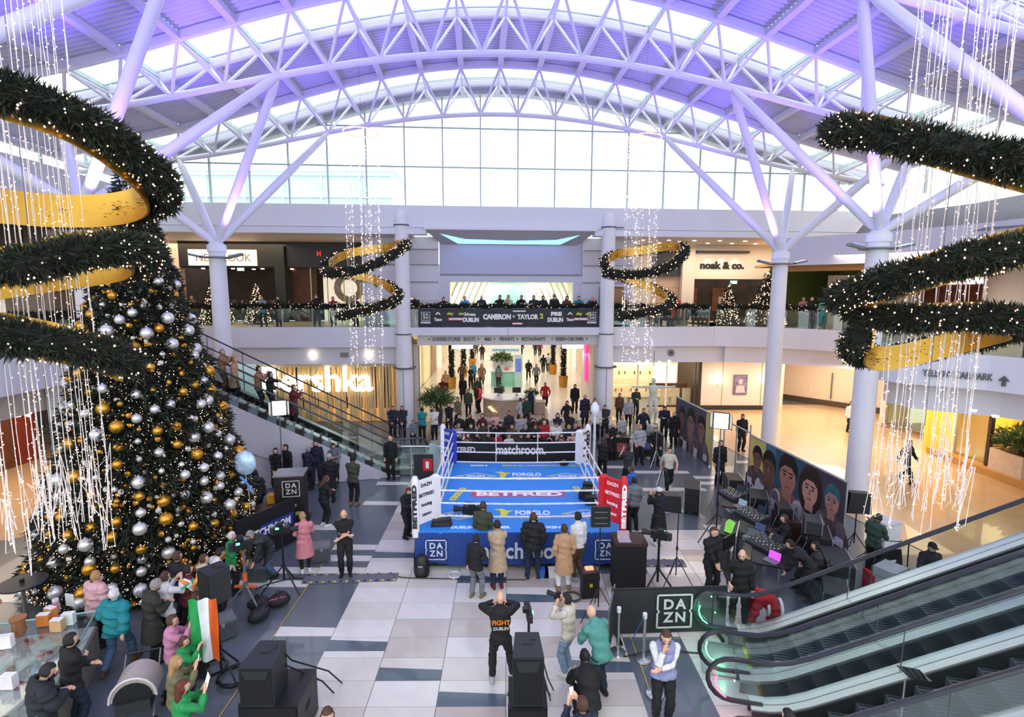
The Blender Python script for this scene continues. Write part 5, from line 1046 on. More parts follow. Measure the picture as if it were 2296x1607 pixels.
def shell(key, kind, part_=''):
    P = build_pose(*key); c = P['cache']; k = kind+part_
    if k in c: return c[k]
    V, N, F_, i, t, h, HL = (P[q] for q in ('V', 'N', 'F', 'id', 't', 'h', 'HL')); hem = {'tee': -.05, 'shirt': -.05, 'jacket': -.1, 'coat': -.14, 'puffer': -.12, 'vest': -.06}
    if kind in hem:
        s = ((i == 0) & (h > hem[kind])) | (((i == 5)) & (h > hem[kind]))
        if kind != 'vest': s |= (i == 2) & ((t < .75) if kind == 'tee' else True)
        if kind in ('shirt', 'jacket', 'coat', 'puffer'): s |= (i == 3) & (t < .93)
        th = {'tee': .012, 'shirt': .013, 'jacket': .024, 'coat': .028, 'puffer': .045, 'vest': .03}[kind]
        dsp = th+th*.35*np.sin(V[:, 2]*37+V[:, 0]*11)+(.012*np.abs(np.sin(V[:, 2]*30)) if kind == 'puffer' else 0)
    elif kind == 'trousers':
        s = ((i == 0) & (h < .04)) | (i == 5) | ((i == 6) & (t < .93)); dsp = .014+.004*np.sin(V[:, 2]*45)+(.008*(i == 6))
    elif kind == 'leggings': s = ((i == 0) & (h < .04)) | (i == 5) | ((i == 6) & (t < .92)); dsp = np.full(len(V), .006)
    elif kind == 'shoe': s = (((i == 7)) | ((i == 6) & (t > .9))) & ((V[:, 0] > 0) if part_ == 'r' else (V[:, 0] < 0)); dsp = np.full(len(V), .01)
    elif kind in ('hair_short', 'hair_long', 'hair_bald', 'beard'):
        x, y, z = HL.T; hd = (i == 8) | (i == 1)
        if kind == 'hair_bald': s = hd & (z > -.03) & (z < .045) & (y < .02)
        else: s = hd & (((z > .042+.35*np.maximum(y, 0)) | ((y < .01) & (z > -.075)))) & ~((y > .03) & (z < .06))
        dsp = {'hair_short': .012, 'hair_long': .02, 'hair_bald': .003, 'beard': .006}[kind]+.004*np.sin(HL[:, 0]*90+HL[:, 2]*70)*np.cos(HL[:, 1]*80)
    m = s[F_].all(1); Fs = F_[m]; used = np.unique(Fs); mp = np.full(len(V), -1); mp[used] = np.arange(len(used)); Vn = V+N*(dsp if np.ndim(dsp) else np.full(len(V), dsp))[:, None]; Vs = Vn[used]; Fs = mp[Fs]
    if kind == 'hair_long':   # fall of hair down to the shoulder blades
        mb = MB(P['HM']); n = 12; vs = []
        for q, (z, w_, d, y0) in enumerate(((.06, .075, .07, -.04), (-.02, .09, .07, -.05), (-.1, .1, .06, -.06), (-.19, .105, .045, -.085), (-.27, .08, .03, -.1), (-.31, .04, .015, -.1))): vs += [(math.cos(2*PI*j/n)*w_, y0+math.sin(2*PI*j/n)*d, z) for j in range(n)]
        mb.add(vs, [(a*n+j, a*n+(j+1) % n, (a+1)*n+(j+1) % n, (a+1)*n+j) for a in range(5) for j in range(n)]); b = len(Vs); Vs = np.vstack([Vs, np.array(mb.v)]); Fs = np.vstack([Fs, np.array(mb.f)+b])
    if kind == 'coat':        # skirt of a long coat
        sk = P['sk']; b = len(Vs); n = 18; vs = []; hz = sk['hz']
        for q, (z, w_, d) in enumerate(((.0, .195, .155), (-.15, .215, .175), (-.32, .24, .2), (-.42, .25, .21))): vs += [(math.cos(2*PI*j/n)*w_*(1+.05*math.sin(j*3)*q*.3), math.sin(2*PI*j/n)*d, hz+z) for j in range(n)]
        fs = [(a*n+j, a*n+(j+1) % n, (a+1)*n+(j+1) % n, (a+1)*n+j) for a in range(3) for j in range(n)]
        Vs = np.vstack([Vs, np.array(vs)]); Fs = np.vstack([Fs, np.array(fs)+b])
    c[k] = npmesh(kind, Vs, Fs, [BLACK], None, True); return c[k]
def setm(o, m, i=0): o.material_slots[i].link = 'OBJECT'; o.material_slots[i].material = m
HC = dict(dark='1c1512', brown='4a2f1f', fair='a98353', grey='8d8883', white='cfcac4', red='5c2414', black='0f0e0f')
CL = dict(black='141417', navy='1a2338', charcoal='2b2d31', grey='71757b', lgrey='a5a7aa', white='dcdcdc', cream='cfc6b4', beige='b39c82', camel='b8906a', olive='3b4130', dgreen='1f3a2c', green='1f8a4a', teal='177e86', seagreen='4f8f84', blue='2a5fae', sky='3c9ad8', jeans='46607e', ljeans='7f97ad', red='b3202a', maroon='5e1a26', pink='cf8088', blush='d3a6a8', mauve='c07f9e', brown='5b4130', khaki='6e6848', lilac='8b8fb5', orange='d8652a', purple='6b4a7c', tan='8c6a4a')
def cloth(c): return M(CL.get(c, c), .8, noise=.18, scale=14, bump=.25, bs=30)
NP = [0]
def person(pos, head, pose, label, h=1.75, fem=False, top=('jacket', 'black'), bot=('trousers', 'black'), shoe='black', hair=('short', 'dark'), skin=0, group=None, z=None, cap=None, inner=None):
    key = (pose, fem); P = build_pose(*key); o = LK(bpy.data.objects.new('person', body(key))); p = Vector(pos)
    if z is not None: p.z = z
    s = h/1.79; o.location = p; o.rotation_euler.z = rad(head); o.scale = (s*rnd.uniform(.97, 1.04), s, s); setm(o, SKINS[skin]); setm(o, EYE, 1); setm(o, LIP, 2); tag(o, label, 'person', group); NP[0] += 1
    def ch(nm, me, col, lab=None):
        c = LK(bpy.data.objects.new(nm, me), o); setm(c, col); 
        if lab: c['label'] = lab
        return c
    if inner: ch('shirt', shell(key, 'shirt'), cloth(inner))
    nm = {'tee': 'shirt', 'shirt': 'shirt', 'puffer': 'jacket'}.get(top[0], top[0]); ch(nm, shell(key, top[0]), cloth(top[1])); ch('trousers', shell(key, bot[0]), cloth(bot[1]))
    for q in 'lr': ch('shoe', shell(key, 'shoe', q), cloth(shoe))
    if hair[0] not in ('none', 'bald'): ch('hair', shell(key, 'hair_'+hair[0]), M(HC.get(hair[1], hair[1]), .7, noise=.25, scale=40))
    if cap:
        mb = MB(P['HM']); mb.lathe([(.098, .03), (.1, .06), (.085, .105), (.045, .13), (.005, .138)], n=16, sx=.9, sy=1.08); 
        if cap[0] == 'cap': mb.prism([(-.07, .08), (.07, .08), (.05, .17), (-.05, .17)], .035, .047, 'z')
        me = mb.mesh('cap', cloth(cap[1]), True); LK(bpy.data.objects.new('cap', me), o)
    return o
def held(o, kind, pose, lab, cat, hand='both', col='black'):
    """a thing in the hands of a person"""
    sk = build_pose(pose, False)['sk']; a, b = sk['rarm'][3], sk['larm'][3]; c = (a+b)/2 if hand == 'both' else (a if hand == 'r' else b); c = c+Vector((0, .035, .02))
    w_ = Matrix.Translation(o.location) @ Matrix.Rotation(o.rotation_euler.z, 4, 'Z') @ Matrix.Scale(o.scale.y, 4); p = w_ @ c
    t = thing(kind, lab, cat, p, o.rotation_euler.z)
    if kind == 'phone': part('case', MB().box((0, 0, .03), (.075, .009, .15), rx=-.2), BLACK, t); part('screen', MB().box((0, -.006, .03), (.066, .003, .138), rx=-.2), M('dfeefa', .2, em=1.2, noise=.2), t)
    elif kind == 'tablet': part('case', MB().box((0, 0, .03), (.17, .01, .24), rx=-.3), BLACK, t); part('screen', MB().box((0, -.007, .03), (.15, .003, .21), rx=-.3), M('dfeefa', .2, em=1.2, noise=.2), t)
    elif kind == 'camera': part('camera_body', MB().box((0, .02, .02), (.15, .07, .1)), BLACK, t); part('lens', MB(Matrix.Rotation(-PI/2, 4, 'X')).lathe([(.04, .04), (.045, .2), (.05, .24)], (0, -.02, 0), 14), DARK, t, True); part('viewfinder', MB().box((0, .01, .085), (.05, .06, .04)), BLACK, t)
    return t
def gp(u, v, z=0): return G(u, v, z)
P_ = person
# --- in front of the ring
def front():
    o = P_(gp(1122, 1528), 4, 'wide', 'man in a black hoodie with orange back print standing behind the centre loudspeaker', 1.86, False, ('jacket', 'black'), ('trousers', 'black'), 'lgrey', ('bald', 'brown'))
    m = Matrix.Translation(o.location+Vector((0, -.19, 1.30))) @ Matrix.Rotation(PI/2, 4, 'X'); 
    me = text_mesh('FIGHT', .12, .003, .004).copy(); me.transform(Matrix.Translation((0, -.168, 1.27)) @ Matrix.Rotation(PI/2, 4, 'X')); me.materials.clear(); me.materials.append(M('d9791e', .6, noise=0)); LK(bpy.data.objects.new('back_print', me), o)
    me = text_mesh('DUBLIN', .08, .003, .003).copy(); me.transform(Matrix.Translation((0, -.168, 1.16)) @ Matrix.Rotation(PI/2, 4, 'X')); me.materials.clear(); me.materials.append(M('b9b6b0', .6, noise=0)); LK(bpy.data.objects.new('back_print', me), o)
    o = P_(gp(1273, 1512), 55, 'shoot', 'photographer in a beige sweater and pale jeans aiming a camera', 1.7, False, ('jacket', 'cream'), ('trousers', 'ljeans'), 'white'); held(o, 'camera', 'shoot', 'black camera raised by the photographer in the beige sweater', 'camera')
    P_(gp(1195, 1296), 0, 'pocket', 'man in a black puffer jacket and navy jeans facing the ring', 1.8, False, ('puffer', 'black'), ('trousers', 'navy'), 'navy', ('short', 'brown'))
    P_(gp(1083, 1268), -6, 'stand', 'man in an olive parka facing the ring beside the beige coat', 1.84, False, ('coat', 'olive'), ('trousers', 'navy'), 'black', ('short', 'brown'))
    P_(gp(1116, 1318), 14, 'clasp', 'man in an open beige coat over black before the ring', 1.8, False, ('coat', 'beige'), ('trousers', 'navy'), 'maroon', ('short', 'dark'))
    P_(gp(1066, 1342), -25, 'easy', 'slim person in black top and grey trousers with green shoes', 1.66, False, ('jacket', 'black'), ('trousers', 'grey'), 'khaki', ('short', 'dark'))
    P_(gp(1264, 1322), 6, 'pocket', 'person in a long camel coat and white trousers before the ring', 1.74, False, ('coat', 'camel'), ('trousers', 'white'), 'tan', ('short', 'brown'), 3)
    P_(gp(1296, 1300), 35, 'stand', 'man in an off-white shirt and brown trousers at the ring front', 1.86, False, ('shirt', 'white'), ('trousers', 'brown'), 'lgrey', ('short', 'black'))
    o = P_(gp(1483, 1618), 172, 'chin', 'steward in a lilac vest and white shirt, hand on chin', 1.84, False, ('vest', 'lilac'), ('trousers', 'black'), 'black', ('short', 'brown'), inner='white')
    P_(Vector((1.72, 8.75, 0)), 28, 'stoop', 'man in a sea green jumper stooping near the steward', 1.85, False, ('jacket', 'seagreen'), ('trousers', 'navy'), 'black', ('bald', 'brown'))
    P_(gp(1322, 1625), 10, 'crouch', 'crouching camera operator in black with dark curly hair, by the green jumper', 1.8, False, ('jacket', 'black'), ('trousers', 'black'), 'black', ('short', 'black'))
    o = P_(Vector((1.1, 6.75, 0)), 22, 'phone', 'brown haired man in navy at the bottom edge raising a phone', 1.76, False, ('jacket', 'navy'), ('trousers', 'black'), 'black', ('short', 'brown'), z=0); held(o, 'phone', 'phone', 'phone held up by the brown haired man at the bottom edge', 'phone')
    P_(Vector((-2.45, 6.62, 0)), 200, 'stand', 'dark haired man at the bottom edge right of the left loudspeaker stack', 1.8, False, ('jacket', 'charcoal'), ('trousers', 'black'), 'black', ('short', 'brown'))
    P_(Vector((3.92, 6.55, 0)), 20, 'stand', 'dark haired person at the bottom edge in front of the lower escalator', 1.72, True, ('jacket', 'black'), ('trousers', 'black'), 'black', ('short', 'black'))
    # right of the ring
    o = P_(gp(1590, 1335), 195, 'clasp', 'man in a black suit standing behind the long black barrier', 1.83, False, ('jacket', 'black'), ('trousers', 'black'), 'black', ('short', 'brown'))
    P_(gp(1655, 1400), 150, 'easy', 'bald security man in black holding a lime green glove', 1.84, False, ('jacket', 'black'), ('trousers', 'black'), 'black', ('none', ''))
    o = P_(gp(1735, 1410), 75, 'kneel', 'person in a red and white festive coat bending low to the floor', 1.75, False, ('puffer', 'red'), ('trousers', 'navy'), 'white', ('short', 'grey'))
    for nm_, ring in (('fur_trim', [(.215*math.cos(a), .17+.02*math.sin(a), .56+.2*math.sin(a)) for a in [q*PI/9 for q in range(18)]]), ('fur_trim', [(.24*math.cos(a), -.1, .50+.2*math.sin(a)) for a in [q*PI/9 for q in range(18)]])): part(nm_, MB().tube(ring, .035, 7, closed=True), M('eef0f2', .9, bump=.4), o, True)
    P_(gp(1420, 1190), 15, 'pocket', 'man in a grey hoodie beside the red ring corner', 1.76, False, ('jacket', 'grey'), ('trousers', 'black'), 'black', ('short', 'dark'))
    P_(gp(1415, 1160), 40, 'stand', 'man in a bright blue jacket half hidden behind the red corner pad', 1.8, False, ('jacket', 'blue'), ('trousers', 'black'), 'black', ('short', 'brown'))
    o = P_(gp(1475, 1222), 20, 'phone', 'slim person all in black with a white cap raising both hands', 1.78, True, ('coat', 'black'), ('leggings', 'black'), 'white', ('short', 'brown'), cap=('cap', 'white'))
    P_(gp(1497, 1100), 175, 'walk', 'man in a cream T-shirt walking on the grey floor right of the ring', 1.76, False, ('tee', 'cream'), ('trousers', 'black'), 'white', ('short', 'dark'))
    P_(gp(1610, 1086), 185, 'stand', 'security man in black before the far poster hoarding', 1.82, False, ('jacket', 'black'), ('trousers', 'black'), 'black', ('short', 'brown'))
    P_(gp(1660, 1010), 180, 'stand', 'man in black behind the hoarding on the beige floor', 1.8, False, ('jacket', 'black'), ('trousers', 'black'), 'black', ('short', 'dark'))
    o = P_(gp(2073, 1322), 172, 'sit', 'person in black seated on the mall floor behind the escalators', 1.8, False, ('jacket', 'black'), ('trousers', 'black'), 'black', ('short', 'black'), cap=('cap', 'black'))
    P_(gp(2028, 1080), 200, 'walk', 'person in black striding behind the right hand light curtain', 1.78, False, ('jacket', 'black'), ('trousers', 'black'), 'black', ('short', 'brown'))
    P_(gp(1952, 1290), -60, 'text', 'person in dark green by the end of the hoarding, hands busy', 1.74, False, ('jacket', 'dgreen'), ('trousers', 'black'), 'black', ('short', 'dark'))
    P_(gp(1903, 968), 180, 'stand', 'dim figure inside the corner shop window on the right', 1.7, True, ('jacket', 'white'), ('trousers', 'black'), 'black', ('long', 'dark'))
    for (u, v, hd, po, tp, lab, hr) in (
        (1350, 1075, -10, 'clasp', ('jacket', 'black'), 'man in black leaning beside the white corner of the ring', ('short', 'brown')), (1407, 1100, 25, 'shoot', ('tee', 'charcoal'), 'cameraman in a charcoal T-shirt with a tattooed arm right of the ring', ('short', 'dark')),
        (1372, 1030, 190, 'fold', ('jacket', 'black'), 'stout man in a black uniform with a green badge', ('bald', 'grey')), (1432, 1040, 180, 'pocket', ('jacket', 'lgrey'), 'man in a light grey jumper standing by the desk', ('short', 'fair')), (1467, 1042, 170, 'easy', ('jacket', 'black'), 'man in black standing right of the light grey jumper', ('short', 'brown')),
        (1337, 985, 150, 'stand', ('jacket', 'white'), 'person in a pale hooded top behind the white ring corner', ('short', 'dark')), (1354, 985, 185, 'fold', ('puffer', 'charcoal'), 'broad man in a dark grey puffer before the right bridge column', ('short', 'dark')),
        (1392, 1010, 200, 'stand', ('shirt', 'lgrey'), 'grey haired man in a pale grey shirt carrying a bag', ('short', 'grey')), (1424, 935, 180, 'text', ('jacket', 'dgreen'), 'tall man in dark green before the cream shop window', ('short', 'dark')),
        (1408, 960, 170, 'stand', ('jacket', 'lgrey'), 'person in grey and black before the cream shop, arms down', ('short', 'black')), (1388, 945, 160, 'stand', ('jacket', 'brown'), 'person in dark brown at the left of the cream shop window', ('short', 'dark')),
        (1440, 990, 200, 'walk', ('jacket', 'navy'), 'person in navy walking in front of the pale statue', ('short', 'brown')), (1488, 985, 160, 'text', ('jacket', 'navy'), 'person in a dark navy jacket right of the pale statue', ('short', 'brown')), (1510, 1000, 150, 'stand', ('coat', 'black'), 'person in a black coat at the near end of the far hoarding', ('short', 'grey'))):
        P_(gp(u, v), hd, po, lab, rnd.uniform(1.7, 1.82), False, tp, ('trousers', 'black'), 'black', hr)
    # left of the ring
    P_(gp(776, 1290), 195, 'fold', 'bald security man in a black T-shirt, arms folded, near the cable ramp', 1.86, False, ('tee', 'black'), ('trousers', 'black'), 'black', ('none', ''))
    P_(gp(686, 1283), 30, 'text', 'fair haired woman in a pink coat and black leggings', 1.68, True, ('coat', 'pink'), ('leggings', 'black'), 'white', ('short', 'fair'))
    P_(gp(606, 1292), 150, 'bend', 'grey haired man in charcoal bending over cables by the great tree', 1.8, False, ('jacket', 'charcoal'), ('trousers', 'jeans'), 'black', ('short', 'grey'))
    P_(gp(728, 1180), -40, 'text', 'woman with long brown hair in a black coat and white trainers', 1.7, True, ('jacket', 'black'), ('leggings', 'black'), 'white', ('long', 'brown'))
    P_(gp(793, 1132), -8, 'clasp', 'man in a dark green jacket with his back turned, left of the ring', 1.8, False, ('jacket', 'olive'), ('trousers', 'black'), 'tan', ('short', 'black'))
    P_(gp(741, 1125), 5, 'stand', 'man in a black coat and pale cap seen from behind', 1.76, False, ('coat', 'black'), ('trousers', 'black'), 'black', ('short', 'grey'), cap=('hat', 'lgrey'))
    P_(gp(752, 1080), 185, 'text', 'woman in a grey knit top facing the man in the pale cap', 1.66, True, ('jacket', 'grey'), ('trousers', 'black'), 'black', ('short', 'brown'))
    P_(gp(691, 1098), -20, 'text', 'grey haired woman in navy holding a cup', 1.68, True, ('jacket', 'navy'), ('trousers', 'black'), 'black', ('short', 'grey'))
    P_(gp(712, 1085), 190, 'easy', 'dark haired man in navy between the two women', 1.78, False, ('jacket', 'navy'), ('trousers', 'navy'), 'black', ('short', 'dark'))
    P_(gp(624, 1105), 180, 'clasp', 'security man in black left of the lamp stand', 1.76, False, ('jacket', 'black'), ('trousers', 'black'), 'black', ('short', 'dark'))
    P_(gp(648, 1098), 150, 'stand', 'security man in black right of the lamp stand', 1.8, False, ('jacket', 'black'), ('trousers', 'black'), 'black', ('short', 'dark'))
    P_(gp(577, 1170), 10, 'stand', 'broad man in a navy jacket behind the black flight case', 1.76, False, ('puffer', 'navy'), ('trousers', 'navy'), 'black', ('short', 'dark'))
    P_(gp(878, 1073), 178, 'stand', 'bald security man in black at the foot of the left escalator', 1.8, False, ('jacket', 'black'), ('trousers', 'black'), 'black', ('none', ''))
    P_(Vector((-3.0, 15.2, 0)), -120, 'text', 'red-brown haired youth in black beside the white front corner of the ring', 1.66, False, ('jacket', 'black'), ('trousers', 'black'), 'black', ('short', 'red'))
    for (u, v, hd, tp, lab, hr) in ((882, 985, 180, ('puffer', 'navy'), 'man in a navy puffer standing left of the glass screens', ('short', 'dark')), (903, 985, 185, ('puffer', 'charcoal'), 'man in a charcoal puffer and cap before the left bridge column', ('short', 'dark')), (948, 990, 20, ('jacket', 'teal'), 'man in a teal and black top behind the blue ring corner', ('short', 'black')), (927, 1000, 180, ('jacket', 'grey'), 'short dark haired child behind the glass screens', ('short', 'dark'))):
        P_(gp(u, v), hd, 'clasp', lab, 1.3 if 'child' in lab else 1.76, False, tp, ('trousers', 'black'), 'black', hr)
    # lower left
    P_(gp(225, 1448), -12, 'stand', 'fair haired woman in a pale pink quilted coat walking past the great tree', 1.68, True, ('puffer', 'blush'), ('trousers', 'black'), 'black', ('short', 'fair'))
    P_(gp(268, 1500), 0, 'walk', 'white haired man in a teal and navy anorak and blue jeans', 1.74, False, ('puffer', 'teal'), ('trousers', 'jeans'), 'brown', ('short', 'white'))
    P_(gp(348, 1484), -35, 'text', 'grey haired man in a dark olive coat facing the crowd', 1.78, False, ('coat', '2e2f26'), ('trousers', 'black'), 'black', ('short', 'grey'))
    P_(gp(378, 1455), -20, 'phone', 'woman in a white printed top at the edge of the great tree', 1.72, True, ('jacket', 'white'), ('trousers', 'navy'), 'black', ('short', 'brown'))
    P_(gp(428, 1430), -30, 'stand', 'person in maroon and black behind the stand loudspeaker', 1.68, True, ('jacket', 'maroon'), ('trousers', 'black'), 'black', ('short', 'dark'))
    P_(gp(405, 1405), -25, 'clasp', 'tall dark figure standing beside the great tree baubles', 1.78, False, ('jacket', 'black'), ('trousers', 'black'), 'black', ('short', 'brown'))
    P_(gp(462, 1400), -45, 'fold', 'brown haired woman in a cream camouflage jacket by the tree foot', 1.68, True, ('jacket', 'cream'), ('trousers', 'black'), 'black', ('short', 'brown'))
    P_(gp(490, 1385), -40, 'text', 'person in a white jacket next to the cream camouflage jacket', 1.7, False, ('jacket', 'white'), ('trousers', 'black'), 'black', ('short', 'dark'))
    P_(gp(523, 1330), -60, 'stand', 'person in a green top with pale hair near the tripod', 1.62, True, ('jacket', 'green'), ('trousers', 'black'), 'black', ('short', 'white'))
    P_(gp(172, 1640), -30, 'fold', 'man in a black jumper with cropped dark hair by the snack counter', 1.8, False, ('jacket', 'black'), ('trousers', 'navy'), 'black', ('short', 'dark'))
    P_(gp(108, 1725), -35, 'text', 'man in a navy jacket looking down at the lower left', 1.78, False, ('puffer', '1d2129'), ('trousers', 'navy'), 'black', ('short', 'dark'))
    P_(gp(393, 1560), -60, 'phone', 'woman in a mauve knitted jumper with brown hair, beside the flag', 1.62, True, ('jacket', 'mauve'), ('trousers', 'blue'), 'black', ('short', 'brown'))
    o = P_(gp(418, 1590), -70, 'phone', 'child in a green jersey beside the flag', 1.42, False, ('jacket', 'green'), ('trousers', 'black'), 'black', ('short', 'brown'))
    o = P_(gp(402, 1668), -55, 'phone', 'fair haired woman in a camouflage top taking a picture', 1.58, True, ('jacket', 'khaki'), ('trousers', 'black'), 'black', ('long', 'fair')); held(o, 'phone', 'phone', 'phone in the hands of the camouflage top', 'phone')
    o = P_(gp(418, 1740), -50, 'phone', 'woman with long red-brown hair and green sleeves at the bottom edge', 1.62, True, ('jacket', 'green'), ('trousers', 'navy'), 'black', ('long', 'red')); held(o, 'tablet', 'phone', 'bright phone screen held by the woman with red-brown hair', 'phone')
front()
# --- along the bridge rail
cols = [('black', 'bald', 'brown'), ('black', 'short', 'dark'), ('sky', 'short', 'grey'), ('charcoal', 'bald', 'grey'), ('black', 'short', 'dark'), ('cream', 'short', 'black'), ('black', 'short', 'black'), ('charcoal', 'short', 'brown'), ('navy', 'short', 'dark'), ('black', 'short', 'dark'), ('brown', 'long', 'dark'), ('teal', 'short', 'brown'), ('navy', 'bald', 'grey')]
ulist = [935, 997, 1045, 1080, 1121, 1141, 1169, 1198, 1218, 1245, 1271, 1299, 1330]
words = dict(black='black', sky='sky blue', charcoal='charcoal', cream='cream', navy='navy', brown='brown', teal='teal')
ordw = ['first', 'second', 'third', 'fourth', 'fifth', 'sixth', 'seventh', 'eighth', 'ninth', 'tenth', 'eleventh', 'twelfth', 'last']
for i, (u, (c, hk, hc)) in enumerate(zip(ulist, cols)):
    s = (D(u, 700, 29.35).x-.36); p = FL(s/math.cos(TH), .42, 5.38); po = 'phone' if i in (5, 12) else 'rail'
    P_(p, 180+math.degrees(TH)+rnd.uniform(-14, 14), po, f'{ordw[i]} spectator from the left on the bridge, in {words[c]}', rnd.uniform(1.68, 1.82), hk == 'long', ('jacket', c), ('trousers', 'black'), 'black', (hk, hc), group='people leaning on the bridge rail')
p = FL((D(1244, 700, 30).x-.36), .95, 5.38); P_(p, 180, 'stand', 'taller man in maroon behind the tenth spectator on the bridge', 1.85, False, ('jacket', 'maroon'), ('trousers', 'black'), 'black', ('short', 'brown'), group='people leaning on the bridge rail')
for (u, s_h, po, tp, bt_, hr, lab, fem) in ((452, 1.72, 'clasp', 'tan', 'black', ('short', 'brown'), 'person in a brown coat by the beige pier on the left gallery', 1), (604, 1.72, 'rail', 'ljeans', 'black', ('short', 'grey'), 'person in pale denim leaning on the left gallery rail', 0), (634, 1.68, 'stand', 'black', 'black', ('short', 'dark'), 'dark figure behind the left gallery rail beside the fairy tree', 0),
        (716, 1.76, 'easy', 'black', 'navy', ('short', 'grey'), 'man in a black jacket on the left gallery before the bright window', 0), (753, 1.68, 'clasp', 'red', 'charcoal', ('short', 'fair'), 'person in a red top on the left gallery', 1), (802, 1.68, 'text', 'maroon', 'black', ('short', 'dark'), 'person in maroon behind the distant spiral on the left gallery', 1), (425, 1.6, 'stand', 'maroon', 'black', ('short', 'dark'), 'person in dark red beside the great tree on the left gallery', 1),
        (1572, 1.74, 'sit', 'black', 'black', ('short', 'black'), 'seated person in black behind the right gallery rail', 0), (1592, 1.7, 'sit', 'charcoal', 'black', ('long', 'dark'), 'seated person in charcoal next to the one in black, right gallery', 1), (1405, 1.72, 'rail', 'khaki', 'black', ('short', 'grey'), 'person in khaki at the rail behind the right distant spiral', 0), (1482, 1.72, 'sit', 'charcoal', 'black', ('short', 'dark'), 'seated person in charcoal at the right end of the distant spiral', 0),
        (1504, 1.7, 'sit', 'black', 'black', ('short', 'brown'), 'seated brown haired person in black at the right gallery rail', 0)):
    s = D(u, 700, 29.4).x-.36; p = FL(s, .75 if po != 'rail' else .5, 5.38); P_(p, 180+rnd.uniform(-25, 25), po, lab, s_h, bool(fem), ('jacket', tp), ('trousers', bt_), 'black', hr)
for (u, y, tp, lab, hd) in ((1818, 28.3, 'black', 'man in black standing at the curved gallery rail', 170), (1846, 27.6, 'seagreen', 'man in sea green leaning over the curved gallery rail', 160), (1800, 30, 'pink', 'woman in pink behind the man in black on the curved gallery', 150)):
    p = D(u, 700, y); p.z = 5.38; P_(p, hd, 'rail' if 'leaning' in lab else 'stand', lab, 1.74, 'woman' in lab, ('jacket', tp), ('trousers', 'black' if tp != 'seagreen' else 'teal'), 'black', ('long' if 'woman' in lab else 'short', 'brown' if 'woman' in lab else 'grey'))
for (x, y, tp, lab) in ((17.0, 16.4, 'pink', 'child in pink above the near right banner'), (17.2, 15.4, 'black', 'dark haired person above the near right banner'), (17.6, 14.6, 'charcoal', 'grey haired person in charcoal above the near right banner')):
    P_(Vector((x, y, 5.38)), 90, 'rail', lab, 1.35 if 'child' in lab else 1.68, False, ('jacket', tp), ('trousers', 'black'), 'black', ('short', 'fair' if 'child' in lab else ('grey' if 'grey' in lab else 'black')))
# --- on the left escalator
for (u, tp, po, lab, fem, hr, off_) in ((497, 'tan', 'phone', 'man in a brown suit jacket high on the left escalator', 0, ('short', 'grey'), 0), (520, 'camel', 'stand', 'fair haired woman in a camel coat high on the left escalator', 1, ('short', 'fair'), 0), (566, 'tan', 'phone', 'man in a tan padded jacket midway on the left escalator', 0, ('short', 'dark'), 0), (606, 'black', 'point', 'person in black stretching an arm on the left escalator', 0, ('short', 'brown'), 0), (658, 'maroon', 'phone', 'woman in a plum coat lowest on the left escalator', 1, ('short', 'red'), 0), (447, 'navy', 'stand', 'dark figure at the head of the left escalator beside the tree', 0, ('short', 'dark'), 0)):
    best = min((abs(((lambda q: (CX+F*q[0]/q[1]))((ri.dot(Vector((-3.95, 21.6, 7.4))+ptL(r, 0, 0)-Vector((0, 0, H))), fw.dot(Vector((-3.95, 21.6, 7.4))+ptL(r, 0, 0)-Vector((0, 0, H))))))-u), r) for r in [.2*k for k in range(5, 52)])
    r = best[1]; st_r = .35+.4*math.floor((r-.35)/.4)+.2; b = Vector((-3.95, 21.6, .02))+ptL(st_r, 0, 0); b.z = .02+math.floor((ZL(st_r-.2)+.1)/.001)*.001
    P_(b, -75, po, lab, 1.74 if not fem else 1.66, bool(fem), ('coat' if fem else 'jacket', tp), ('trousers', 'brown' if tp == 'tan' and u < 500 else 'navy'), 'black', hr)
# --- crowd behind the ring: rows facing the viewer
pal = ['black', 'navy', 'charcoal', 'black', 'white', 'maroon', 'olive', 'charcoal', 'black', 'lgrey', 'brown', 'dgreen', 'blush', 'navy', 'red', 'black', 'charcoal']
pw_ = dict(black='black', navy='navy', charcoal='charcoal', grey='grey', white='white', red='red', olive='olive', cream='cream', maroon='maroon', lgrey='pale grey', tan='tan', dgreen='dark green', blush='pale pink', blue='blue', brown='brown', purple='purple')
rowsn = [(20.7, 14, 'front row behind the ring', 1.30), (21.7, 13, 'second row behind the ring', 1.5), (22.9, 12, 'third row behind the ring', 1.68), (24.4, 10, 'back row behind the ring', 1.75)]
on = ['first', 'second', 'third', 'fourth', 'fifth', 'sixth', 'seventh', 'eighth', 'ninth', 'tenth', 'eleventh', 'twelfth', 'thirteenth', 'fourteenth']
ci = 0
for (y, n, rn, hh) in rowsn:
    for k in range(n):
        x = -2.5+5.7*(k+.5)/n+rnd.uniform(-.08, .08)+(.2 if int(y*10) % 2 else 0); ci += 1; c = pal[(ci*7) % len(pal)]; fem = rnd.random() < .45
        P_(Vector((x, y+rnd.uniform(-.2, .2), 0)), 180+rnd.uniform(-22, 22), rnd.choice(['clasp', 'stand', 'phone', 'fold', 'text', 'easy']), f'{on[k]} spectator from the left in the {rn}, in {pw_[c]}', hh*rnd.uniform(.94, 1.04), fem, (rnd.choice(['jacket', 'puffer', 'jacket', 'shirt']), c), ('trousers', rnd.choice(['black', 'jeans', 'navy'])), 'black', (rnd.choice(['long', 'short'] if fem else ['short', 'short', 'bald']), rnd.choice(['dark', 'brown', 'fair', 'grey', 'black', 'red'])), rnd.choice([0, 1, 1, 2]), group='crowd standing behind the ring')
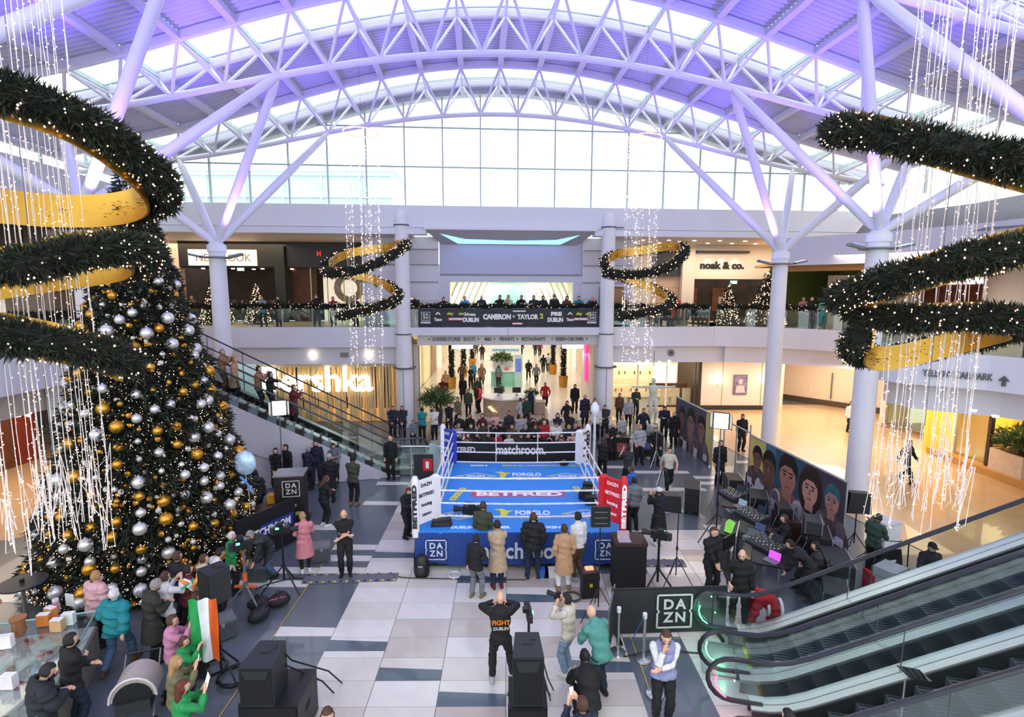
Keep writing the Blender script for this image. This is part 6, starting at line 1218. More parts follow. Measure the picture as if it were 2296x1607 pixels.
for (u, v, po, c, hr, lab, fem, hd) in (
    (975, 985, 'fold', 'white', ('short', 'dark'), 'man in a white and black striped top behind the blue ring corner', 0, 180), (1008, 975, 'clasp', 'black', ('short', 'brown'), 'tall man in black behind the left end of the crowd', 0, 170), (1028, 960, 'clasp', 'khaki', ('short', 'dark'), 'person in khaki holding a pale bag before the desk', 0, 150),
    (1050, 935, 'stand', 'olive', ('short', 'dark'), 'man in an olive jacket left of the steward in red', 0, 190), (1075, 925, 'pocket', 'ff4a55', ('short', 'dark'), 'steward in a bright red high visibility vest beside the desk', 0, 60), (1122, 915, 'text', 'grey', ('short', 'black'), 'attendant in grey behind the information desk', 0, 180),
    (1190, 935, 'easy', 'navy', ('short', 'brown'), 'man in a navy gilet right of the information desk', 0, 170), (1180, 960, 'stand', 'dgreen', ('short', 'dark'), 'man in dark green right of the information desk front', 0, 185), (1222, 915, 'walk', 'red', ('short', 'brown'), 'person in a red jacket alone on the pale corridor floor', 1, 180),
    (1168, 960, 'point', 'lgrey', ('short', 'brown'), 'person in pale grey reaching across the desk wing', 1, 40), (1310, 955, 'stand', 'navy', ('short', 'fair'), 'man in a navy coat near the right bridge column', 0, 185), (1288, 925, 'stand', 'black', ('short', 'dark'), 'person in black by the silver pillar', 0, 180), (1270, 965, 'walk', 'black', ('long', 'dark'), 'woman in black walking from the right into the crowd', 1, 200), (1332, 960, 'stand', 'brown', ('long', 'dark'), 'woman in dark brown before the right bridge column', 1, 180),
    (1038, 900, 'stand', 'black', ('long', 'brown'), 'woman in a long black coat seen from behind in the corridor', 1, 0), (1071, 905, 'stand', 'olive', ('short', 'fair'), 'person in an olive coat in the left of the corridor', 1, 180), (992, 905, 'walk', 'maroon', ('short', 'fair'), 'person in plum by the left corridor wall', 1, 200), (985, 925, 'stand', 'maroon', ('short', 'grey'), 'person in dark red by the potted palm', 1, 175),
    (1000, 880, 'walk', 'camel', ('short', 'brown'), 'person in camel entering from the left corridor wall', 0, 180), (1036, 862, 'walk', 'brown', ('short', 'dark'), 'man in brown near the garlanded pillars', 0, 10), (1061, 860, 'easy', 'sky', ('short', 'dark'), 'man in blue farther down the corridor', 0, 180), (1056, 872, 'fold', 'black', ('short', 'dark'), 'man in black with arms folded in the corridor', 0, 180),
    (1080, 865, 'walk', 'tan', ('long', 'brown'), 'woman in a tan coat in the corridor', 1, 180), (1118, 868, 'stand', 'grey', ('short', 'dark'), 'person in grey in front of the teal kiosk', 0, 0), (1202, 862, 'walk', 'grey', ('short', 'dark'), 'man with a grey front and red sleeves right of the kiosk', 0, 185), (1185, 850, 'walk', 'black', ('short', 'dark'), 'tall person in black right of the kiosk screen', 0, 170),
    (1218, 836, 'walk', 'black', ('short', 'dark'), 'person in black far right in the corridor', 0, 0), (1229, 834, 'walk', 'white', ('short', 'brown'), 'person in white beside the far figure in black', 1, 0), (1081, 808, 'walk', 'black', ('short', 'dark'), 'lone dark figure high up in the corridor', 0, 0), (1168, 800, 'walk', 'black', ('short', 'dark'), 'dark figure right of the white stand far away', 0, 180), (1200, 797, 'walk', 'navy', ('short', 'dark'), 'navy figure at the far end of the corridor', 0, 180), (1210, 799, 'walk', 'maroon', ('short', 'dark'), 'plum figure at the far end of the corridor', 1, 180), (1068, 795, 'walk', 'brown', ('short', 'dark'), 'brown figure at the far left end of the corridor', 0, 180)):
    P_(gp(u, v), hd, po, lab, rnd.uniform(1.68, 1.82), bool(fem), ('coat' if 'coat' in lab else ('vest' if 'gilet' in lab or 'vest' in lab else 'jacket'), c), ('trousers', 'black'), 'black', hr, inner='black' if 'vest' in lab else ('lgrey' if 'gilet' in lab else None))
print('people', NP[0])
# ================================================================ PROPS
def T(name, lab, cat, p, rz=0, group=None): return thing(name, lab, cat, p, rad(rz), group)
BM = M('101114', .45, noise=.1); BG_ = M('24262a', .6, noise=.1); RED = M('c4202a', .5); ORG = M('d8652a', .5)
GRILL = M('0b0b0c', .8, bump=.5, bs=120)
# loudspeakers
def cab(t, w_, d, h, z0=0, taper=.8, nm='cabinet', top=True):
    m = MB().prism([(-w_/2, -d/2), (w_/2, -d/2), (w_/2*taper, d/2), (-w_/2*taper, d/2)], z0, z0+h, 'z'); c = part(nm, m, BG_ if top else BM, t)
    part('grille', MB().box((0, -d/2-.006, z0+h*.5), (w_*.92, .015, h*.9)), GRILL, t)
    part('handle', MB().box((0, .02, z0+h+.004), (.16, .05, .01)), BM, t); part('handle', MB().box((w_*.2, d*.25, z0+h+.004), (.05, .1, .012)), BM, t); return c
def stack(lab1, lab2, x, y, rz, sw, sh, sd, tw, th, td, dx, dy):
    s = T('subwoofer', lab1, 'loudspeaker', (x, y, 0), rz); m = MB().bb((-sw/2, -sd/2, .02), (sw/2, sd/2, sh)); part('cabinet', m, BM, s); part('grille', MB().box((0, -sd/2-.008, sh*.5), (sw*.94, .02, sh*.92)), GRILL, s)
    for a in (-1, 1): part('rim', MB().box((a*(sw/2-.01), 0, sh+.005), (.02, sd, .02)), BG_, s); part('foot', MB().box((a*sw*.35, 0, .01), (.08, sd*.8, .02)), BM, s); part('handle', MB().box((a*sw/2, 0, sh*.6), (.012, .18, .1)), GRILL, s)
    t = T('loudspeaker', lab2, 'loudspeaker', (x+dx, y+dy, sh), rz); cab(t, tw, td, th)
    m = MB(); part('horn', MB().prism([(-tw*.4, th*.93), (tw*.4, th*.93), (tw*.3, th*.72), (-tw*.3, th*.72)], -td/2-.03, -td/2+.02), BG_, t)
    for k, (a, b) in enumerate(((.25, .5), (.33, .75))):
        c = solo('cable', MB().tube([(x+dx+tw*a, y+dy+td*.3, sh+th*.9), (x+dx+tw*a+.1, y+dy+b*.5, sh+th*.4), (x+sw*.5+.12*b, y+b, .5), (x+sw*.5+.3*b, y+b+.3, .02)], .014, 6), BM, ('first' if k == 0 else 'second')+' black cable running down behind the '+('left' if x < -1 else 'centre')+' loudspeaker stack', 'cable', smooth=True)
stack('wide black subwoofer at the bottom edge, under the left loudspeaker stack', 'black wedge topped loudspeaker on the left subwoofer', -3.8, 8.15, 0, .95, .8, .85, .54, .68, .66, -.16, -.1)
stack('narrow black subwoofer at the bottom edge in the centre', 'black wedge topped loudspeaker on the centre subwoofer', .35, 7.95, 0, .62, .85, .7, .5, .85, .62, 0, 0)
# speaker on its own tripod
def tripod(t, h, legs=.45, r=.018, n=3, a0=90, mat=BM):
    part('pole', MB().tube([(0, 0, .25), (0, 0, h)], r, 8), mat, t, True); part('collar', MB().lathe([(r*2, h*.42), (r*2, h*.46)], n=10), mat, t)
    for k in range(n):
        a = rad(a0+k*360/n); part('leg', MB().tube([(0, 0, min(h*.45, .75)), (legs*math.cos(a), legs*math.sin(a), .015)], r*.8, 6), mat, t, True)
t = T('speaker_stand', 'black tripod stand under the loudspeaker by the orange flag', 'stand', (-5.35, 9.2, 0)); tripod(t, 1.72, .6, .022)
t = T('loudspeaker', 'black loudspeaker on the tripod beside the orange flag', 'loudspeaker', (-5.35, 9.2, 1.72), -35); cab(t, .42, .4, .62)
t = T('speaker_monitor', 'squat black floor speaker with a red light before the ring skirt', 'loudspeaker', (2.02, 12.15, 0), 8); cab(t, .42, .36, .66); part('red_light', MB().box((0, 0, .69), (.2, .12, .05)), M((1, .2, .1), em=2, noise=0), t); part('label_plate', MB().box((0, -.2, .35), (.07, .01, .09)), M('b59a20', .5), t)
# lamp or monitor heads on stands
t = T('light_stand', 'thin black stand holding the square lamp panel at the ring corner', 'stand', (2.1, 11.25, 0)); tripod(t, 2.15, .5, .014)
t = T('lamp_panel', 'square black lamp panel seen from behind at the red ring corner', 'lamp', (2.1, 11.25, 2.15)); part('housing', MB().box((0, 0, .26), (.42, .1, .46)), BM, t)
for k in range(3): part('switch_row', MB().box((0, -.055, .12+k*.13), (.28, .01, .02)), M('5d6064', .5), t)
part('yoke', MB().tube([(-.24, 0, .25), (-.24, 0, 0), (.24, 0, 0), (.24, 0, .25)], .014, 6), GREYM, t)
t = T('light_stand', 'tall thin tripod standing on the grey floor right of the ring', 'stand', (4.3, 12.6, 0)); tripod(t, 2.2, .45, .014)
t = T('softbox', 'black softbox turned away on the tripod right of the ring', 'lamp', (4.1, 12.6, 2.0)); part('hood', MB().prism([(-.24, 0), (.22, -.06), (.2, .38), (-.2, .4)], -.14, .14), BM, t); part('diffuser', MB().box((0, .15, .17), (.36, .02, .34)), M('8f9498', .5), t); part('arm', MB().tube([(.2, 0, 0), (.2, 0, .2)], .014, 6), BM, t)
for lab, x, y, z, top in (('bright square lamp glowing on a stand before the escalator wall', -8.1, 18.6, 2.95, 3.35), ('bright square lamp glowing on a stand before the far hoarding', 7.15, 17.2, 2.85, 3.25)):
    t = T('light_stand', 'slim stand carrying the '+lab.split(' on a')[0].replace('bright ', 'glowing ').replace(' glowing', '')+(' by the escalator wall' if x < 0 else ' by the far hoarding'), 'stand', (x, y, 0)); tripod(t, z, .5, .02, mat=GREYM)
    l = T('studio_lamp', lab, 'lamp', (x, y, z), 20 if x < 0 else -25); part('housing', MB().box((0, .05, .25), (.5, .1, .56)), BM, l); part('lit_face', MB().box((0, -.01, .25), (.44, .02, .5)), M((1, .98, .94), em=9, noise=0), l)
    for a in (-1, 1): part('barn_door', MB().box((a*.3, -.08, .25), (.02, .2, .5), rz=a*.4), BM, l)
# draped camera box and its camera
t = T('equipment_plinth', 'tall black draped box at the right front corner of the ring', 'box', (3.05, 12.5, 0)); part('drape', MB().bb((-.38, -.3, 0), (.38, .3, 1.22)), M('0d0d0f', .85, noise=.2), t); part('brown_top', MB().bb((-.4, -.32, 1.22), (.4, .32, 1.3)), M('3a2520', .5), t)
t = T('laptop', 'small pale laptop on the black draped box', 'laptop', (2.9, 12.35, 1.3)); part('base', MB().box((0, 0, .01), (.3, .2, .02)), M('b9a4ae', .4), t); part('screen', MB().box((0, .12, .1), (.3, .02, .19), rx=-.3), M('a48f98', .4), t)
def tvcam(lab, p, rz, s=1):
    t = T('video_camera', lab, 'camera', p, rz); part('camera_body', MB().box((0, 0, .12*s), (.14*s, .4*s, .18*s)), BM, t); part('lens', MB(Matrix.Rotation(-PI/2, 4, 'X')).lathe([(.05*s, .18*s), (.07*s, .34*s), (.08*s, .42*s)], (0, -.12*s, 0), 14), DARK, t, True)
    part('viewfinder', MB().box((-.1*s, -.05*s, .26*s), (.12*s, .14*s, .1*s)), BM, t); part('handle', MB().tube([(0, -.15*s, .22*s), (0, -.15*s, .3*s), (0, .15*s, .3*s), (0, .15*s, .22*s)], .014*s, 6), BM, t); part('battery', MB().box((0, -.24*s, .12*s), (.12*s, .1*s, .16*s)), BG_, t); part('tally', MB().box((.08*s, -.1*s, .2*s), (.02, .08, .05)), M((.2, .9, .4), em=1.5, noise=0), t)
t = T('tripod', 'black camera tripod beside the draped box', 'tripod', (3.75, 12.3, 0)); tripod(t, 1.35, .5, .03)
tvcam('black broadcast camera on the tripod beside the draped box', (3.75, 12.3, 1.35), 60)
t = T('tripod', 'black tripod behind the centre loudspeaker stack', 'tripod', (.42, 9.1, 0)); tripod(t, 1.4, .45, .025)
tvcam('small black camera on the tripod behind the centre loudspeaker stack', (.42, 9.1, 1.4), 5, .75)
t = T('tripod', 'silver tripod with orange trim by the foot of the great tree', 'tripod', (-6.0, 11.5, 0)); tripod(t, 1.5, .6, .028, mat=GREYM); part('spreader', MB().box((0, 0, .62), (.5, .06, .04)), ORG, t); part('orange_band', MB().lathe([(.05, .75), (.05, .95)], n=10), ORG, t)
tvcam('grey broadcast camera on the silver tripod by the great tree', (-6.0, 11.5, 1.5), -60)
t = T('tripod', 'second tripod standing among cables beside the great tree', 'tripod', (-5.5, 12.4, 0)); tripod(t, 1.45, .55, .025)
tvcam('dark video camera on the second tripod beside the great tree', (-5.5, 12.4, 1.45), -75, .9)
t = T('tripod', 'spidery black stand with struts on the grey floor behind the draped box', 'tripod', (6.35, 15.2, 0)); tripod(t, 2.4, .8, .02)
tvcam('camera left lying on the ring canvas near the front ropes', (-1.0, 14.45, ZM), 80, 1.2)
t = T('floor_lamp_unit', 'flat black lamp unit lying on the ring canvas at the front left', 'lamp', (-1.75, 13.75, ZM), 5); part('housing', MB().prism([(-.3, 0), (.28, 0), (.24, .2), (-.26, .16)], -.1, .1), BM, t); part('lens', MB().box((0, -.11, .08), (.44, .01, .1)), M('3a2f2a', .3), t)
t = T('equipment_pile', 'black equipment piled on the canvas at the red corner', 'equipment', (2.55, 15.7, ZM)); 
for k in range(4): part('unit', MB().box((rnd.uniform(-.15, .15), k*.32-.5, .12+.05*(k % 2)), (.34, .26, .26), rz=rnd.uniform(-.5, .5)), BM, t)
t = T('kit_bag', 'small black bag on the canvas at the far right corner', 'bag', (2.1, 18.7, ZM)); part('pouch', MB().ell((0, 0, .09), (.18, .1, .09), 12, 6), BM, t, True); part('strap', MB().tube([(-.12, 0, .14), (0, 0, .22), (.12, 0, .14)], .012, 5), M('b9a030', .5), t)
# backpack, small kit along the ring foot
t = T('backpack', 'black backpack leaning on the ring skirt, front left', 'bag', (-2.2, 13.02, 0)); part('pack', MB().lathe([(.17, 0), (.21, .12), (.2, .4), (.13, .55), (.03, .6)], n=14, sy=.75), BM, t, True); part('pocket', MB().ell((0, -.13, .22), (.13, .08, .14), 10, 6), BG_, t, True); part('strap', MB().tube([(-.06, -.05, .58), (0, -.07, .66), (.06, -.05, .58)], .012, 5), BM, t); part('badge', MB().box((0, -.2, .36), (.12, .01, .04)), M('8d9094', .5), t)
for k, (x, c, lab) in enumerate(((-1.35, 'd0d2d4', 'pale coiled cable at the ring foot'), (-.75, '1a1a1c', 'black kit bag under the ring edge'), (.95, '2a5fae', 'blue bottle crate at the ring foot'), (1.15, 'd8d8d8', 'small white object at the ring foot'))):
    if k == 0: solo('cable_coil', MB().tube([(.16*math.cos(a), .16*math.sin(a), .03+.008*(i // 8)) for i, a in enumerate([q*PI/4 for q in range(24)])], .02, 6), M(c, .6), lab, 'cable', loc=(x, 13.0, 0), smooth=True)
    else:
        t = T('kit_bag' if k == 1 else 'small_box', lab, 'bag' if k == 1 else 'box', (x, 13.0, 0)); part('case', MB().prism([(-.16, 0), (.16, 0), (.14, .2), (-.14, .2)], -.1, .1), M(c, .6), t); part('lid', MB().box((0, 0, .21), (.28, .2, .02)), M(c, .5), t)
# long black barrier with the logo
bz = thing('crowd_barrier', 'long low black fabric barrier with a white square logo at the foot of the escalators', 'barrier', (3.5, 10.6, 0), rad(2.5))
part('cloth', MB().bb((-1.25, -.02, .08), (1.25, .02, 1.08)), M('2a2c2e', .6, noise=.1), bz); part('frame', MB().tube([(-1.25, 0, .04), (-1.25, 0, 1.1), (1.25, 0, 1.1), (1.25, 0, .04)], .02, 6), BG_, bz, True)
for x in (-1.1, 1.1): part('foot', MB().box((x, 0, .02), (.08, .6, .04)), BM, bz)
dazn(bz, Matrix.Translation((3.6, 10.55, .6)) @ Matrix.Rotation(rad(2.5), 4, 'Z') @ Matrix.Rotation(PI/2, 4, 'X') @ Matrix.Translation((0, 0, .01)), .78, M('c9cccd', .4, noise=0))
b2 = thing('crowd_barrier', 'narrow black barrier returning from the left end of the logo barrier', 'barrier', (2.2, 10.3, 0), rad(72)); part('cloth', MB().bb((-.5, -.02, .08), (.5, .02, 1.05)), M('35383a', .6, noise=.1), b2); part('frame', MB().tube([(-.5, 0, .04), (-.5, 0, 1.07), (.5, 0, 1.07), (.5, 0, .04)], .02, 6), GREYM, b2, True)
# barriers behind the ring
bb_ = thing('crowd_barrier', 'long black barrier with white lettering behind the ring', 'barrier', (.3, 19.75, 0)); part('cloth', MB().bb((-2.5, -.03, .1), (2.6, .03, 1.62)), M('1b1c1f', .6, noise=.1), bb_)
for x in (-2.4, 0, 2.5): part('post', MB().tube([(x, .05, 0), (x, .05, 1.66)], .025, 6), GREYM, bb_)
letters('matchroom.', .5, face_to((.55, 19.7, 1.32), (0, -1, 0)), LT, bb_, .006, .015, width=1.9); letters('BETFRED', .3, face_to((-1.7, 19.7, 1.32), (0, -1, 0)), LT, bb_, .006, .012, width=1.0)
bb2 = thing('crowd_barrier', 'dark barrier with a red patch left of the blue ring corner', 'barrier', (-3.0, 18.6, 0)); part('cloth', MB().bb((-.35, -.03, .05), (.35, .03, 1.5)), M('232326', .6), bb2); part('red_patch', MB().bb((-.02, -.05, .9), (.33, -.03, 1.35)), RED, bb2); part('white_mark', MB().bb((.08, -.06, 1.0), (.2, -.05, 1.25)), LT, bb2)
# flight case tower and its desk
fc = T('flight_case', 'black box with a grey top and white square logo, on the camouflage box', 'case', (-6.55, 15.6, 1.15), 10); part('box', MB().bb((-.42, -.35, 0), (.42, .35, .72)), M('241a1c', .5, noise=.2), fc); part('grey_top', MB().bb((-.44, -.37, .72), (.44, .37, .76)), M('76787a', .5), fc)
dazn(fc, Matrix.Translation((-6.4, 15.21, 1.52)) @ Matrix.Rotation(rad(10), 4, 'Z') @ Matrix.Rotation(PI/2, 4, 'X') @ Matrix.Translation((0, 0, .005)), .5, M('b9b9bd', .4, noise=0))
fc = T('flight_case', 'black box printed with yellow and black blotches below the logo box', 'case', (-6.55, 15.6, .42), 10); part('box', MB().bb((-.4, -.33, 0), (.4, .33, .73)), M('17171a', .5), fc)
m = MB()
for k in range(26): x, z = rnd.uniform(-.34, .28), rnd.uniform(.08, .6); m.prism([(x, z), (x+rnd.uniform(.05, .12), z+rnd.uniform(-.04, .03)), (x+rnd.uniform(.05, .14), z+.1), (x+.01, z+rnd.uniform(.06, .12))], -.338, -.331)
part('yellow_print', m, M('c3c274', .6, noise=.1), fc, kind='stuff')
fc = T('equipment_table', 'dark table carrying the boxes beside the great tree', 'table', (-6.55, 15.6, 0), 10); part('table_top', MB().bb((-.5, -.4, .38), (.5, .4, .42)), BM, fc)
for a in (-1, 1):
    for b in (-1, 1): part('leg', MB().box((a*.4, b*.32, .19), (.06, .06, .38)), BM, fc)
t = T('crowd_barrier', 'black slanting panel with blue and white lettering beside the boxes', 'barrier', (-6.68, 14.15, 0), 62); part('panel', MB().bb((-.95, -.03, .05), (.95, .03, 1.35)), M('121318', .5), t); part('blue_print', MB().bb((-.2, -.04, .6), (.85, -.03, .95)), M('24338c', .5), t); letters('MATCHROOM', .3, Matrix.Translation((-6.68, 14.15, .75)) @ Matrix.Rotation(rad(62), 4, 'Z') @ Matrix.Rotation(PI/2, 4, 'X') @ Matrix.Translation((0, 0, .05)), LT, t, .006, .01, width=1.5)
t = T('production_desk', 'brown topped desk behind the black slanting panel', 'desk', (-7.05, 15.35, 0), 62); part('desk_top', MB().bb((-.6, -.3, .95), (.6, .3, 1.0)), M('4a2f22', .5), t); 
for a in (-.5, .5): part('leg', MB().box((a, 0, .47), (.06, .5, .95)), BM, t)
t = T('toolbox', 'amber yellow box on the desk beside the great tree', 'box', (-6.95, 15.5, 1.0), 10); part('box', MB().bb((-.26, -.14, 0), (.26, .14, .2)), M('e2a012', .5), t); part('lid', MB().bb((-.27, -.15, .2), (.27, .15, .25)), M('d08f10', .5), t)
t = T('foil_balloon', 'pale blue and white foil balloon floating beside the great tree', 'balloon', (-7.05, 13.9, 2.3)); part('balloon', MB().ell((0, 0, .45), (.3, .12, .34), 16, 9), M('b9d4ec', .25, .3, noise=.35, scale=6), t, True); part('string', MB().tube([(0, 0, .12), (.06, 0, -.5), (.0, .05, -2.29)], .006, 4), LT, t); part('blue_tab', MB().tube([(-.1, -.1, .1), (.1, -.12, -.1), (.22, -.1, -.35)], .03, 6), M('3a7fd0', .4), t)
for k, (x, y, w_, lab) in enumerate(((-6.35, 12.9, .5, 'grey metal case on the floor by the silver tripod'), (-5.1, 13.9, .45, 'silver crate beside the woman in the pink coat'), (-6.1, 10.6, .5, 'battered grey case near the orange flag'))):
    t = T('flight_case', lab, 'case', (x, y, 0), 20*k); part('box', MB().bb((-w_/2, -.2, .02), (w_/2, .2, .38)), M('5a5e63', .45, .4), t); part('lid', MB().bb((-w_/2-.01, -.21, .38), (w_/2+.01, .21, .44)), M('8b8f93', .35, .6), t); part('latch', MB().box((0, -.21, .36), (.06, .02, .08)), CHROME, t)
# bags and cables
for k, (x, y, c, lab) in enumerate(((-5.75, 11.55, '1b1b20', 'dark padded bag on the floor left of the cable ramp'), (-5.35, 11.7, '20161b', 'black bag with pink trim beside the dark padded bag'), (-5.55, 11.15, '161a24', 'navy black holdall in front of the two bags'))):
    t = T('kit_bag', lab, 'bag', (x, y, 0), 30*k); part('bag', MB().ell((0, 0, .15), (.27, .17, .15), 14, 7).ell((.08, .02, .22), (.14, .12, .12), 10, 6), M(c, .7, noise=.3, scale=12), t, True); part('handle', MB().tube([(-.14, 0, .26), (0, 0, .4), (.14, 0, .3)], .014, 6), BM, t); part('trim', MB().tube([(-.2+.05*q, -.1, .24+.03*(q % 2)) for q in range(8)], .014, 5), M('d04a6a' if k == 1 else '5a2f3a', .5), t)
def coil(x, y, r, n, lab, c='0f1012'): 
    pts = [((r+rnd.uniform(-.03, .03))*math.cos(a), (r+rnd.uniform(-.03, .03))*math.sin(a), .02+.006*i/4) for i, a in enumerate([q*PI/5 for q in range(n*10)])]; solo('cable_coil', MB().tube(pts, .014, 5), M(c, .6), lab, 'cable', loc=(x, y, 0), smooth=True)
coil(-5.2, 9.35, .3, 5, 'loosely coiled black cable at the foot of the speaker tripod'); coil(-5.75, 9.6, .26, 4, 'tangled black cable left of the speaker tripod'); coil(3.3, 13.0, .25, 3, 'black cable coil on the pale tiles beside the draped box'); coil(1.6, 12.0, .22, 3, 'grey cable coil next to the floor speaker', '3c3f42')
for pts, lab in (([(-5.2, 12.9, .02), (-5.6, 12.85, .02), (-6.2, 12.4, .02), (-5.8, 11.8, .02)], 'black cable from the left end of the cable ramp'), ([(-2.8, 12.95, .02), (-2.5, 12.9, .02), (-1.5, 12.85, .02), (.5, 12.8, .02)], 'black cable running along the ring foot from the ramp'), ([(2.4, 9.9, .02), (3.2, 10.1, .02), (4.0, 10.0, .02), (4.8, 10.1, .02)], 'thin black cable on the floor below the logo barrier')):
    solo('cable', MB().tube(catmull(pts, 6), .014, 5), BM, lab, 'cable', smooth=True)
def ramp(x, y, n, rz, lab):
    t = T('cable_ramp', lab, 'ramp', (x, y, 0), rz)
    for k in range(n): part('ramp_section', MB().prism([(-.21, 0), (.21, 0), (.13, .035), (-.13, .035)], k*1.2, k*1.2+1.18, 'x'), M('62646c', .6, noise=.08), t)
    for k in range(n*8):
        for s in (-1, 1): part('edge_stripe', MB().box((k*.15+.075, s*.165, .02), (.07, .035, .02)), M('d2c22c' if k % 2 else '1a1a1a', .5), t)
ramp(-5.2, 12.85, 2, 3, 'long grey cable ramp with yellow and black edges left of the ring'); ramp(3.7, 13.65, 1, 0, 'short cable ramp with yellow edges right of the ring')
# tricolour flag held at the lower left
m = MB(); vs = []
for i in range(15):
    for j in range(13): x = i*.04; vs.append((x*.8, .04*math.sin(i*.9+j*.4), -j*.1-.05*abs(x)))
fs = []; mi = []
for i in range(14):
    for j in range(12): m.mi = min(2, i//5); m.m.append(m.mi); m.f.append((i*13+j, (i+1)*13+j, (i+1)*13+j+1, i*13+j+1))
m.v = vs; solo('flag', m.mesh('flag', [M('1f9a4c', .7), M('e4e8ec', .7), M('e0601c', .7)], True, fix=False), None, 'green, white and orange flag held up beside the mauve jumper', 'flag', loc=(-5.62, 8.8, 1.95), rz=rad(15))
jh = T('jester_hat', 'spiky green, white and orange supporters hat above the mauve jumper', 'hat', (-5.95, 9.5, 1.75))
for k in range(9): a = k*2*PI/9; part('point', MB().tube([(0, 0, 0), (.1*math.cos(a), .1*math.sin(a), .12), (.22*math.cos(a), .22*math.sin(a), .1+.06*(k % 3))], [.05, .04, .012], 6), M(['2a9a50', 'f0f0ee', 'f08a1c'][k % 3], .7), jh, True)
P_(Vector((-5.95, 9.5, 0)), -60, 'stand', 'person in green under the spiky supporters hat', 1.72, True, ('jacket', 'green'), ('trousers', 'black'), 'black', ('short', 'brown'))
# buggy
t = T('pushchair', 'pale hooded pushchair at the bottom edge', 'pushchair', (-6.3, 8.35, 0), 20)
part('hood', MB().prism([(.33*math.cos(a)*1.0, .62+.36*math.sin(a)) for a in [PI*q/10 for q in range(11)]], -.26, .26), M('a89c96', .7, noise=.1), t, True); part('hood_lining', MB().prism([(.29*math.cos(a), .60+.31*math.sin(a)) for a in [PI*q/10 for q in range(11)]], -.275, -.262), BM, t); part('hood_rim', MB().tube([(.34*math.cos(a), -.27, .62+.37*math.sin(a)) for a in [PI*q/10 for q in range(11)]], .02, 6), M('cfc8c2', .6), t, True); part('seat', MB().box((0, -.1, .5), (.5, .45, .2)), BG_, t)
for a in (-1, 1):
    for b in (-1, 1): part('wheel', MB(Matrix.Translation((a*.28, b*.3, .12)) @ Matrix.Rotation(PI/2, 4, 'Y')).lathe([(.12, -.02), (.12, .02)], n=14), BM, t)
    part('frame', MB().tube([(a*.26, -.35, .12), (a*.26, .1, .6), (a*.26, .45, 1.0)], .015, 6), GREYM, t)
part('push_bar', MB().tube([(-.26, .45, 1.0), (.26, .45, 1.0)], .018, 6), BM, t)
# snack counter, lower left
ct = thing('snack_counter', 'glass topped sweets counter filling the lower left corner', 'counter', (-8.6, 8.4, 0)); CW = M('cfd0c6', .4, noise=.05)
poly = [(-8.15, 9.9), (-7.45, 8.3), (-7.0, 7.2), (-9.9, 7.2), (-10.4, 9.3)]
part('body', MB().prism(poly, 0, .72, 'z'), M('8a8478', .5), ct, world=True); part('shelf', MB().prism([((x+8.6)*.97-8.6, (y-8.4)*.97+8.4) for x, y in poly], .72, .75, 'z'), CW, ct, world=True)
part('glass_top', MB().prism(poly, 1.02, 1.035, 'z'), glass((.95, .99, .99), .2, fk=.4), ct, world=True)
for i in range(5):
    a, b = Vector((*poly[i], 0)), Vector((*poly[(i+1) % 5], 0)); q = MB(); q.add([a+Vector((0, 0, .75)), b+Vector((0, 0, .75)), b+Vector((0, 0, 1.03)), a+Vector((0, 0, 1.03))], [(0, 1, 2, 3)]); part('glass_side', q, glass((.95, .99, .99), .2, fk=.4), ct, world=True); part('rim', MB().tube([a+Vector((0, 0, 1.04)), b+Vector((0, 0, 1.04))], .02, 6), M('8fb4b4', .3, .4), ct, world=True)
cc = ['e8e4d4', 'b92a4a', 'd8b24a', '7a5234', 'dfe9ea', 'c9b88a', 'efe6a8', '9c2c22', 'b8c4c0', 'e07a2a']; cn = dict(zip(cc, ['cream', 'crimson', 'mustard', 'brown', 'ice white', 'straw', 'pale yellow', 'dark red', 'pale grey', 'orange']))
n = 0
for r_ in range(6):
    for q in range(5):
        y = 7.45+r_*.38; x = (-7.0-(y-7.2)*.41 if y < 8.3 else -7.45-(y-8.3)*.4375)-.28-q*.39
        c = cc[(r_*7+q*3) % 10]; n += 1
        t = T('sweet_tray', f'{cn[c]} tray of sweets under the counter glass, {["front", "second", "third", "fourth", "fifth", "back"][r_]} row, {["next to", "second from", "third from", "fourth from", "fifth from"][q]} the aisle edge', 'tray', (x, y, .75), rnd.uniform(-6, 6), 'sweet trays under the counter glass')
        part('tray', MB().bb((-.18, -.15, 0), (.18, .15, .03)), CW, t); m = MB()
        for k in range(7): m.ell((rnd.uniform(-.12, .12), rnd.uniform(-.09, .09), .05), (.04, .035, .03), 7, 4)
        part('sweets', m, M(c, .5, noise=.2), t, True, kind='stuff')
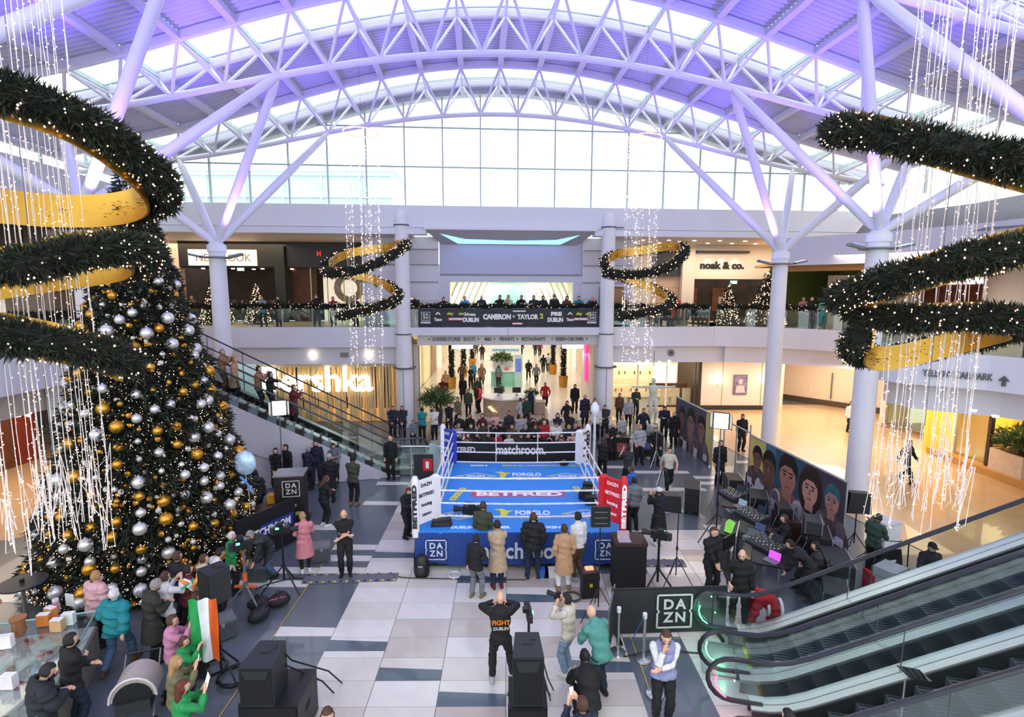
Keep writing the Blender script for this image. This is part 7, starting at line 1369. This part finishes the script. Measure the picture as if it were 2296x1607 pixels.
for k, (u, v, c, lab, kd) in enumerate(((115, 1385, 'd98a3a', 'orange box standing on the snack counter', 'box'), (100, 1400, 'd07a30', 'second orange box beside the first on the counter', 'box'), (127, 1372, 'b98a9a', 'pinkish jar at the far end of the snack counter', 'jar'), (130, 1412, 'c9a070', 'cardboard box on the snack counter near the man in black', 'box'), (158, 1358, 'dedede', 'small white card stand at the end of the counter', 'card'), (155, 1398, 'd5e2dc', 'pale mint box on the far end of the counter', 'box'), (45, 1425, '8a5a34', 'large amber glass vase on the counter', 'jar'), (15, 1450, 'f0e8e4', 'white paper bag with a green dot on the counter', 'bag'), (22, 1540, 'e2dce0', 'white wrapped parcel on the counter at the left edge', 'bag'))):
    p = G(u, v, 1.04); t = T('counter_'+kd, lab, kd, p, rnd.uniform(-20, 20)); h = .3 if kd != 'card' else .34
    if kd == 'jar': part('jar', MB().lathe([(.07, 0), (.11, .1), (.1, .26), (.13, .34)] if k == 6 else [(.06, 0), (.07, .15), (.05, .24)], n=14), M(c, .25, noise=.1), t, True); part('lid', MB().lathe([(.12, .34), (.13, .37)] if k == 6 else [(.055, .24), (.055, .28)], n=14), M('9a6a3c' if k == 6 else 'd8d0d0', .4), t)
    else: part('carton', MB().bb((-.1, -.06 if kd != 'card' else -.01, 0), (.1, .06 if kd != 'card' else .01, h*.7)), M(c, .6), t); part('flap', MB().box((0, 0, h*.7+.01), (.19, .11 if kd != 'card' else .02, .015)), M('f0ece6', .6), t)
for (x, y, c, lab, z) in ((-10.6, 11.0, '33363a', 'round dark cafe table left of the great tree', 1.02), (-10.75, 10.05, '9a6238', 'round brown cafe table with a dark knob at the left edge', .98)):
    t = T('cafe_table', lab, 'table', (x, y, 0)); part('table_top', MB().lathe([(.42, z-.03), (.44, z), (.42, z+.005)], n=28), M(c, .35, noise=.1), t); part('stem', MB().tube([(0, 0, .02), (0, 0, z)], .04, 10), M('8f8a86', .3, .6), t, True); part('foot', MB().lathe([(.26, 0), (.24, .03), (.05, .05)], n=20), M('8f8a86', .3, .6), t); part('knob', MB().lathe([(.04, z), (.05, z+.06), (.02, z+.08)], n=10), BM, t)
# queue posts
for lab, x, y in (('white topped chrome queue post beside the steward', 2.78, 9.85), ('chrome queue post behind the steward in lilac', 2.75, 8.9), ('chrome queue post under the logo barrier', 2.3, 10.05)):
    t = T('queue_post', lab, 'post', (x, y, 0)); part('pole', MB().tube([(0, 0, .03), (0, 0, .98)], .032, 12), CHROME, t, True); part('base', MB().lathe([(.17, 0), (.16, .03), (.05, .05)], n=20), CHROME, t); part('head', MB().lathe([(.045, .9), (.045, 1.0)], n=12), M('dcdfe2', .4), t)
solo('queue_belt', MB().add([(2.78, 9.85, .93), (2.2, 8.95, .8), (2.2, 8.95, .85), (2.78, 9.85, .98)], [(0, 1, 2, 3)]), M('24479a', .6), 'blue belt hanging from the chrome queue post by the steward', 'belt')
# ---------------------------------------------------------------- hoardings
def face(mx, par, x, z, s, hair, top, skin='b08070', glove=None, long=False):
    def pr(nm, poly, d, c): part(nm, MB(mx).prism([(x+a*s, z+b*s) for a, b in poly], d, d+.002, 'z'), M(c, .55, noise=.22, scale=9), par, world=True)
    el = lambda cx, cz, a, b, n=14: [(cx+a*math.cos(2*PI*q/n), cz+b*math.sin(2*PI*q/n)) for q in range(n)]
    pr('print_body', [(-.62, -1.1), (.62, -1.1), (.6, -.55), (.38, -.22), (.14, -.12), (-.14, -.12), (-.38, -.22), (-.6, -.55)], .006, top)
    if long: pr('print_hair', el(0, .12, .36, .5), .008, hair)
    else: pr('print_hair', el(0, .26, .27, .3), .008, hair)
    pr('print_neck', [(-.12, -.3), (.12, -.3), (.12, .02), (-.12, .02)], .009, skin); pr('print_face', el(0, .12, .23, .31), .011, skin)
    pr('print_fringe', [(-.24, .2), (-.2, .38), (0, .45), (.2, .38), (.24, .2), (.1, .32), (-.1, .32)], .013, hair)
    for a in (-.09, .09): pr('print_eye', el(a, .15, .045, .02, 8), .013, '1c1412'); pr('print_brow', [(a-.07, .2), (a+.07, .2), (a+.06, .225), (a-.06, .225)], .013, hair)
    pr('print_nose', [(-.03, .02), (.03, .02), (.012, .14), (-.012, .14)], .013, '8e5f50'); pr('print_mouth', [(-.08, -.07), (.08, -.07), (.05, -.045), (-.05, -.045)], .013, '7d3c38')
    if glove:
        for a in (-.34, .34): pr('print_fist', el(a, -.42, .17, .19), .014, glove); pr('print_cuff', [(a-.13, -.78), (a+.13, -.78), (a+.12, -.58), (a-.12, -.58)], .015, 'c9c9cc')
def hoarding(lab, A, B, h, bgs, faces, par=None):
    A = Vector((*A, 0)); B = Vector((*B, 0)); d = (B-A).normalized(); n = Vector((-d.y, d.x, 0)); n = n if n.x < 0 else -n; L = (B-A).length
    t = thing('poster_hoarding', lab, 'hoarding', A); 
    # matrix: x along so that it reads left to right from the ring side
    P0, xd = (A, d) if n.cross(Vector((0, 0, 1))).dot(d) < 0 else (B, -d); yv = Vector((0, 0, 1)); zv = xd.cross(yv); mx = Matrix((xd, yv, zv)).transposed().to_4x4(); mx.translation = P0
    part('panel', MB(mx).bb((0, .05, -.03), (L, h, 0)), M('2a2c33', .6), t, world=True)
    x = 0
    for wd, c in bgs: part('print_ground', MB(mx).bb((x*L, .05, 0), ((x+wd)*L, h, .004)), M(c, .6, noise=.12, scale=2), t, world=True); x += wd
    for f in faces: face(mx, t, f[0]*L, f[1], f[2], *f[3:])
    part('rail', MB(mx).bb((0, h, -.05), (L, h+.04, .02)), M('b9bcc0', .35, .6), t, world=True)
    for q in (0, L): part('post', MB(mx).bb((q-.025, 0, -.06), (q+.025, h+.05, -.01)), M('a9adb0', .35, .6), t, world=True)
    return t, mx, L
t1, m1, L1 = hoarding('near hoarding with a large poster of boxers, behind the flight cases', (9.45, 14.1), (9.0, 18.9), 2.12, ((.2, 'c2b563'), (.12, '3f6a80'), (.32, '2c4a5c'), (.36, '3c3640')), ((.1, 1.25, 1.15, '1c1614', '4a3c3a', '7a5240', '5a4a48'), (.25, 1.1, 1.5, '14100f', '5a4640', '6c4434', 'c4c4cc'), (.47, 1.12, 1.85, '1a1412', '7a5c50', 'a0705c', '8a7470'), (.7, 1.15, 1.55, '2a1c16', '8a6a5c', 'b8897a', 'b4b4bc', True), (.9, 1.2, 1.25, '2f5f6a', '5a4a50', 'a5786c', '6a6066')))
letters('DUBLIN', .3, m1 @ Matrix.Translation((L1*.86, .3, .02)), M('cfd2dc', .5), t1, .003, .01, width=.9); letters('CAMERON', .26, m1 @ Matrix.Translation((L1*.12, .28, .02)), M('cfd2dc', .5), t1, .003, .01, width=.9); letters('TAYLOR', .26, m1 @ Matrix.Translation((L1*.38, .22, .02)), M('cfd2dc', .5), t1, .003, .01, width=.8)
t2, m2, L2 = hoarding('far hoarding with a dim poster of boxers near the cream shop', (8.62, 21.6), (8.3, 25.4), 2.25, ((.55, '3b4a58'), (.3, '4a4a58'), (.15, 'c2b563')), ((.2, 1.2, 1.35, '1a1414', '5a4c50', '7f5a50', '5c5054'), (.46, 1.15, 1.7, '201715', '7a6260', '906c64', '8a7478'), (.74, 1.2, 1.4, '1a1412', '5a4a50', '8a655c', '6e6266')))
letters('matchroom', .26, m2 @ Matrix.Translation((L2*.14, .45, .02)), M('aeb4c8', .5), t2, .003, .01, width=.9)
fr2 = thing('truss_frame', 'open silver frame joining the two hoardings', 'frame', (9.0, 18.95, 0)); AL_ = M('a9adb0', .35, .6)
for k in range(4): a = Vector((9.0-.13*k, 18.98+.84*k, 0)); part('upright', MB().tube([a, a+Vector((0, 0, 2.5 if k in (0, 3) else 2.2))], .03, 8), AL_, fr2, True, world=True)
part('top_bar', MB().tube([(9.0, 18.98, 2.2), (8.62, 21.5, 2.3)], .03, 8), AL_, fr2, True, world=True)
ws = T('wet_floor_sign', 'yellow folding wet floor sign behind the silver frame', 'sign', (10.6, 20.6, 0)); part('leaf', MB().prism([(-.16, 0), (.16, 0), (.08, .62), (-.08, .62)], -.14, -.12), M('e8d414', .5), ws); part('leaf', MB().prism([(-.16, 0), (.16, 0), (.08, .62), (-.08, .62)], .12, .14), M('e8d414', .5), ws); part('hinge', MB().box((0, 0, .62), (.18, .26, .03)), M('cdbb10', .5), ws)
fb = T('crowd_barrier', 'low black barrier panel lying behind the silver frame', 'barrier', (9.9, 19.4, 0), 100); part('cloth', MB().bb((-.9, -.02, .05), (.9, .02, .95)), M('1d1f22', .6), fb); part('frame', MB().tube([(-.9, 0, .03), (-.9, 0, .97), (.9, 0, .97), (.9, 0, .03)], .018, 6), GREYM, fb)
# ---------------------------------------------------------------- production area
def desk(lab, x, y, rz, L_=1.5, z=.78, d=.65):
    t = T('production_desk', lab, 'desk', (x, y, 0), rz); part('desk_top', MB().bb((-L_/2, -d/2, z-.04), (L_/2, d/2, z)), BM, t)
    for a in (-1, 1):
        for b in (-1, 1): part('leg', MB().box((a*(L_/2-.05), b*(d/2-.05), z/2), (.04, .04, z)), GREYM, t)
    return t
def mixer(lab, x, y, z, rz, w_=.8):
    t = T('mixing_desk', lab, 'mixer', (x, y, z), rz); part('chassis', MB().prism([(-.25, 0), (.25, 0), (.25, .2), (-.25, .08)], -w_/2, w_/2, 'x'), BG_, t); m = MB(); m2_ = MB()
    for i in range(12): part('fader', MB().box((-w_/2+.05+i*w_/12.5, -.14+.05*(i % 3), .135+.01*(i % 3)), (.02, .03, .03)), M('c9cccd', .4), t)
    for i in range(12): 
        for j in range(4): m.mi = (i+j) % 3; m.box((-w_/2+.05+i*w_/12.5, 0+j*.06, .17+j*.014), (.014, .014, .02))
    part('knobs', m, [M('d0d0d0', .4), RED, M('3ac46a', .4, em=.4)], t, kind='stuff'); part('screen', MB().box((w_*.2, .2, .3), (.3, .03, .2), rx=-.3), M('26303a', .2, em=.2), t)
def case(lab, x, y, z, rz, w_, d, h, c='26282b', wheels=True):
    t = T('flight_case', lab, 'case', (x, y, z), rz); z0 = .1 if wheels else 0; part('box', MB().bb((-w_/2, -d/2, z0), (w_/2, d/2, z0+h*.7)), M(c, .5, noise=.1), t); part('lid', MB().bb((-w_/2, -d/2, z0+h*.72), (w_/2, d/2, z0+h)), M(c, .5, noise=.1), t)
    for a in (-1, 1):
        for b in (-1, 1):
            part('edge_strip', MB().box((a*w_/2, b*d/2, z0+h/2), (.03, .03, h)), M('b4b8ba', .3, .8), t)
            if wheels: part('castor', MB().lathe([(.045, 0), (.045, .09)], (a*(w_/2-.08), b*(d/2-.08), 0), 8), BM, t)
    part('edge_strip', MB().box((0, -d/2, z0+h), (w_, .03, .03)), M('b4b8ba', .3, .8), t); part('edge_strip', MB().box((0, -d/2, z0+h*.71), (w_, .03, .04)), M('b4b8ba', .3, .8), t); part('handle', MB().box((0, -d/2-.01, z0+h*.4), (.16, .02, .08)), GREYM, t)
desk('black trestle desk nearest the escalators in the production area', 6.7, 12.9, 66, 1.7); desk('black trestle desk in the middle of the production area', 7.1, 14.5, 66, 1.7); desk('black trestle desk farthest back in the production area', 7.3, 16.3, 66, 1.6)
mixer('mixing desk with red lights on the nearest trestle desk', 6.75, 13.0, .78, -66+0, .9); mixer('mixing desk with pale faders on the middle trestle desk', 7.2, 14.8, .78, -70, .9); mixer('small mixing desk on the farthest trestle desk', 7.3, 16.4, .78, -70, .7)
for i, a in enumerate(((8.3, 12.5, 0, 70, 1.1, .6, .7, '26282b', 'large wheeled case beside the near hoarding post'), (8.5, 13.7, 0, 66, 1.0, .6, .8, '1b1c1f', 'black wheeled case below the near poster'), (8.4, 15.1, 0, 75, 1.0, .6, .62, '3a2422', 'brownish case below the near poster'), (8.2, 16.5, 0, 70, .9, .55, .75, '202225', 'dark case at the left end of the near poster'), (7.9, 17.7, 0, 80, .8, .5, .9, '17181a', 'tall black case under the silver frame'),
    (5.9, 13.6, 0, 60, .8, .5, .5, '33363a', 'grey case on the floor before the production desks'), (7.6, 11.4, 0, 60, .9, .5, .55, '2b2d30', 'dark case closest to the escalator handrail'), (9.3, 12.0, 0, 30, .6, .5, .7, 'a9acb0', 'silver case by the end of the near hoarding'), (6.3, 17.2, 0, 70, .9, .5, .8, '1a1b1e', 'black case at the back of the production area'), (8.35, 13.7, .92, 66, .6, .4, .35, '2e3034', 'small case stacked on the black wheeled case'), (8.3, 15.1, .74, 75, .55, .4, .3, '1c1d20', 'small black case stacked on the brownish case'))):
    case(a[8], a[0], a[1], a[2], a[3], a[4], a[5], a[6], a[7], a[2] == 0)
for i, (x, y, z, rz, lab, c, em) in enumerate(((6.55, 12.3, .78, -60, 'laptop with a violet glow on the nearest trestle desk', 'c050d0', .9), (6.95, 13.9, .78, -60, 'laptop with a dim blue screen on the middle trestle desk', '3a4a6a', .5), (7.2, 15.6, .78, -66, 'open laptop at the near end of the farthest trestle desk', '8a9aa8', .4), (6.6, 13.55, .78, -50, 'second laptop on the nearest trestle desk', '4a5a5a', .4))):
    t = T('laptop', lab, 'laptop', (x, y, z), rz); part('base', MB().box((0, 0, .012), (.34, .24, .024)), M('6d7074', .4), t); part('screen', MB().box((0, .14, .12), (.34, .02, .22), rx=-.25), BM, t); part('display', MB().box((0, .127, .12), (.31, .004, .19), rx=-.25), M(c, .3, em=em), t)
for lab, x, y, z, rz, w_ in (('bright lime green folded cloth on a case in the production area', 6.3, 14.2, .8, 62, .5), ('smaller lime green cloth near the middle trestle desk', 6.95, 13.35, .8, 40, .28)):
    solo('cloth', MB().prism([(-w_, -.1), (w_*.6, -.14), (w_, .05), (w_*.5, .12), (-w_*.8, .1)], 0, .02, 'z'), M('7de03a', .5), lab, 'cloth', loc=(x, y, z), rz=rad(rz))
case('black case under the lime green folded cloth', 6.3, 14.2, 0, 62, 1.1, .45, .68, '1d1e21')
for k, (x, y, lab) in enumerate(((7.7, 12.2, 'first'), (7.75, 13.4, 'second'), (7.8, 14.6, 'third'), (7.85, 15.8, 'fourth'))):
    t = T('office_chair', f'black folding chair beside the production desks, {lab} from the escalators', 'chair', (x, y, 0), 60+20*k, 'folding chairs at the production desks'); part('seat', MB().box((0, 0, .45), (.42, .4, .04)), BM, t); part('backrest', MB().box((0, -.2, .72), (.4, .03, .3), rx=.12), BM, t)
    for a in (-1, 1): part('leg', MB().tube([(a*.19, -.2, .85), (a*.19, .18, 0)], .012, 6), GREYM, t); part('leg', MB().tube([(a*.19, .18, .45), (a*.19, -.2, 0)], .012, 6), GREYM, t)
for (x, y, hd, po, tp, hr, lab) in ((7.8, 13.9, 70, 'sit', 'black', ('short', 'brown'), 'technician in black seated below the near poster'), (7.75, 12.3, 60, 'sit', 'charcoal', ('short', 'black'), 'technician in charcoal seated nearest the escalator handrail'), (7.3, 11.9, 60, 'bend', 'black', ('short', 'dark'), 'technician in black stooping over the nearest trestle desk')): P_(Vector((x, y, 0)), hd, po, lab, 1.76, False, ('jacket', tp), ('trousers', 'black'), 'black', hr)
for k, (x, y, h, lab) in enumerate(((5.6, 12.6, 1.0, 'dark desk monitor on a pole at the front of the production area'), (9.75, 13.4, 1.1, 'dark screen on a thin pole beside the white pedestal'))):
    t = T('monitor_stand', lab, 'monitor', (x, y, 0), 40); tripod(t, h, .4, .016); part('screen', MB().box((0, 0, h+.15), (.55, .05, .34)), BM, t)
sb = T('softbox', 'black softbox standing beside the column right of the hoarding', 'lamp', (9.95, 14.3, 0)); tripod(sb, 1.25, .4, .016); part('hood', MB().prism([(-.35, 1.2), (.35, 1.15), (.3, 1.75), (-.28, 1.8)], -.12, .12), BM, sb); part('diffuser', MB().box((0, .13, 1.48), (.5, .02, .5)), M('6a6e72', .5), sb)
pd = T('pedestal', 'white square pedestal under the right hand light curtain', 'pedestal', (10.7, 14.2, 0), 15); part('plinth', MB().bb((-.28, -.28, 0), (.28, .28, .95)), M('d8dade', .5), pd); part('cap', MB().bb((-.3, -.3, .95), (.3, .3, 1.0)), M('c9ccd2', .5), pd)
hx = T('display_board', 'tilted black hexagonal board in a thin frame behind the escalator', 'board', (9.75, 12.6, 0), 15); part('board', MB().prism([(-.35, .25), (.2, .12), (.4, .4), (.3, .9), (-.25, .98), (-.4, .6)], -.02, .02), BM, hx); part('print', MB().box((0, -.025, .62), (.3, .004, .06)), LT, hx)
part('frame', MB().tube([(-.6, 0, 0), (-.55, 0, 1.25), (.55, 0, 1.05), (.6, 0, 0)], .018, 6), BM, hx)
rp = T('upright_sign', 'small red and white upright sign beside the silver case', 'sign', (8.95, 12.2, 0)); part('panel', MB().bb((-.03, -.2, 0), (.05, .2, .55)), RED, rp); part('white_face', MB().bb((.05, -.2, 0), (.09, .2, .5)), LT, rp); part('foot', MB().bb((-.1, -.22, 0), (.15, .22, .02)), BM, rp)
# desks beyond the ring
for lab, x, y, c, w_ in (('black desk with a blue and white front near the far hoarding', 6.4, 23.3, '5a6a9a', 1.2), ('dark desk with a red and white front right of the ring crowd', 4.9, 22.9, 'a8505a', 1.0)):
    t = T('commentary_desk', lab, 'desk', (x, y, 0)); part('body', MB().bb((-w_/2, -.3, 0), (w_/2, .3, .95)), BM, t); part('top', MB().bb((-w_/2-.05, -.35, .95), (w_/2+.05, .35, 1.0)), BM, t); part('front_panel', MB().bb((-w_/2+.1, -.32, .35), (w_/2-.1, -.3, .75)), M(c, .5, noise=.4, scale=8), t)
for lab, x, y, z in (('chrome pole stand on the grey floor right of the crowd', 5.95, 19.5, 2.0), ('second chrome pole stand nearer the far hoarding', 6.3, 21.6, 1.9)):
    t = T('light_stand', lab, 'stand', (x, y, 0)); tripod(t, z, .3, .02, mat=CHROME)
# white camera pole at the far right ring corner
t = T('camera_pole', 'white pole with a small dome fixed at the far right ring corner', 'pole', (3.28, 19.25, 0)); part('pole', MB().tube([(0, 0, 0), (0, 0, 2.9)], .05, 10), M('dcdfe2', .4), t, True); part('dome', MB().lathe([(.1, 2.85), (.17, 2.95), (.16, 3.15), (.05, 3.3)], n=14), M('e6eaec', .4), t, True)
# statue
st_ = build_pose('tpose', False); me = npmesh('statue', st_['V'], st_['F'], [M('c9cdbf', .6, noise=.05)], None, True)
so = LK(bpy.data.objects.new('statue', me)); so.location = (7.6, 27.0, .5); so.rotation_euler.z = PI; so.scale = (1.35, 1.4, 1.4); tag(so, 'pale stone figure with outstretched arms before the cream shop', 'statue')
part('plinth', MB().lathe([(.42, -.36), (.42, -.05), (.36, 0)], n=4), M('c2c6b6', .6), so)
# plants
def bush(t, p, n, r, ln, wd, mats=None, up=.5):
    a = nr.normal(0, 1, (n, 3)); a /= np.linalg.norm(a, axis=1)[:, None]; a[:, 2] = np.abs(a[:, 2])*up+.1; P = a*r*np.array([1, 1, 1.0])*(.3+.6*nr.rand(n))[:, None]+np.array(p)
    part('foliage', blades(P, a, ln, wd, mats=mats), None, t, kind='stuff')
PG = [M('4d6b38', .6, noise=.3, scale=6), M('6f8a4a', .6, noise=.3, scale=6), M('39502c', .6, noise=.3, scale=6)]
t = T('potted_palm', 'bushy potted palm left of the crowd behind the ring', 'plant', (-3.95, 29.35, 0)); part('pot', MB().lathe([(.3, 0), (.38, .7), (.34, .7)], n=16), M('4a4038', .6), t); bush(t, (0, 0, 1.0), 900, .9, .5, .06, PG, .8); part('stem', MB().tube([(0, 0, .6), (0, 0, 1.3)], .06, 8), BROWN, t)
t = T('potted_palm', 'small green plant on the information desk', 'plant', (1.5, 31.3, .8)); part('pot', MB().lathe([(.14, 0), (.18, .3), (.15, .3)], n=12), M('5a5044', .6), t); bush(t, (0, 0, .4), 300, .45, .22, .05, PG)
t = T('potted_palm', 'leafy plant on the teal kiosk', 'plant', (-.35, 40.9, 1.22)); part('pot', MB().lathe([(.16, 0), (.2, .4), (.16, .4)], n=12), M('e8e8e4', .5), t); bush(t, (0, 0, .8), 300, .8, .4, .1, PG)
t = T('planter', 'square pale stone planter with a green shrub at the right edge', 'planter', (20.3, 20.0, 0)); part('box', MB().bb((-.7, -.7, 0), (.7, .7, 1.15)), M('cdb8a4', .6), t); part('soil', MB().bb((-.62, -.62, 1.1), (.62, .62, 1.16)), BROWN, t); bush(t, (0, 0, 1.3), 1100, 1.0, .3, .08, PG, .8); part('stem', MB().tube([(0, 0, 1.1), (0, 0, 1.6)], .07, 8), BROWN, t)
# lamps along the right: pendant and downlights
pn = T('pendant_lamp', 'glowing multi-arm pendant lamp under the gallery right of the bridge', 'light', (7.75, 27.6, 3.55)); part('arm', MB().tube([(-.75, 0, 0), (-.4, 0, -.12), (.4, 0, -.12), (.75, 0, 0)], .03, 6), M('f0e8e0', .4, em=.3), pn, True); part('rod', MB().tube([(0, 0, -.1), (0, 0, .75)], .02, 6), GREYM, pn)
for k, x in enumerate((-.78, -.35, .3, .8)): part('bulb', MB().ell((x, 0, .08+.06*(k % 2)), (.09, .09, .09), 10, 6), M((1, .85, .65), em=10, noise=0), pn, True)
for k, (u, v, y) in enumerate(((2183, 920, 15.7), (2232, 933, 14.9), (40, 932, 17.2), (62, 930, 17.0))):
    p = D(u, v, y); solo('downlight', MB().lathe([(.07, -.03), (.09, .02)], n=12), M((1, .85, .65), em=14, noise=0), ['left one of the two round downlights under the right gallery', 'right one of the two round downlights under the right gallery', 'warm downlight glowing through the left light curtain', 'second warm downlight beside it, nearer the great tree'][k], 'light', loc=p)
vn = T('ceiling_vent', 'round dark vent on the white band right of the pendant lamp', 'vent', FL(9.0, .42, 3.9)); part('grille', MB(Matrix.Rotation(PI/2, 4, 'X')).lathe([(.17, -.03), (.19, .03)], n=16), GREYM, vn); part('hub', MB(Matrix.Rotation(PI/2, 4, 'X')).lathe([(.05, .03), (.05, .05)], n=10), BM, vn)
# black gallery seats behind the right distant spiral
for k, s in enumerate((5.9, 6.7, 7.6, 8.4, 9.2, 10.0)):
    t = T('lounge_chair', f'{["first", "second", "third", "fourth", "fifth", "last"][k]} dark seat from the bridge behind the right gallery rail', 'chair', FL(s, 1.1+(k % 2)*.5, 5.38), 170+25*k, 'dark seats on the right gallery'); part('seat', MB().box((0, 0, .4), (.6, .55, .14)), BM, t); part('backrest', MB().box((0, .27, .68), (.6, .1, .5), rx=-.1), BM, t)
    for a in (-1, 1): part('leg', MB().box((a*.25, 0, .17), (.05, .4, .34)), GREYM, t)
# phone box shaped totem / clear lectern on the lowest escalator edge
lc = T('clear_sign_holder', 'clear acrylic sign holder standing on the lowest escalator', 'sign', (5.72, 6.9, 0)); part('stem', MB().tube([(0, 0, 0), (0, 0, 1.9)], .012, 6), CHROME, lc); part('panel', MB().box((.12, 0, 1.98), (.34, .24, .012), ry=.2), glass((.85, .95, .95), .6), lc); part('foot', MB().box((0, 0, .01), (.3, .3, .02)), CHROME, lc)
